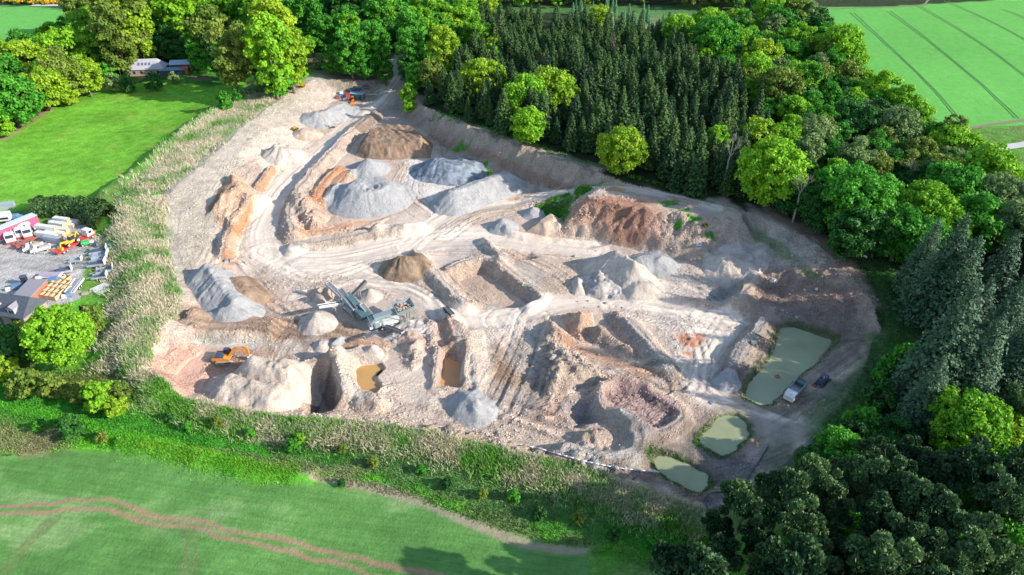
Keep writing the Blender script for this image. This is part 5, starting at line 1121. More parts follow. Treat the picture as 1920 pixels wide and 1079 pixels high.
# ---- excavator: x forward
def excavator(label, u, v, rz, s=1.0, col=ORG):
    t = thing('excavator', label, 'excavator', u, v, rz); t.scale = (s, s, s)
    track(t, -2.0, 2.0, 1.25, .6, .95); track(t, -2.0, 2.0, -1.25, .6, .95)
    MB().box(-1.2, -.95, .35, 1.2, .95, .8).cyl((0, 0, .8), (0, 0, 1.1), .8, None, 12).build('undercarriage', BLK, t)
    MB().prism([(-2.6, 1.1), (1.5, 1.1), (1.5, 1.5), (.2, 1.9), (-2.2, 1.9), (-2.75, 1.6)], -1.35, 1.35).build('body', col, t)
    MB().prism([(-2.1, 1.9), (.15, 1.9), (.05, 2.3), (-1.95, 2.3)], -1.25, -.25).box(-2.0, -.2, 1.9, -.3, 1.2, 2.2).build('engine_cover', DBL, t)
    c = MB().prism([(-.2, 1.5), (1.5, 1.5), (1.45, 2.4), (1.1, 3.0), (-.15, 3.0)], .45, 1.35).build('cab', DKG, t)
    MB().prism([(-.25, 3.0), (1.15, 3.0), (1.05, 3.08), (-.15, 3.08)], .42, 1.38).build('cab_roof', DBL, c)
    MB().prism([(.7, 1.5), (1.5, 1.55), (3.0, 3.3), (3.6, 3.75), (5.6, 3.6), (5.7, 3.95), (3.4, 4.3), (2.5, 3.9)], -.32, .12).build('boom', col, t)
    MB().prism([(5.35, 4.5), (5.95, 4.3), (6.1, 3.5), (6.0, 1.45), (5.65, 1.4), (5.3, 3.4)], -.28, .08).build('stick', col, t)
    MB().cyl((1.7, -.1, 1.8), (3.2, -.1, 3.1), .10).cyl((3.6, -.1, 4.35), (5.3, -.1, 4.5), .09).cyl((5.45, -.1, 3.9), (5.5, -.1, 2.1), .07).build('hydraulic_ram', STL, t)
    b = MB().prism([(5.5, 1.5), (6.3, 1.4), (6.5, .8), (6.2, .25), (5.6, .15), (5.3, .45), (5.75, .6), (5.8, 1.0)], -.65, .5).build('bucket', WHT, t)
    tt_ = MB()
    for k in range(5): tt_.box(5.15, -.6 + k * .26, .30, 5.42, -.48 + k * .26, .44)
    tt_.build('bucket_teeth', RED, b); return t
ex = excavator('orange tracked excavator with dark blue cover working in the orange basin', 424, 677, hdg(405, 672, 450, 671), .92)
# ---- conveyor helper: belt frame from point a to b in the machine's own metres
def conveyor(parent, a, b, wd=1.0, frame=GALV, deep=.45, name='conveyor', legs=()):
    f = MB(); a = Vector(a); b = Vector(b); d = (b - a).normalized(); sd_ = Vector((0, 0, 1)).cross(d).normalized(); up = d.cross(sd_)
    for s_ in (-1, 1):
        f.beam(a + sd_ * s_ * wd / 2 + up * .1, b + sd_ * s_ * wd / 2 + up * .1, .12, deep); f.beam(a + sd_ * s_ * wd / 2 - up * deep, b + sd_ * s_ * wd / 2 - up * deep * .7, .08, .08)
    n = int((b - a).length / .9)
    for k in range(n + 1):
        p = a + (b - a) * k / max(n, 1)
        f.beam(p + sd_ * wd / 2 - up * .35, p - sd_ * wd / 2 - up * .35, .07, .07)
        if k < n:
            q = a + (b - a) * (k + 1) / n
            for s_ in (-1, 1): f.beam(p + sd_ * s_ * wd / 2, q + sd_ * s_ * wd / 2 - up * deep * .85, .05, .05)
    o = f.build(name, frame, parent)
    MB().beam(a + up * .18, b + up * .18, wd * .8, .06).beam(a - up * .12, b - up * .12, wd * .76, .04).build('belt', BELT, o)
    MB().cyl(b + sd_ * wd * .55 + up * .05, b - sd_ * wd * .55 + up * .05, .2, None, 8).build('roller', STL, o); MB().cyl(a + sd_ * wd * .55 + up * .05, a - sd_ * wd * .55 + up * .05, .2, None, 8).build('roller', STL, o)
    if legs:
        l = MB()
        for k, fz in legs:
            p = a + (b - a) * k
            for s_ in (-1, 1): l.beam(p + sd_ * s_ * wd / 2, Vector((p.x + sd_.x * s_ * wd * .7, p.y + sd_.y * s_ * wd * .7, fz)), .12, .12)
        l.build('support', STL, o)
    return o
def loc_of(t, u, v, h):
    """pixel (u,v) seen at height h above the machine's base, in the machine's own axes"""
    x, y = P(u, v, t.location.z + h); r = t.rotation_euler[2]; dx, dy = x - t.location.x, y - t.location.y
    return (dx * math.cos(r) + dy * math.sin(r), -dx * math.sin(r) + dy * math.cos(r), h)
# screening plant
sc_ = thing('screening_plant', 'teal screening plant with three long conveyors over gravel cones', 'screening machine', 662, 585, hdg(690, 600, 632, 548))
track(sc_, -2.6, 2.4, 1.2, .5, .9); track(sc_, -2.6, 2.4, -1.2, .5, .9)
MB().box(-4.6, -.8, .9, 4.6, .8, 1.3).box(-3.5, -1.2, 1.3, -1.2, 1.2, 2.2).build('chassis', TEAL, sc_)
MB().prism([(-3.6, 2.5), (1.8, 3.7), (1.8, 4.7), (-3.6, 3.6)], -.75, .75).build('screen_box', TEAL, sc_)
MB().box(-2.6, 1.05, 1.3, .6, 1.6, 2.6).box(-2.2, -1.6, 1.3, 1.2, -1.05, 2.4).build('engine_housing', LTEAL, sc_)
MB().prism([(-6.4, 1.5), (-3.8, 1.7), (-3.2, 3.2), (-6.8, 2.9)], -1.2, 1.2).build('hopper', TEAL, sc_)
conveyor(sc_, loc_of(sc_, 667, 580, 3.0), loc_of(sc_, 636, 543, 5.0), 1.3, GALV, .5, 'main_conveyor', ((.8, .5),))
conveyor(sc_, loc_of(sc_, 640, 556, 2.0), loc_of(sc_, 613, 531, 4.4), 1.1, GALV, .5, 'fines_conveyor', ((.6, .0),))
conveyor(sc_, loc_of(sc_, 652, 562, 1.4), loc_of(sc_, 686, 527, 4.2), .8, BELT, .4, 'side_conveyor', ((.6, .0),))
conveyor(sc_, loc_of(sc_, 643, 568, 2.2), loc_of(sc_, 597, 575, 4.6), .9, WHT, .4, 'side_conveyor', ((.4, .0),))
# crusher
cr_ = thing('crushing_plant', 'pale teal crushing plant with a raised hopper full of stone', 'crusher', 722, 612, hdg(700, 612, 760, 596))
MB().box(-3.8, -1.0, .9, 3.6, 1.0, 1.5).build('chassis', WHT, cr_)
for wx in (-2.2, -1.1, 0): wheel(cr_, wx, -1.25, .52, .4); wheel(cr_, wx, 1.25, .52, .4)
MB().prism([(-3.4, 1.5), (-.6, 1.5), (-.6, 3.0), (-2.8, 3.2), (-3.4, 2.6)], -1.1, 1.1).box(-2.6, -1.5, 1.2, -1.4, -1.1, 2.6).build('crusher_box', LTEAL, cr_)
MB().cyl((-2.0, -1.3, 2.0), (-2.0, -1.1, 2.0), .8, None, 14).cyl((-.2, -1.3, 1.6), (-.2, -1.1, 1.6), .45, None, 12).build('flywheel', WHT, cr_)
MB().prism([(-2.4, 2.9), (3.0, 3.1), (3.0, 3.9), (-2.4, 3.6)], -.8, .8).build('feeder', LTEAL, cr_)
MB().beam((-3.6, -1.2, 3.0), (-3.6, 1.2, 3.0), .1, .9).box(-3.5, 1.1, 1.4, -.5, 1.5, 2.0).box(-3.6, -1.7, 2.7, 1.5, -1.6, 2.75).box(-3.6, -1.7, 3.5, 1.5, -1.65, 3.55).build('walkway', STL, cr_)
hp = MB(); L_ = [(3.0, -1.5, 3.0), (6.6, -1.5, 3.6), (6.6, 1.5, 3.6), (3.0, 1.5, 3.0)]; U_ = [(2.7, -2.0, 4.3), (7.2, -2.0, 5.0), (7.2, 2.0, 5.0), (2.7, 2.0, 4.3)]
I_ = [(2.95, -1.85, 4.3), (7.05, -1.85, 4.98), (7.05, 1.85, 4.98), (2.95, 1.85, 4.3)]; J_ = [(3.2, -1.4, 3.5), (6.5, -1.4, 4.0), (6.5, 1.4, 4.0), (3.2, 1.4, 3.5)]
hp.add(L_ + U_ + I_ + J_, [(0, 3, 2, 1)] + [(i, (i + 1) % 4, 4 + (i + 1) % 4, 4 + i) for i in range(4)] + [(4 + i, 4 + (i + 1) % 4, 8 + (i + 1) % 4, 8 + i) for i in range(4)] + [(8 + i, 8 + (i + 1) % 4, 12 + (i + 1) % 4, 12 + i) for i in range(4)] + [(12, 13, 14, 15)])
h_ = hp.build('hopper', LTEAL, cr_)
st_ = MB(); rr = random.Random(5)
for k in range(70): st_.ball((rr.uniform(3.3, 6.7), rr.uniform(-1.5, 1.5), 4.1 + rr.uniform(0, .35)), rr.uniform(.2, .38), 6, 4, .7)
st_.build('stone_load', M_TAN, h_); MB().beam((3.4, -1.2, 0), (3.6, -1.2, 3.2), .2, .2).beam((3.4, 1.2, 0), (3.6, 1.2, 3.2), .2, .2).beam((5.8, -1.2, 0), (5.9, -1.2, 3.5), .2, .2).beam((5.8, 1.2, 0), (5.9, 1.2, 3.5), .2, .2).build('hopper_leg', TEAL, cr_)
conveyor(cr_, loc_of(cr_, 706, 604, 1.2), loc_of(cr_, 677, 571, 4.2), 1.1, GALV, .45, 'discharge_conveyor', ((.7, 0),))
conveyor(cr_, loc_of(cr_, 722, 612, 1.6), loc_of(cr_, 755, 624, 2.6), .9, BELT, .4, 'side_conveyor', ((.7, 0),))
conveyor(cr_, loc_of(cr_, 706, 622, 1.6), loc_of(cr_, 683, 633, 2.6), .7, DBL, .4, 'side_conveyor')
# black spare conveyor
sp_ = thing('spare_conveyor', 'black spare conveyor lying beside the central haul road', 'conveyor', 842, 588, hdg(836, 580, 850, 596))
conveyor(sp_, (-2.2, 0, .35), (2.2, 0, .9), 1.0, BLK, .4, 'frame'); MB().cyl((-.5, -.8, .3), (-.5, .8, .3), .3).build('wheel', BLK, sp_)
# ---- truck by the large pond: open body, cab to the rear
tk = thing('tipper_truck', 'white tipper truck with an open dark body parked by the large green pond', 'truck', 1489, 740, hdg(1478, 752, 1502, 724)); tk.scale = (.88, .88, .88)
MB().box(-3.6, -.5, .7, 3.6, .5, 1.0).build('chassis', BLK, tk)
for wx in (-2.4, 1.4, 2.6):
    for wy in (-1.05, 1.05): wheel(tk, wx, wy, .5, .35)
MB().box(-1.8, -1.25, 1.0, 3.6, 1.25, 1.15).box(-1.8, -1.25, 1.15, 3.6, -1.15, 2.6).box(-1.8, 1.15, 1.15, 3.6, 1.25, 2.6).box(-1.9, -1.25, 1.15, -1.8, 1.25, 2.7).build('tipper_body', STL, tk)
MB().box(3.5, -1.2, 1.15, 3.6, 1.2, 2.4).box(2.2, -1.1, 1.5, 3.45, 1.1, 2.2).build('tailgate', TEAL, tk)
c = MB().prism([(-3.9, .8), (-2.0, .8), (-2.0, 2.7), (-3.5, 2.7), (-3.9, 1.9)], -1.2, 1.2).build('cab', WHT, tk); MB().prism([(-3.93, 1.75), (-3.86, 1.75), (-3.5, 2.5), (-3.58, 2.5)], -1.05, 1.05).box(-3.3, -1.23, 1.8, -2.4, 1.23, 2.4).build('window', DKG, c)
mi = thing('engine_block', 'dark machine engine dumped on the bank right of the truck', 'machine', 1541, 718, hdg(1534, 724, 1548, 708)); MB().box(-1.6, -.8, .3, 1.4, .8, 1.6, None, .15).box(-.8, -.9, 1.6, .8, .6, 2.1, None, .1).build('body', DBL, mi); MB().box(-2.0, -1.0, .2, 2.0, -.8, .5).box(-2.0, .8, .2, 2.0, 1.0, .5).build('skid', BLK, mi)
MB().cyl((-1, -.3, 2.0), (-1, -.3, 2.6), .1).build('exhaust', STL, mi)
def ring(label, u, v, lift, r=.35):
    x, y = P(u, v, lift); t = MB(); n = 14
    pts = [(math.cos(2 * math.pi * i / n) * r, math.sin(2 * math.pi * i / n) * r, .1) for i in range(n + 1)]; t.tube(pts, .09, 6); o = t.build('lifebuoy', RED); o.location = (x, y, lift); tag(o, label, 'lifebuoy', None)
ring('red ring buoy floating on the large green pond', 1458, 707, zin(POND1) + .78, .42); ring('red ring lying beside the dark dumped engine', 1527, 723, hz(*P(1527, 723, 0)[:2]) + .05, .42)
pm = thing('pump', 'small white pump standing on the bank left of the large pond', 'pump', 1412, 646); MB().box(-.6, -.4, .2, .6, .4, .9, None, .05).build('housing', LTEAL, pm); MB().cyl((-.4, -.5, .2), (-.4, .5, .2), .2).cyl((.4, -.5, .2), (.4, .5, .2), .2).build('wheel', BLK, pm)
# pipes along the near rim and hose at the small ponds
def run_pipe(name, label, pts, r, mat, lift=.12, cat='pipe', group=None):
    ps = []; 
    for u, v in catmull(pts, 5): x, y, z = at(u, v); ps.append((x, y, z + lift))
    mb = MB(); mb.tube(ps, r, 7); o = mb.build(name, mat, None, True); tag(o, label, cat, group)
HOSE = paint('dark_hose', (.05,.07,.09), .6)
PIPEW = paint('pale_plastic_pipe', (.66,.66,.70), .4)
run_pipe('water_pipe', 'upper long pale pipe running down to the smallest green pond', [(983,837),(1040,852),(1100,868),(1160,880),(1236,888)], .12, PIPEW, .35)
run_pipe('water_pipe', 'short rusty pipe beside the long pale pipe on the near bank', [(1022,846),(1060,857),(1088,868)], .10, RUST, .3)
run_pipe('hose', 'dark hose looping from the middle pond along the lower bank', [(1440,838),(1420,870),(1395,905),(1370,922),(1335,925),(1322,935),(1325,950),(1332,965)], .10, HOSE, .12, 'hose')
run_pipe('hose', 'black hose laid over the bank beside the large pond', [(1405,622),(1420,630),(1440,640)], .09, BLK, .3, 'hose')
# person in a hi-vis jacket
def person(label, u, v, rz, jack=None):
    x, y, z = at(u, v); t = empty('person', (x, y, z), rz); me = bpy.data.meshes.new('body'); 
    J = [(0,0,.95,.15),(0,0,1.2,.15),(0,0,1.42,.17),(0,0,1.52,.07),(0,.01,1.62,.085),(0,.01,1.72,.095),(.10,0,.88,.10),(.12,.03,.48,.075),(.13,-.02,.08,.055),(.13,.12,.04,.045),(-.10,0,.88,.10),(-.14,-.06,.48,.075),(-.15,-.12,.08,.055),(-.15,.02,.04,.045),
         (.2,0,1.42,.07),(.27,.02,1.15,.05),(.25,.14,.93,.04),(.25,.17,.84,.035),(-.2,0,1.42,.07),(-.27,0,1.15,.05),(-.25,.12,.93,.04),(-.25,.15,.84,.035)]
    E_ = [(0,1),(1,2),(2,3),(3,4),(4,5),(0,6),(6,7),(7,8),(8,9),(0,10),(10,11),(11,12),(12,13),(2,14),(14,15),(15,16),(16,17),(2,18),(18,19),(19,20),(20,21)]
    me.from_pydata([j[:3] for j in J], E_, []); o = bpy.data.objects.new('body', me); COL.objects.link(o); sk = o.modifiers.new('skin', 'SKIN'); o.modifiers.new('sub', 'SUBSURF').levels = 1; o.modifiers['sub'].render_levels = 2
    for i, j in enumerate(J): me.skin_vertices[0].data[i].radius = (j[3], j[3] * .85)
    me.skin_vertices[0].data[0].use_root = True; me.materials.append(paint('dark_workwear', (.05,.06,.09), .8)); o.parent = t
    MB().cyl((0, 0, .93), (0, 0, 1.5), .23, .21, 12).cyl((.2, 0, 1.46), (.28, .02, 1.14), .10, .08, 8).cyl((-.2, 0, 1.46), (-.28, 0, 1.14), .10, .08, 8).build('jacket', paint('hi_vis_white', (.85,.90,.55), .6), t, True)
    MB().ball((0, .01, 1.78), .14, 10, 6, .75).build('hard_hat', WHT, t, True); MB().ball((0, .03, 1.68), .10, 10, 8, 1.2).build('head', paint('skin', (.55,.36,.27), .6), t, True)
    tag(t, label, 'person'); return t
person('person in a pale hi-vis jacket and white hard hat standing on the haul road', 617, 240, 2.6)
bx = thing('tool_box', 'dark box lying on the haul road right of the person', 'box', 624, 240, .3); MB().box(-.8, -.35, 0, .8, .35, .45, None, .05).build('box', BLK, bx)
# ---- machines by the entrance road
ct = thing('container_cabin', 'long teal container cabin with a pale blue roof by the entrance road', 'cabin', 671, 186, hdg(660, 187, 682, 188)); MB().box(-3, -1.25, .1, 3, 1.25, 2.5).build('wall', TEAL, ct); MB().prism([(-3.1, 2.5), (3.1, 2.5), (3.1, 2.62), (-3.1, 2.62)], -1.35, 1.35).build('roof', paint('pale_blue_roof', (.22,.45,.60), .5), ct); MB().box(1.4, -1.3, .15, 2.2, -1.25, 2.1).build('door', DKG, ct)
rd = thing('red_compressor', 'small red machine housing left of the teal container cabin', 'machine', 654, 186, .1); MB().box(-.9, -1, .4, .9, 1, 2.4, None, .1).build('housing', RED, rd); wheel(rd, 0, -1.05, .4); wheel(rd, 0, 1.05, .4)
def loader(label, u, v, rz, col=YEL, s=1.0, name='wheel_loader'):
    t = thing(name, label, 'loader', u, v, rz); t.scale = (s, s, s)
    for wx in (-1.5, 1.3):
        for wy in (-1.0, 1.0): wheel(t, wx, wy, .7, .45, col)
    MB().box(-2.6, -.75, .8, -.2, .75, 1.8, None, .12).box(-.2, -.5, .7, 1.7, .5, 1.3).build('body', col, t)
    c = MB().box(-.9, -.65, 1.8, .5, .65, 3.0, None, .1).build('cab', DKG, t); MB().box(-.95, -.7, 3.0, .5, .7, 3.1).build('cab_roof', col, c)
    MB().beam((.9, -.6, 1.3), (3.0, -.6, .7), .15, .3).beam((.9, .6, 1.3), (3.0, .6, .7), .15, .3).build('arm', col, t)
    MB().prism([(2.9, .1), (3.9, .1), (3.95, .2), (3.2, .35), (3.1, 1.0), (3.4, 1.3), (2.9, 1.1)], -1.3, 1.3).build('bucket', col, t); return t
loader('yellow loader with its bucket towards the haul road in front of the teal cabin', 662, 192, -1.4, ORG, .75)
pk = thing('pickup_truck', 'dark pickup parked behind the teal container cabin', 'vehicle', 664, 168, .1); MB().prism([(-2.4, .4), (2.4, .4), (2.4, .95), (1.3, 1.1), (-2.4, 1.1)], -.9, .9).build('body', DBL, pk); MB().prism([(-.6, 1.1), (1.3, 1.1), (.8, 1.75), (-.4, 1.75)], -.8, .8).build('cab', DKG, pk)
for wx in (-1.5, 1.5):
    for wy in (-.85, .85): wheel(pk, wx, wy, .38, .25)
fl = thing('flat_trailer', 'low dark trailer of scrap behind the pickup by the entrance road', 'trailer', 682, 166, .12); MB().box(-2.8, -1, .5, 2.8, 1, .7).build('bed', BLUP, fl); MB().box(-2, -.8, .7, -.5, .5, 1.4, None, .1).box(.2, -.6, .7, 2.1, .7, 1.2, None, .1).build('load', BLK, fl); wheel(fl, -.3, -1.05, .35); wheel(fl, -.3, 1.05, .35)
for j, (u, v, w_, l_, h_, m_, lb) in enumerate([(634,186,1.6,1.2,1.1,RUST,'rusty crate at the left end of the parked quarry machines'),(641,184,2.2,1.4,1.5,BLUP,'blue steel tank left of the red machine'),(647,189,1.6,1.0,.9,STL,'steel bin in front of the red machine'),(640,178,1.4,1.0,1.3,WHT,'white drum rack behind the blue tank')]):
    t = thing('steel_box', lb, 'container', u, v, .2 * j); MB().box(-w_ / 2, -l_ / 2, .1, w_ / 2, l_ / 2, h_, None, .06).build('shell', m_, t); MB().box(-w_ / 2 - .05, -l_ / 2 - .05, h_, w_ / 2 + .05, l_ / 2 + .05, h_ + .08).build('lid', m_, t)
pp_ = tag(MB().beam((-3, 0, .15), (3, 0, .15), .2, .2).build('barrier_pole', WHT), 'white pole lying beside the entrance road right of the teal cabin', 'pole'); pp_.location = seat(694, 178)
sg = thing('road_marker', 'white marker at the top end of the bank beside the haul road', 'marker', 700, 209); MB().cyl((0, 0, 0), (0, 0, .8), .05).build('post', STL, sg); MB().box(-.3, -.05, .6, .3, .05, 1.1).build('plate', WHT, sg)
sg = thing('road_marker', 'white marker in the shade at the foot of the entrance road trees', 'marker', 722, 141); MB().cyl((0, 0, 0), (0, 0, .8), .05).build('post', STL, sg); MB().box(-.3, -.05, .6, .3, .05, 1.1).build('plate', WHT, sg)
cn = thing('pipe_piece', 'two grey concrete pieces at the lower end of the orange trench', 'concrete block', 430, 490, .4); MB().box(-1.2, -.5, 0, -.1, .5, .5, None, .1).build('block', STL, cn); MB().box(.1, -.8, 0, 1.5, .3, .6, None, .15).build('block', STL, cn)
for (u, v, m_, lb, s_) in [(1310,459,BLUP,'bright blue sheet lying on the mound slope above the cut',.8),(1531,543,WHT,'white bag lying on the dark right hand slope',.5),(1449,527,WHT,'pale stone block on the right hand slope',.9),(1333,756,BLUP,'blue scrap beside the track junction above the middle pond',.5),(1622,480,GALV,'pale scrap dumped under the trees beyond the grassy track',1.2),(1355,692,RED,'red marker on top of the bank above the small round heap',.35)]:
    x, y, z = at(u, v); o = MB().box(-s_, -s_ * .6, 0, s_, s_ * .6, s_ * .45, None, s_ * .15).build('debris', m_); o.location = (x, y, z); o.rotation_euler = (.1, .1, u); tag(o, lb, 'debris')
# ================================================================== YARD AT THE LEFT
ht = hdg(0, 457, 75, 425)
tr = thing('curtain_trailer', 'long maroon curtain-sided trailer with a white roof and oval emblem', 'trailer', 36, 441, ht)
MB().box(-10.5, -1.2, 1.15, 5.6, 1.2, 3.9).build('curtain', MAR, tr); MB().box(-10.6, -1.3, 3.9, 5.7, 1.3, 4.05).build('roof', paint('pale_blue_white_roof', (.62,.68,.74), .5), tr)
MB().box(-10.6, -1.25, .95, 5.7, 1.25, 1.15).build('chassis', STL, tr); MB().box(5.6, -1.22, 1.15, 5.7, 1.22, 3.9).build('end_door', RUST, tr)
for wx in (3.8, 2.6, 1.4):
    for wy in (-1.0, 1.0): wheel(tr, wx, wy, .5, .35)
n_ = 28; el = [(1.6 + 1.75 * math.cos(2 * math.pi * i / n_), -1.225, 2.6 + .85 * math.sin(2 * math.pi * i / n_)) for i in range(n_)]; e2 = [(p[0], -1.205, p[2]) for p in el]
em = MB().add(el + e2, [tuple(range(n_))] + [(i, (i + 1) % n_, n_ + (i + 1) % n_, n_ + i) for i in range(n_)]).build('emblem', WHT, tr); mk = MB().box(1.25, -1.25, 2.35, 1.95, -1.226, 2.85)
for k in range(7): mk.box(.35 + k * .36, -1.25, 2.02 + .02 * abs(3 - k), .55 + k * .36, -1.226, 2.12 + .02 * abs(3 - k)); mk.box(.5 + k * .32, -1.25, 3.12 - .02 * abs(3 - k), .66 + k * .32, -1.226, 3.22 - .02 * abs(3 - k))
mk.build('emblem_mark', DBL, em)
def lorry_cab(label, u, v, rz):
    t = thing('lorry_cab', label, 'lorry', u, v, rz, 'white lorry cabs beside the maroon trailer')
    MB().box(-3.2, -.45, .6, 1.6, .45, .85).build('chassis', BLK, t)
    c = MB().prism([(.2, .7), (2.2, .7), (2.3, 1.8), (1.9, 3.0), (.3, 3.0)], -1.1, 1.1).build('cab', WHT, t); MB().prism([(2.2, 1.9), (2.31, 1.9), (2.0, 2.75), (1.9, 2.75)], -.95, .95).box(.8, -1.13, 1.9, 1.7, 1.13, 2.6).build('window', DKG, c); MB().box(2.15, -1.1, .4, 2.35, 1.1, .8).build('bumper', RED, c)
    for wx in (1.3, -1.8):
        for wy in (-.95, .95): wheel(t, wx, wy, .5, .35)
    MB().beam((-1.5, -.6, .9), (-.3, -.6, 3.0), .12, .3).beam((-1.5, .6, .9), (-.3, .6, 3.0), .12, .3).build('deflector', WHT, t); return t
for (u, v, l_) in ((24, 452, 'leftmost white lorry cab in front of the maroon trailer'), (43, 442, 'middle white lorry cab in front of the maroon trailer'), (56, 442, 'rightmost white lorry cab in front of the maroon trailer')): lorry_cab(l_, u, v, -1.05)
bxv = thing('box_van', 'dirty white flatbed lorry behind the maroon trailer', 'lorry', 6, 418, .25); MB().box(-4, -1.2, 1.0, 2.5, 1.2, 3.0, None, .05).build('body', WHT, bxv); MB().box(-3.6, -1.26, 1.5, 2.3, -1.2, 2.1).build('window', DKG, bxv); wheel(bxv, -2.4, -1.1); wheel(bxv, 1.6, -1.1); wheel(bxv, -2.4, 1.1); wheel(bxv, 1.6, 1.1)
cr2 = thing('parked_car', 'small blue car half hidden behind the maroon trailer', 'car', 31, 411, .2); MB().prism([(-2, .35), (2, .35), (2, .8), (1.1, .95), (.5, 1.4), (-1.3, 1.4), (-2, .95)], -.8, .8).build('body', BLUP, cr2); [wheel(cr2, a_, b_, .32, .2) for a_ in (-1.2, 1.2) for b_ in (-.75, .75)]
gr_ = tag(MB().prism([(-3, 1.6), (3, 1.6), (3, 1.75), (-3, 1.75)], -1.1, 1.1).box(-2.9, -1, 0, 2.9, 1, 1.6).build('low_shed', GALV), 'low pale-roofed shed at the left edge above the yard', 'shed'); gr_.location = seat(8, 392); gr_.rotation_euler = (0, 0, .35)
# timber packs: white wrapped packs with sawn ends
hp_ = hdg(80, 440, 125, 446)
def timber(label, u, v, L, W, H_, z0=0.0, m_=WHT):
    x, y, z = at(u, v); t = empty('timber_pack', (x, y, z + z0), hp_); MB().box(-L / 2, -W / 2, .1, L / 2 - .25, W / 2, H_, None, .03).build('wrap', m_, t)
    MB().box(L / 2 - .25, -W / 2 + .03, .12, L / 2 + .15, W / 2 - .03, H_ - .04).build('sawn_end', WOODM, t); tag(t, label, 'timber pack', 'wrapped timber packs in the yard')
rr = random.Random(2); rows_ = [(92,447,4,6.5),(96,439,5,6.6),(112,428,3,5.0),(120,420,3,5.5),(104,455,3,6.0)]
NMR = ['nearest the maroon trailer', 'in the brightest white stack', 'behind the yellow digger', 'closest to the dark hedge', 'on the low grey stack']
for k, (u, v, n_, L) in enumerate(rows_):
    for q in range(n_):
        lv = q // 2; timber(f'{["bottom left","bottom right","top left","top right","loose topmost"][q]} wrapped timber pack of the stack {NMR[k]}', u + (q % 2) * 16 - lv * 2, v - (q % 2) * 2 + rr.uniform(-1, 1), L * rr.uniform(.85, 1.05), 1.35, .95, lv * .95, WHT if k < 4 else GALV)
for (u, v, lb) in ((98, 421, 'upper pile of junk on the flat trailer beside the hedge'),):
    t = thing('junk_pile', lb, 'junk', u, v, .1); j_ = MB(); [j_.box(a_ - .5, b_ - .4, 0, a_ + .5, b_ + .4, rr.uniform(.5, 1.6), None, .1) for a_, b_ in [(rr.uniform(-2.5, 2.5), rr.uniform(-1, 1)) for _ in range(9)]]; j_.build('junk', STL, t)
# red low loader with yellow backhoe on it
hl = hdg(110, 478, 160, 450)
ll = thing('low_loader', 'red low loader trailer with raised ramps and a red and white cab', 'lorry', 136, 464, hl)
MB().box(-4.6, -1.2, .7, 4.2, 1.2, .9).box(-4.6, -1.28, .75, 4.2, -1.2, 1.1).box(-4.6, 1.2, .75, 4.2, 1.28, 1.1).build('deck', RED, ll)
for wy in (-.8, .8): MB().beam((-4.6, wy, .8), (-5.6, wy, 2.6), .4, .12).build('ramp', RED, ll)
for wx in (-3.2, -2.2, 3.4):
    for wy in (-1.0, 1.0): wheel(ll, wx, wy, .42, .35)
c = MB().prism([(4.3, .7), (6.4, .7), (6.5, 1.7), (6.1, 2.8), (4.5, 2.9)], -1.1, 1.1).build('cab', WHT, ll); MB().prism([(6.45, 1.8), (6.54, 1.8), (6.2, 2.6), (6.1, 2.6)], -.95, .95).box(4.9, -1.13, 1.8, 5.8, 1.13, 2.5).build('window', DKG, c); MB().box(4.25, -1.14, .65, 6.6, 1.14, 1.15).build('skirt', RED, c); wheel(ll, 5.6, -1.0, .5, .3); wheel(ll, 5.6, 1.0, .5, .3)
dg = thing('backhoe_digger', 'yellow backhoe digger loaded on the red low loader', 'digger', 0, 0, hl, None, (ll.location.x + math.cos(hl) * .2, ll.location.y + math.sin(hl) * .2, ll.location.z + .9))
for wx, r in ((1.5, .7), (-1.4, .55)):
    for wy in (-.85, .85): wheel(dg, wx, wy, r, .4)
MB().box(-1.8, -.45, .6, 1.2, .45, 1.3, None, .05).build('body', YEL, dg); c = MB().box(-.3, -.6, 1.3, 1.2, .6, 2.5, None, .1).build('cab', DKG, dg); MB().box(-.3, -.65, 2.5, 1.2, .65, 2.6).build('cab_roof', YEL, c)
MB().beam((-.8, 0, 1.3), (-2.9, 0, 1.7), .3, .4).beam((-2.9, 0, 1.7), (-3.3, 0, .4), .3, .25).build('loader_arm', YEL, dg); MB().prism([(-3.7, .1), (-3.0, .1), (-3.0, .8), (-3.3, .9)], -.9, .9).build('bucket', YEL, dg); MB().beam((1.3, 0, 1.2), (2.2, 0, 2.7), .25, .3).beam((2.2, 0, 2.7), (2.7, 0, 1.5), .2, .22).build('backhoe_arm', YEL, dg)
gd = thing('green_dumper', 'small bright green machine right of the red low loader', 'machine', 164, 460, .4); MB().box(-1.3, -.7, .5, .7, .7, 1.3, None, .12).build('skip', GRNP, gd); MB().box(.7, -.5, .5, 1.7, .5, 1.1, None, .1).build('engine_cover', WHT, gd); [wheel(gd, a_, b_, .4, .3) for a_ in (-.9, 1.1) for b_ in (-.7, .7)]
rt_ = thing('tipper_trailer', 'rusty red flat trailer below the white lorry cabs', 'trailer', 45, 461, hdg(35, 466, 60, 452)); MB().box(-2.4, -1.1, .7, 3.4, 1.1, .9).box(-2.5, -1.1, .9, -2.4, 1.1, 1.8).build('bed', RUST, rt_); MB().beam((3.4, 0, .6), (4.8, 0, .5), .15, .15).build('drawbar', RUST, rt_); wheel(rt_, .2, -1.15); wheel(rt_, .2, 1.15); wheel(rt_, 1.3, -1.15); wheel(rt_, 1.3, 1.15)
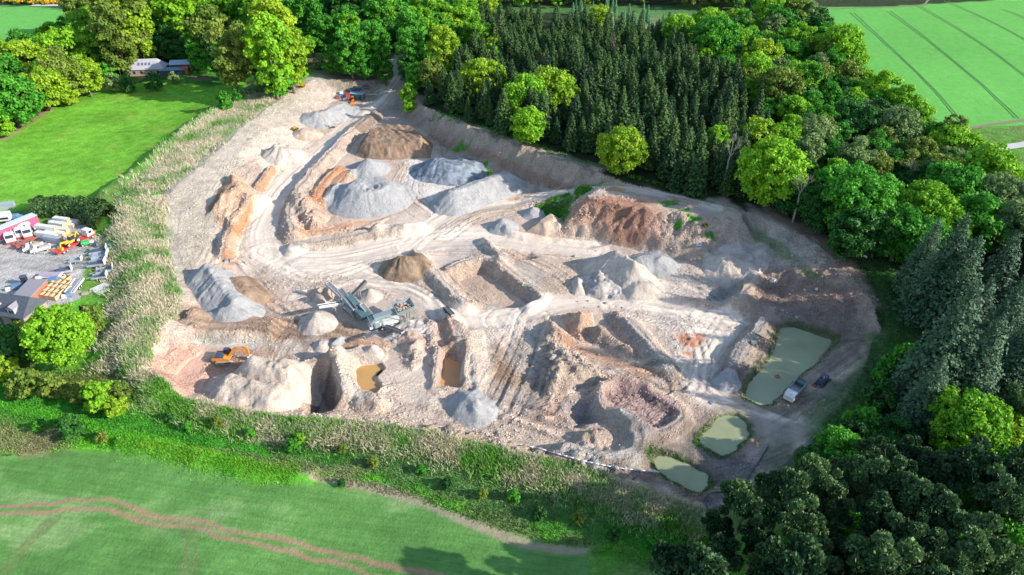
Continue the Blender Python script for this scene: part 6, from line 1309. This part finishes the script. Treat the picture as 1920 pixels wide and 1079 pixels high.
for j, (u, v, lb, m_) in enumerate([(66,468,'white dropside pickup full of timber below the white lorry cabs',WHT),(80,471,'white open van with a rounded bonnet beside the dropside pickup',WHT)]):
    t = thing('pickup_truck', lb, 'vehicle', u, v, -2.6); MB().box(-2.2, -.9, .6, .8, .9, .75).box(-2.2, -.9, .75, .8, -.82, 1.3).box(-2.2, .82, .75, .8, .9, 1.3).build('bed', WHT, t); c = MB().prism([(.9, .5), (2.6, .5), (2.6, 1.1), (2.0, 1.3), (1.6, 1.9), (.9, 1.9)], -.88, .88).build('cab', WHT, t); MB().prism([(2.05, 1.32), (2.1, 1.32), (1.7, 1.85), (1.64, 1.85)], -.75, .75).build('window', DKG, c)
    MB().box(-2.0, -.6, .76, .5, .6, 1.6, None, .2).build('load', WOODM if j == 0 else STL, t); [wheel(t, a_, b_, .36, .22) for a_ in (-1.3, 1.8) for b_ in (-.82, .82)]
# small trailers on the grass
def ctrailer(label, u, v, rz, s=1.0, load=0, m_=GALV):
    t = thing('car_trailer', label, 'trailer', u, v, rz, 'small trailers parked along the reeds'); t.scale = (s, s, s)
    MB().box(-1.6, -.85, .45, 1.6, .85, .55).box(-1.6, -.88, .55, 1.6, -.83, .95).box(-1.6, .83, .55, 1.6, .88, .95).build('bed', m_, t)
    MB().beam((-1.6, -.5, .48), (-2.8, 0, .48), .08, .08).beam((-1.6, .5, .48), (-2.8, 0, .48), .08, .08).build('drawbar', GALV, t)
    MB().box(1.6, -.85, .5, 1.68, .85, 1.7).build('tailgate', WHT, t); wheel(t, .2, -.98, .3, .18); wheel(t, .2, .98, .3, .18)
    if load: MB().box(-1.3, -.6, .56, 1.2, .6, .56 + load, None, .1).build('load', DBL, t)
hh_ = hdg(165, 480, 200, 473)
for (u, v, s, l_, lb) in [(143,492,.95,0,'single small white trailer standing out on the gravel'),(186,476,1.3,.4,'topmost silver trailer of the row on the grass'),(189,484,1.3,0,'second silver trailer down the row on the grass'),(187,491,1.15,0,'third silver trailer down the row on the grass'),(183,500,1.3,.3,'fourth silver trailer down the row on the grass'),
    (198,512,1.25,.2,'silver trailer with a raised white tailgate lower down the grass'),(188,523,1.1,.2,'lowest silver trailer of the row on the grass'),(120,513,1.25,.5,'silver trailer with a tilted white tailgate beside the crates')]: ctrailer(lb, u, v, hh_ + rr.uniform(-.15, .15), s, l_)
pr_ = thing('panel_frame', 'large galvanised frame of panels leaning on the grass by the reeds', 'frame', 195, 543, hdg(176, 535, 205, 553)); f_ = MB()
for k in range(9): f_.beam((-2.2 + k * .55, -2.2, .3 + .04 * k), (-2.2 + k * .55, 2.2, .3 + .04 * k), .30 if k < 5 else .08, .05)
for y_ in (-2.2, 0, 2.2): f_.beam((-2.3, y_, .22), (2.3, y_, .56), .1, .1)
f_.build('slats', WHT, pr_)
lt = thing('flat_trailer', 'long pale trailer with a grey bed standing at the end of the crates', 'trailer', 142, 541, hdg(135, 548, 148, 530)); MB().box(-3, -1.1, .6, 3, 1.1, .75).box(-3, -1.15, .75, 3, -1.05, 1.1).box(-3, 1.05, .75, 3, 1.15, 1.1).build('bed', WHT, lt); MB().box(-2.9, -.2, .76, 2.9, .9, .85).build('deck_board', LSL, lt); wheel(lt, -.6, -1.15, .35); wheel(lt, .4, -1.15, .35); wheel(lt, -.6, 1.15, .35); wheel(lt, .4, 1.15, .35)
ft = thing('flat_trailer', 'flat trailer with a pale lilac cover left of the crates', 'trailer', 97, 521, .0); MB().box(-2.7, -1.1, .6, 2.7, 1.1, .8).build('bed', WHT, ft); MB().box(-2.6, -1.0, .8, 2.6, 1.0, 1.2, None, .1).build('cover', paint('lilac_cover', (.42,.36,.46), .7), ft); wheel(ft, 0, -1.1, .35); wheel(ft, 0, 1.1, .35)
bt = thing('boat', 'small blue covered boat standing among the crates', 'boat', 101, 531, .3); MB().prism([(-1.6, .9), (-1.2, .3), (1.2, .3), (1.7, .9)], -.7, .7).build('hull', WHT, bt); MB().prism([(-1.6, .9), (1.7, .9), (1.0, 1.4), (-1.0, 1.4)], -.68, .68).build('cover', BLUP, bt)
hc = hdg(90, 552, 112, 536); NC = ['nearest', 'second', 'third', 'fourth']
def crate(label, u, v, z0=0):
    x, y, z = at(u, v); t = empty('box_pallet', (x, y, z + z0), hc + rr.uniform(-.1, .1)); s_ = .85
    MB().box(-s_, -s_, .1, s_, -s_ + .08, 1.2).box(-s_, s_ - .08, .1, s_, s_, 1.2).box(-s_, -s_ + .08, .1, -s_ + .08, s_ - .08, 1.2).box(s_ - .08, -s_ + .08, .1, s_, s_ - .08, 1.2).build('side_board', WOODM, t); MB().box(-s_ + .08, -s_ + .08, .1, s_ - .08, s_ - .08, .18).build('base_board', WOODM, t)
    tag(t, label, 'crate', 'open wooden crates behind the slate-roofed house')
for a_ in range(4):
    for b_ in range(4): crate(f'{NC[b_]} open wooden crate from the slate roof in the {["leftmost","second","third","rightmost"][a_]} slanting row', 78 + a_ * 9 + b_ * 7, 556 - b_ * 8 + a_ * 1.5)
for k in range(3): crate(f'{["lower","middle","upper"][k]} crate of the short line at the right end of the crates', 127 - k * .5, 545 - k * 9)
tr2 = thing('farm_tractor', 'dark tractor with a red bonnet at the edge of the crates', 'tractor', 54, 534, .3); MB().box(.2, -.35, .7, 1.9, .35, 1.4, None, .05).build('bonnet', RED, tr2); c = MB().box(-1.1, -.6, .8, .2, .6, 2.5, None, .08).build('cab', DKG, tr2); MB().box(-1.2, -.65, 2.5, .3, .65, 2.6).build('cab_roof', DBL, c); wheel(tr2, -.7, -.8, .75, .4, RED); wheel(tr2, -.7, .8, .75, .4, RED); wheel(tr2, 1.3, -.7, .45, .3, RED); wheel(tr2, 1.3, .7, .45, .3, RED)
for (u, v, m_, lb, s_) in [(36,541,BLUP,'dark blue skip between the sheds and the gravel',(2.6,1.3,1.4)),(74,527,WHT,'small white box beside the dark tractor',(1.4,1.0,1.2)),(18,545,WHT,'pale bench-like crate at the left of the grey shed',(1.6,.6,.9)),(122,558,WHT,'white sacks beside the crates',(1.4,.9,.8)),(131,556,BLUP,'blue drum stack at the lower end of the crates',(1.1,.9,1.3)),(160,552,STONE,'pale rubble heap on the grass above the maple',(1.5,.9,.6)),(172,548,STONE,'second smaller rubble heap towards the panel frame',(1.1,.8,.5))]:
    t = thing('yard_box', lb, 'container', u, v, .4); MB().box(-s_[0] / 2, -s_[1] / 2, 0, s_[0] / 2, s_[1] / 2, s_[2], None, .12).build('shell', m_, t); MB().box(-s_[0] / 2 - .04, -s_[1] / 2 - .04, s_[2] * .4, s_[0] / 2 + .04, s_[1] / 2 + .04, s_[2] * .55).build('band', STL, t)
for j in range(16):
    u = rr.choice([rr.uniform(172, 200), rr.uniform(202, 222)]); v = rr.uniform(432, 470) if u < 200 else rr.uniform(446, 505); x, y, z = at(u, v); m_ = rr.choice([STL, BLK, WHT, RUST, BLUP, ORG]); s_ = rr.uniform(.4, .9)
    o = MB().box(-s_, -s_ * .5, 0, s_, s_ * .5, s_ * .8, None, .1).cyl((s_ * .2, 0, s_ * .6), (s_ * 1.2, .3, s_ * .9), s_ * .15).build('scrap_metal', m_); o.location = (x, y, z); o.rotation_euler = (0, 0, rr.uniform(0, 6)); tag(o, 'piece of scrap metal dumped between the yard and the reeds', 'scrap', 'scrap along the edge of the yard')
# houses -------------------------------------------------------------
hr = hdg(0, 588, 80, 600)
hs = thing('slate_house', 'stone house with a dark slate roof and two pale dormers', 'house', 28, 592, hr)
def gable(L, D, e, r, o_=.35):
    """roof solid: length along x, depth along y, eaves height e, ridge height r"""
    return MB().add([(-L/2, -D/2 - o_, e), (L/2, -D/2 - o_, e), (L/2, 0, r), (-L/2, 0, r), (-L/2, D/2 + o_, e), (L/2, D/2 + o_, e), (-L/2, -D/2 - o_, e - .15), (L/2, -D/2 - o_, e - .15), (-L/2, D/2 + o_, e - .15), (L/2, D/2 + o_, e - .15)], [(0, 1, 2, 3), (3, 2, 5, 4), (0, 3, 4, 8, 6), (1, 7, 9, 5, 2), (6, 8, 9, 7), (0, 6, 7, 1), (4, 5, 9, 8)])
MB().box(-6.6, -3.4, 0, 6.6, 3.4, 2.9).build('wall', STONE, hs); rf = gable(14, 7, 2.95, 6.4).build('roof', SLATE, hs)
for dx in (-4.0, 3.9):
    d_ = MB().box(-.9 + dx, -3.2, 3.3, .9 + dx, -1.2, 4.8).build('dormer', WHT, hs); MB().add([(-1.1 + dx, -3.4, 4.75), (1.1 + dx, -3.4, 4.75), (dx, -3.4, 5.6), (-1.1 + dx, -.6, 4.75), (1.1 + dx, -.6, 4.75), (dx, -.6, 5.6)], [(0, 1, 2), (3, 5, 4), (0, 2, 5, 3), (1, 4, 5, 2), (0, 3, 4, 1)]).build('dormer_roof', LSL, d_)
    MB().box(-.6 + dx, -3.25, 3.6, -.1 + dx, -3.2, 4.4).box(.1 + dx, -3.25, 3.6, .6 + dx, -3.2, 4.4).build('window', DKG, d_)
MB().box(-.35, -2.0, 4.3, .35, -1.5, 4.9).build('skylight', WHT, rf); MB().box(-7.1, -.4, 5.6, -6.3, .4, 7.4).build('chimney', STONE, rf); MB().box(-5, -3.45, .9, -4, -3.4, 2.1).build('window', DKG, hs); MB().box(3, -3.45, .9, 4, -3.4, 2.1).build('window', DKG, hs); MB().box(-.5, -3.45, 0, .5, -3.4, 2.1).build('door', DBL, hs)
LSL2 = paint('pale_mauve_slate', (.46,.44,.52), .7, 0, .2, 2)
gs = thing('grey_shed', 'low shed with a flat mauve-grey roof behind the slate house', 'shed', 62, 556, hdg(48, 560, 66, 540)); MB().box(-3.8, -2.1, 0, 3.8, 2.1, 2.2).build('wall', BRK, gs); MB().box(-4.0, -2.3, 2.2, 4.0, 2.3, 2.35).build('roof', paint('mauve_felt', (.28,.27,.31), .8, 0, .2, 1.5), gs)
# farmhouse
hf = hdg(256, 136, 305, 134)
fm = thing('farmhouse', 'farmhouse with a mauve hipped roof and a brick chimney behind a bush', 'house', 281, 138, hf); MB().box(-7.2, -3.6, 0, 7.2, 3.6, 2.8).build('wall', STONE, fm)
rf = MB().add([(-7.8, -4.1, 2.8), (7.8, -4.1, 2.8), (7.8, 4.1, 2.8), (-7.8, 4.1, 2.8), (-4.6, 0, 6.4), (4.6, 0, 6.4)], [(0, 1, 5, 4), (1, 2, 5), (2, 3, 4, 5), (3, 0, 4), (0, 3, 2, 1)]).build('roof', LSL2, fm)
for k in range(4): MB().beam((-2.8 + k * 1.5, -2.5, 4.3), (-2.8 + k * 1.5, -1.5, 5.16), .9, .08).build('skylight', GLS, rf)
MB().box(-7.3, -.5, 3.6, -6.4, .5, 7.6).build('chimney', BRK, rf)
for k in (-5, -2, 2, 5): MB().box(k - .5, -3.66, 1.0, k + .5, -3.6, 2.1).build('window', DKG, fm)
s1 = thing('blue_shed', 'low blue-roofed shed joined to the right of the farmhouse', 'shed', 326, 139, hf); MB().box(-5, -2, 0, 5, 2, 2.2).build('wall', DBL, s1); MB().prism([(-5.3, 2.2), (5.3, 2.2), (5.3, 2.35), (-5.3, 2.35)], -2.3, 2.3).build('roof', paint('blue_sheet_roof', (.24,.42,.58), .4), s1)
s2 = thing('tall_barn', 'open barn with a pale blue roof behind the blue shed', 'barn', 343, 131, hf); gable(9, 5.5, 3.2, 4.4).build('roof', paint('pale_blue_sheet', (.42,.60,.78), .4), s2); MB().box(-4.4, -2.6, 0, -4.2, 2.6, 3.1).box(4.2, -2.6, 0, 4.4, 2.6, 3.1).box(-4.2, 2.4, 0, 4.2, 2.6, 3.1).build('wall', WOODM, s2)
s3 = thing('garden_hut', 'small brown hut in front of the open barn', 'hut', 348, 138, hf); MB().box(-1.8, -1.6, 0, 1.8, 1.6, 2.2).build('wall', BRK, s3); gable(3.8, 3.4, 2.2, 3.1).build('roof', RUST, s3)
pl = thing('telegraph_pole', 'leaning brown telegraph pole left of the farmhouse', 'pole', 227, 143); MB().cyl((0, 0, -.5), (0, 0, 9), .18, .12, 8).build('pole', WOODM, pl); MB().box(-.9, -.06, 8.2, .9, .06, 8.35).build('crossarm', WOODM, pl)
# conifer hedge above the yard, garden hedge
def hedge(name, label, pts, w_, h, mat, seed, n=9000, leaf=.16):
    rng = np.random.default_rng(seed); ps = np.array([at(u, v)[:2] for u, v in pts]); seg = np.diff(ps, axis=0); L = np.hypot(seg[:, 0], seg[:, 1]); cum = np.concatenate([[0], np.cumsum(L)]); s = rng.uniform(0, cum[-1], n)
    k = np.clip(np.searchsorted(cum, s) - 1, 0, len(L) - 1); f = (s - cum[k]) / L[k]; c = ps[k] + seg[k] * f[:, None]; nn = np.stack([-seg[k][:, 1], seg[k][:, 0]], 1) / L[k][:, None]
    a = rng.uniform(0, math.pi, n); rad = rng.uniform(.75, 1.06, n) * (1 + .25 * vnoise(s / 1.3, a * 1.5, seed)); x = c + nn * (np.cos(a) * w_ * rad)[:, None]; z = hzv(x[:, 0], x[:, 1]) + np.sin(a) ** .6 * h * rad
    pos = np.column_stack([x, z]); nr = np.column_stack([nn * np.cos(a)[:, None], np.sin(a)]) + rng.normal(size=(n, 3)) * .4; V = quads_from(pos, nr, leaf * rng.uniform(.7, 1.6, n), rng); t = np.repeat(rng.uniform(0, 1, n), 4)
    o = mesh_np(name, V, np.arange(len(V)).reshape(-1, 4), mat, None, np.stack([t, t, t, t * 0 + 1], 1)); tag(o, label, 'hedge'); return o
hedge('conifer_hedge', 'thick dark conifer hedge between the yard and the pasture', [(70,400),(110,398),(160,402),(200,418)], 3.6, 4.5, CM['spruce'], 3, 16000, .24)
hedge('scrub_hedge', 'rough brownish scrub row below the garden of the slate house', [(20,738),(60,735),(110,735),(170,742)], 1.6, 1.8, LM['olive'], 5, 5000)
hedge('garden_hedge', 'low dark hedge in the shade of the slate house garden', [(-10,655),(20,660),(50,668)], 1.5, 1.6, LM['dark'], 6, 4000)
# gorse in flower
GF = paint('gorse_flower', (.85,.42,.02), .7)
M_GF = leaf_material('gorse_blossom', (.70,.30,.01), (.95,.52,.02), .1, .2)
def gorse(u, v, s, sd, label, grp='flowering gorse bushes'):
    x, y, z = at(u, v); t = empty('gorse_bush', (x, y, z)); V, F_, C_ = crown_mesh('g', sd, s, s * .75, 9, 90, .13 * s, (.3, .5), low=-.2); V[:, 2] += s * .35; mesh_np('foliage', V, F_, LM['dark'], t, C_)
    V, F_, C_ = crown_mesh('g', sd + 1, s * 1.05, s * .85, 8, 60, .10 * s, (.3, .45), low=.0); V[:, 2] += s * .45; mesh_np('flowers', V, F_, M_GF, t, C_); tag(t, label, 'bush', grp)
for j, (u, v, s, lb) in enumerate([(554,245,1.1,'orange gorse bush at the foot of the left bank'),(568,165,1.3,'bigger orange gorse bush on top of the left bank'),(549,168,.9,'smaller orange gorse bush on top of the left bank'),(286,352,.9,'single orange gorse bush on the reed bank'),(427,133,1.0,'gorse bush in the shaded lawn by the farmhouse'),(1322,424,.7,'tiny yellow bush on the big mound slope')]): gorse(u, v, s, 40 + j, lb)
rr2 = random.Random(9)
for j in range(34): gorse(12 + j * 3.1 + rr2.uniform(-1, 1), 5.5 + j * .06 + rr2.uniform(-1.5, 3), rr2.uniform(1.2, 2.4), 60 + j, 'gorse bush in the distant orange hedge at the top left', 'far gorse hedge at the top left')
# ================================================================== GROUND COVER (nobody could count it)
def cover_mat():
    m, n, b = newmat('grass_blades'); at_ = N(n, 'ShaderNodeAttribute', attribute_name='Col'); n.links.new(at_.outputs['Color'], b.inputs['Base Color']); b.inputs['Roughness'].default_value = .8; b.inputs['Specular IOR Level'].default_value = .1
    tr = N(n, 'ShaderNodeBsdfTranslucent'); mx = N(n, 'ShaderNodeMixShader'); mx.inputs[0].default_value = .25; n.links.new(at_.outputs['Color'], tr.inputs[0]); n.links.new(b.outputs[0], mx.inputs[1]); n.links.new(tr.outputs[0], mx.inputs[2]); n.links.new(mx.outputs[0], n.nodes['Material Output'].inputs[0]); return m
MCOV = cover_mat()
def cover(name, label, x, y, h, wd, cols, blades, rng, lean=.5, cat='grass'):
    n = len(x) * blades; X = np.repeat(x, blades) + rng.normal(size=n) * .28; Y = np.repeat(y, blades) + rng.normal(size=n) * .28; Zb = hzv(X, Y) - .05; Hh = np.repeat(h, blades) * rng.uniform(.6, 1.2, n)
    a = rng.uniform(0, 6.28, n); dx = np.cos(a) * wd; dy = np.sin(a) * wd; lx = rng.normal(size=n) * lean * Hh; ly = rng.normal(size=n) * lean * Hh
    V = np.stack([np.stack([X - dx, Y - dy, Zb], 1), np.stack([X + dx, Y + dy, Zb], 1), np.stack([X + dx * .3 + lx, Y + dy * .3 + ly, Zb + Hh], 1), np.stack([X - dx * .3 + lx, Y - dy * .3 + ly, Zb + Hh * .95], 1)], 1).reshape(-1, 3)
    C_ = np.repeat(np.repeat(cols, blades, 0) * rng.uniform(.7, 1.3, (n, 1)), 4, 0); C_ = np.clip(np.concatenate([C_, np.ones((len(C_), 1))], 1), 0, 1)
    o = mesh_np(name, V, np.arange(len(V)).reshape(-1, 4), MCOV, None, C_); tag(o, label, cat, None, 'stuff'); return o
rng = np.random.default_rng(21)
def sample_poly(pix, n, z=2):
    pts = PP(pix, z); xs = [p[0] for p in pts]; ys = [p[1] for p in pts]; X = rng.uniform(min(xs), max(xs), n * 4); Y = rng.uniform(min(ys), max(ys), n * 4); k = inside(X, Y, pts); return X[k][:n], Y[k][:n]
def band(pix, wd, n, z=2):
    ps = np.array(PP(pix, z)); seg = np.diff(ps, axis=0); L = np.hypot(seg[:, 0], seg[:, 1]); cum = np.concatenate([[0], np.cumsum(L)]); s = rng.uniform(0, cum[-1], n); k = np.clip(np.searchsorted(cum, s) - 1, 0, len(L) - 1); c = ps[k] + seg[k] * ((s - cum[k]) / L[k])[:, None]
    nn = np.stack([-seg[k][:, 1], seg[k][:, 0]], 1) / L[k][:, None]; c = c + nn * (rng.normal(size=n) * wd * .5)[:, None]; return c[:, 0], c[:, 1]
def stones(name, label, x, y, sz, cols):
    n = len(x); O = np.array([(1,0,0),(0,1,0),(-1,0,0),(0,-1,0),(0,0,1),(0,0,-.6)]); Fo = np.array([(0,1,4),(1,2,4),(2,3,4),(3,0,4),(1,0,5),(2,1,5),(3,2,5),(0,3,5)])
    a = rng.uniform(0, 6.28, n); ca, sa = np.cos(a), np.sin(a); S3 = sz[:, None] * rng.uniform(.6, 1.3, (n, 3)); V = O[None] * S3[:, None, :] * rng.uniform(.75, 1.25, (n, 6, 1)); X = V[..., 0] * ca[:, None] - V[..., 1] * sa[:, None]; Y = V[..., 0] * sa[:, None] + V[..., 1] * ca[:, None]
    V = np.stack([X + x[:, None], Y + y[:, None], V[..., 2] + hzv(x, y)[:, None]], -1).reshape(-1, 3); F_ = (Fo[None] + 6 * np.arange(n)[:, None, None]).reshape(-1, 3)
    C_ = np.repeat(np.clip(cols, 0.01, 1), 6, 0); C_ = np.concatenate([C_, np.ones((len(C_), 1))], 1); m, nn, b = newmat('loose_stone'); q = N(nn, 'ShaderNodeAttribute', attribute_name='Col'); nn.links.new(q.outputs['Color'], b.inputs['Base Color']); b.inputs['Roughness'].default_value = .9
    o = mesh_np(name, V, F_, m, None, C_); tag(o, label, 'stones', None, 'stuff'); return o
def mixc(n, a, b, fr, x, y, sc=4):
    t = np.clip(fr + 1.3 * fbm(x / sc, y / sc, 77, 3) + rng.normal(size=n) * .15, 0, 1)[:, None]; return np.array(a) * (1 - t) + np.array(b) * t
STRAW = (.66, .59, .44); SGREEN = (.11, .33, .04); LGREEN = (.14, .45, .03)
bx, by = [], []
for pix, wd, n in [([(268,362),(330,312),(400,255),(455,212),(505,182)], 6.5, 9000), ([(240,380),(310,320),(380,262),(440,215)], 5, 3500), ([(262,385),(280,440),(285,500),(295,560),(275,620),(235,690)], 6.5, 9000), ([(225,430),(240,500),(245,560),(225,640)], 5, 3500)]:
    x, y = band(pix, wd, n, 4.5); bx.append(x); by.append(y)
x = np.concatenate(bx); y = np.concatenate(by); k = poly_sd(x, y, rim_w) < 2.5; x, y = x[k], y[k]
cover('dry_reeds', 'pale dry reeds and tall grass covering the bank left of the quarry', x, y, rng.uniform(.7, 1.5, len(x)), .09, mixc(len(x), STRAW, SGREEN, .25, x, y), 5, rng, .35, 'reeds')
x, y = band([(250,705),(330,755),(440,785),(560,805),(700,820),(830,838),(960,870),(1080,905),(1200,945),(1320,985)], 4.2, 11000, 2); k = poly_sd(x, y, rim_w) < .3; x, y = x[k], y[k]
cover('dry_grass', 'tall straw-coloured grass on the near edge of the quarry', x, y, rng.uniform(.5, 1.2, len(x)), .08, mixc(len(x), (.60,.54,.38), (.15,.38,.05), .58, x, y), 5, rng, .4)
x, y = sample_poly([(-20,690),(240,700),(330,750),(560,800),(830,850),(1080,900),(1330,985),(1400,1050),(1300,1079),(1090,1030),(900,975),(780,935),(500,872),(350,850),(150,845),(-20,850)], 17000); k = (poly_sd(x, y, rim_w) < -1) & (regv(x, y) == 5); x, y = x[k], y[k]
ccx = np.clip(np.searchsorted(gx, x), 0, NX - 1); ccy = np.clip(np.searchsorted(gy, y), 0, NY - 1)
cover('rough_grass', 'rough green grass of the verge between field and quarry', x, y, rng.uniform(.12, .45, len(x)), .10, CC[ccy, ccx][:, :3] * rng.uniform(.8, 1.35, (len(x), 1)), 4, rng, .5)
x, y = band([(240,832),(360,858),(480,880),(560,890)], 2.6, 2600, 2); cover('lush_grass', 'lush bright green growth in the ditch above the near field', x, y, rng.uniform(.12, .4, len(x)), .09, mixc(len(x), (.11,.38,.03), (.20,.44,.04), .5, x, y), 5, rng, .4)
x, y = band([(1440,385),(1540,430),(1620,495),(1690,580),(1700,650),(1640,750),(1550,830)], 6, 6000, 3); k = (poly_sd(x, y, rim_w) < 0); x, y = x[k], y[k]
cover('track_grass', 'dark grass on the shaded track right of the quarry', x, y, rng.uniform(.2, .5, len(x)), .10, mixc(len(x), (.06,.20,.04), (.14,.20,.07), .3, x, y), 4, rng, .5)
bx, by = [], []
for pn in (POND1, POND2, POND3):
    x, y = band([*pn, pn[0]], .9, 520, -.2); bx.append(x); by.append(y)
x = np.concatenate(bx); y = np.concatenate(by); k = hzv(x, y) > np.minimum(zin(POND1), zin(POND3)) + .7; x, y = x[k], y[k]
cover('pond_rushes', 'green rushes fringing the three green ponds', x, y, rng.uniform(.15, .4, len(x)), .07, mixc(len(x), (.07,.24,.03), (.14,.22,.06), .3, x, y), 5, rng, .4, 'rushes')
for nm, lb, pix, n_, z_ in (('weed_patch', 'green weeds creeping over the slope left of the big mound', [(1005,380),(1066,372),(1068,405),(1048,418)], 700, 1.5), ('weed_patch', 'green weeds on the crumbled top of the far bank', [(1078,345),(1098,340),(1110,352),(1080,362)], 260, 6), ('weed_patch', 'scrubby weeds along the foot of the spruces above the cliff', [(800,205),(960,262),(1100,310),(1250,355),(1240,348),(1090,300),(960,252),(820,200)], 1500, 8)):
    x, y = sample_poly(pix, n_, z_); cover(nm, lb, x, y, rng.uniform(.3, .8, len(x)), .13, mixc(len(x), (.08,.28,.03), (.14,.34,.05), .4, x, y), 5, rng, .5, 'weeds')
x = rng.uniform(-95, 95, 160000); y = rng.uniform(66, 300, 160000); k = (regv(x, y) == 1); x, y = x[k], y[k]; ix_ = np.clip(np.searchsorted(gx, x), 0, NX - 1); iy_ = np.clip(np.searchsorted(gy, y), 0, NY - 1)
pr_ = np.clip(RGH[iy_, ix_] - .35, 0, 1) * smooth(.5 + 2.2 * fbm(x / 6, y / 6, 88, 3)) * 1.1; k = rng.uniform(0, 1, len(x)) < pr_; x, y, ix_, iy_ = x[k][:22000], y[k][:22000], ix_[k][:22000], iy_[k][:22000]
stones('loose_stones', 'loose stones strewn over the banks and mounds of the quarry', x, y, .10 + .22 * rng.uniform(0, 1, len(x)) ** 3 + .05 * (y > 170), CC[iy_, ix_][:, :3] * rng.uniform(.75, 1.3, (len(x), 1)))
# ------------------------------------------------------------------ far field tramlines, country road
def strip(name, pts, wd, mat, lift=.06, z=6):
    w_ = catmull(PP(pts, z), 10); V = []; F_ = []
    for i, (x, y) in enumerate(w_):
        x0, y0 = w_[max(i - 1, 0)]; x1, y1 = w_[min(i + 1, len(w_) - 1)]; d = math.hypot(x1 - x0, y1 - y0) + 1e-9; nx, ny = -(y1 - y0) / d, (x1 - x0) / d
        for s_ in (-1, 1): px, py = x + nx * wd * s_, y + ny * wd * s_; V.append((px, py, hz(px, py) + lift))
        if i: b = 2 * i; F_.append((b - 2, b - 1, b + 1, b))
    return V, F_
def strips(name, lst, mat, lift=.08, z=6):
    V = []; F_ = []
    for pts, wd in lst:
        v, f = strip(name, pts, wd, mat, lift, z); b = len(V); V += v; F_ += [tuple(b + i for i in q) for q in f]
    o = mesh_np(name, V, F_, mat); tag(o, kind='structure'); return o
M_SOILT = paint('wheeling_soil', (.08,.25,.055), .95, 0, .04, .3); M_ROAD = paint('pale_asphalt', (.50,.50,.50), .9, 0, .15, .3); M_SOIL2 = paint('bare_soil', (.22,.17,.12), .95, 0, .3, .3)
tl = []
for (u0, v0, u1, v1) in [(1598,25,1808,228),(1666,22,1910,218),(1720,12,1990,190),(1773,3,1990,120),(1880,20,1990,75)]:
    for d in (-3.4, 3.4): tl.append(([(u0 + d, v0), ((u0 + u1) / 2 + d * .5 + 3, (v0 + v1) / 2 - 3), (u1 + d, v1)], .19))
tl.append(([(1615,125),(1640,145),(1700,180),(1765,235)], .45)); tl.append(([(1620,131),(1646,153),(1700,188),(1758,236)], .45))
strips('tractor_tracks', tl, M_SOILT, .12)
strips('field_path', [([(1540,18),(1600,16),(1720,12),(1740,2),(1760,-6)], .6), ([(1762,240),(1820,236),(1870,228),(1960,216)], .9)], M_SOIL2, .14)
strips('country_road', [([(1830,288),(1880,278),(1930,270),(2000,258)], 1.9)], M_ROAD, .2, 5); strips('far_road', [([(60,11),(100,11),(140,10),(190,4),(230,-4)], 2.5)], M_ROAD, .3, 4)
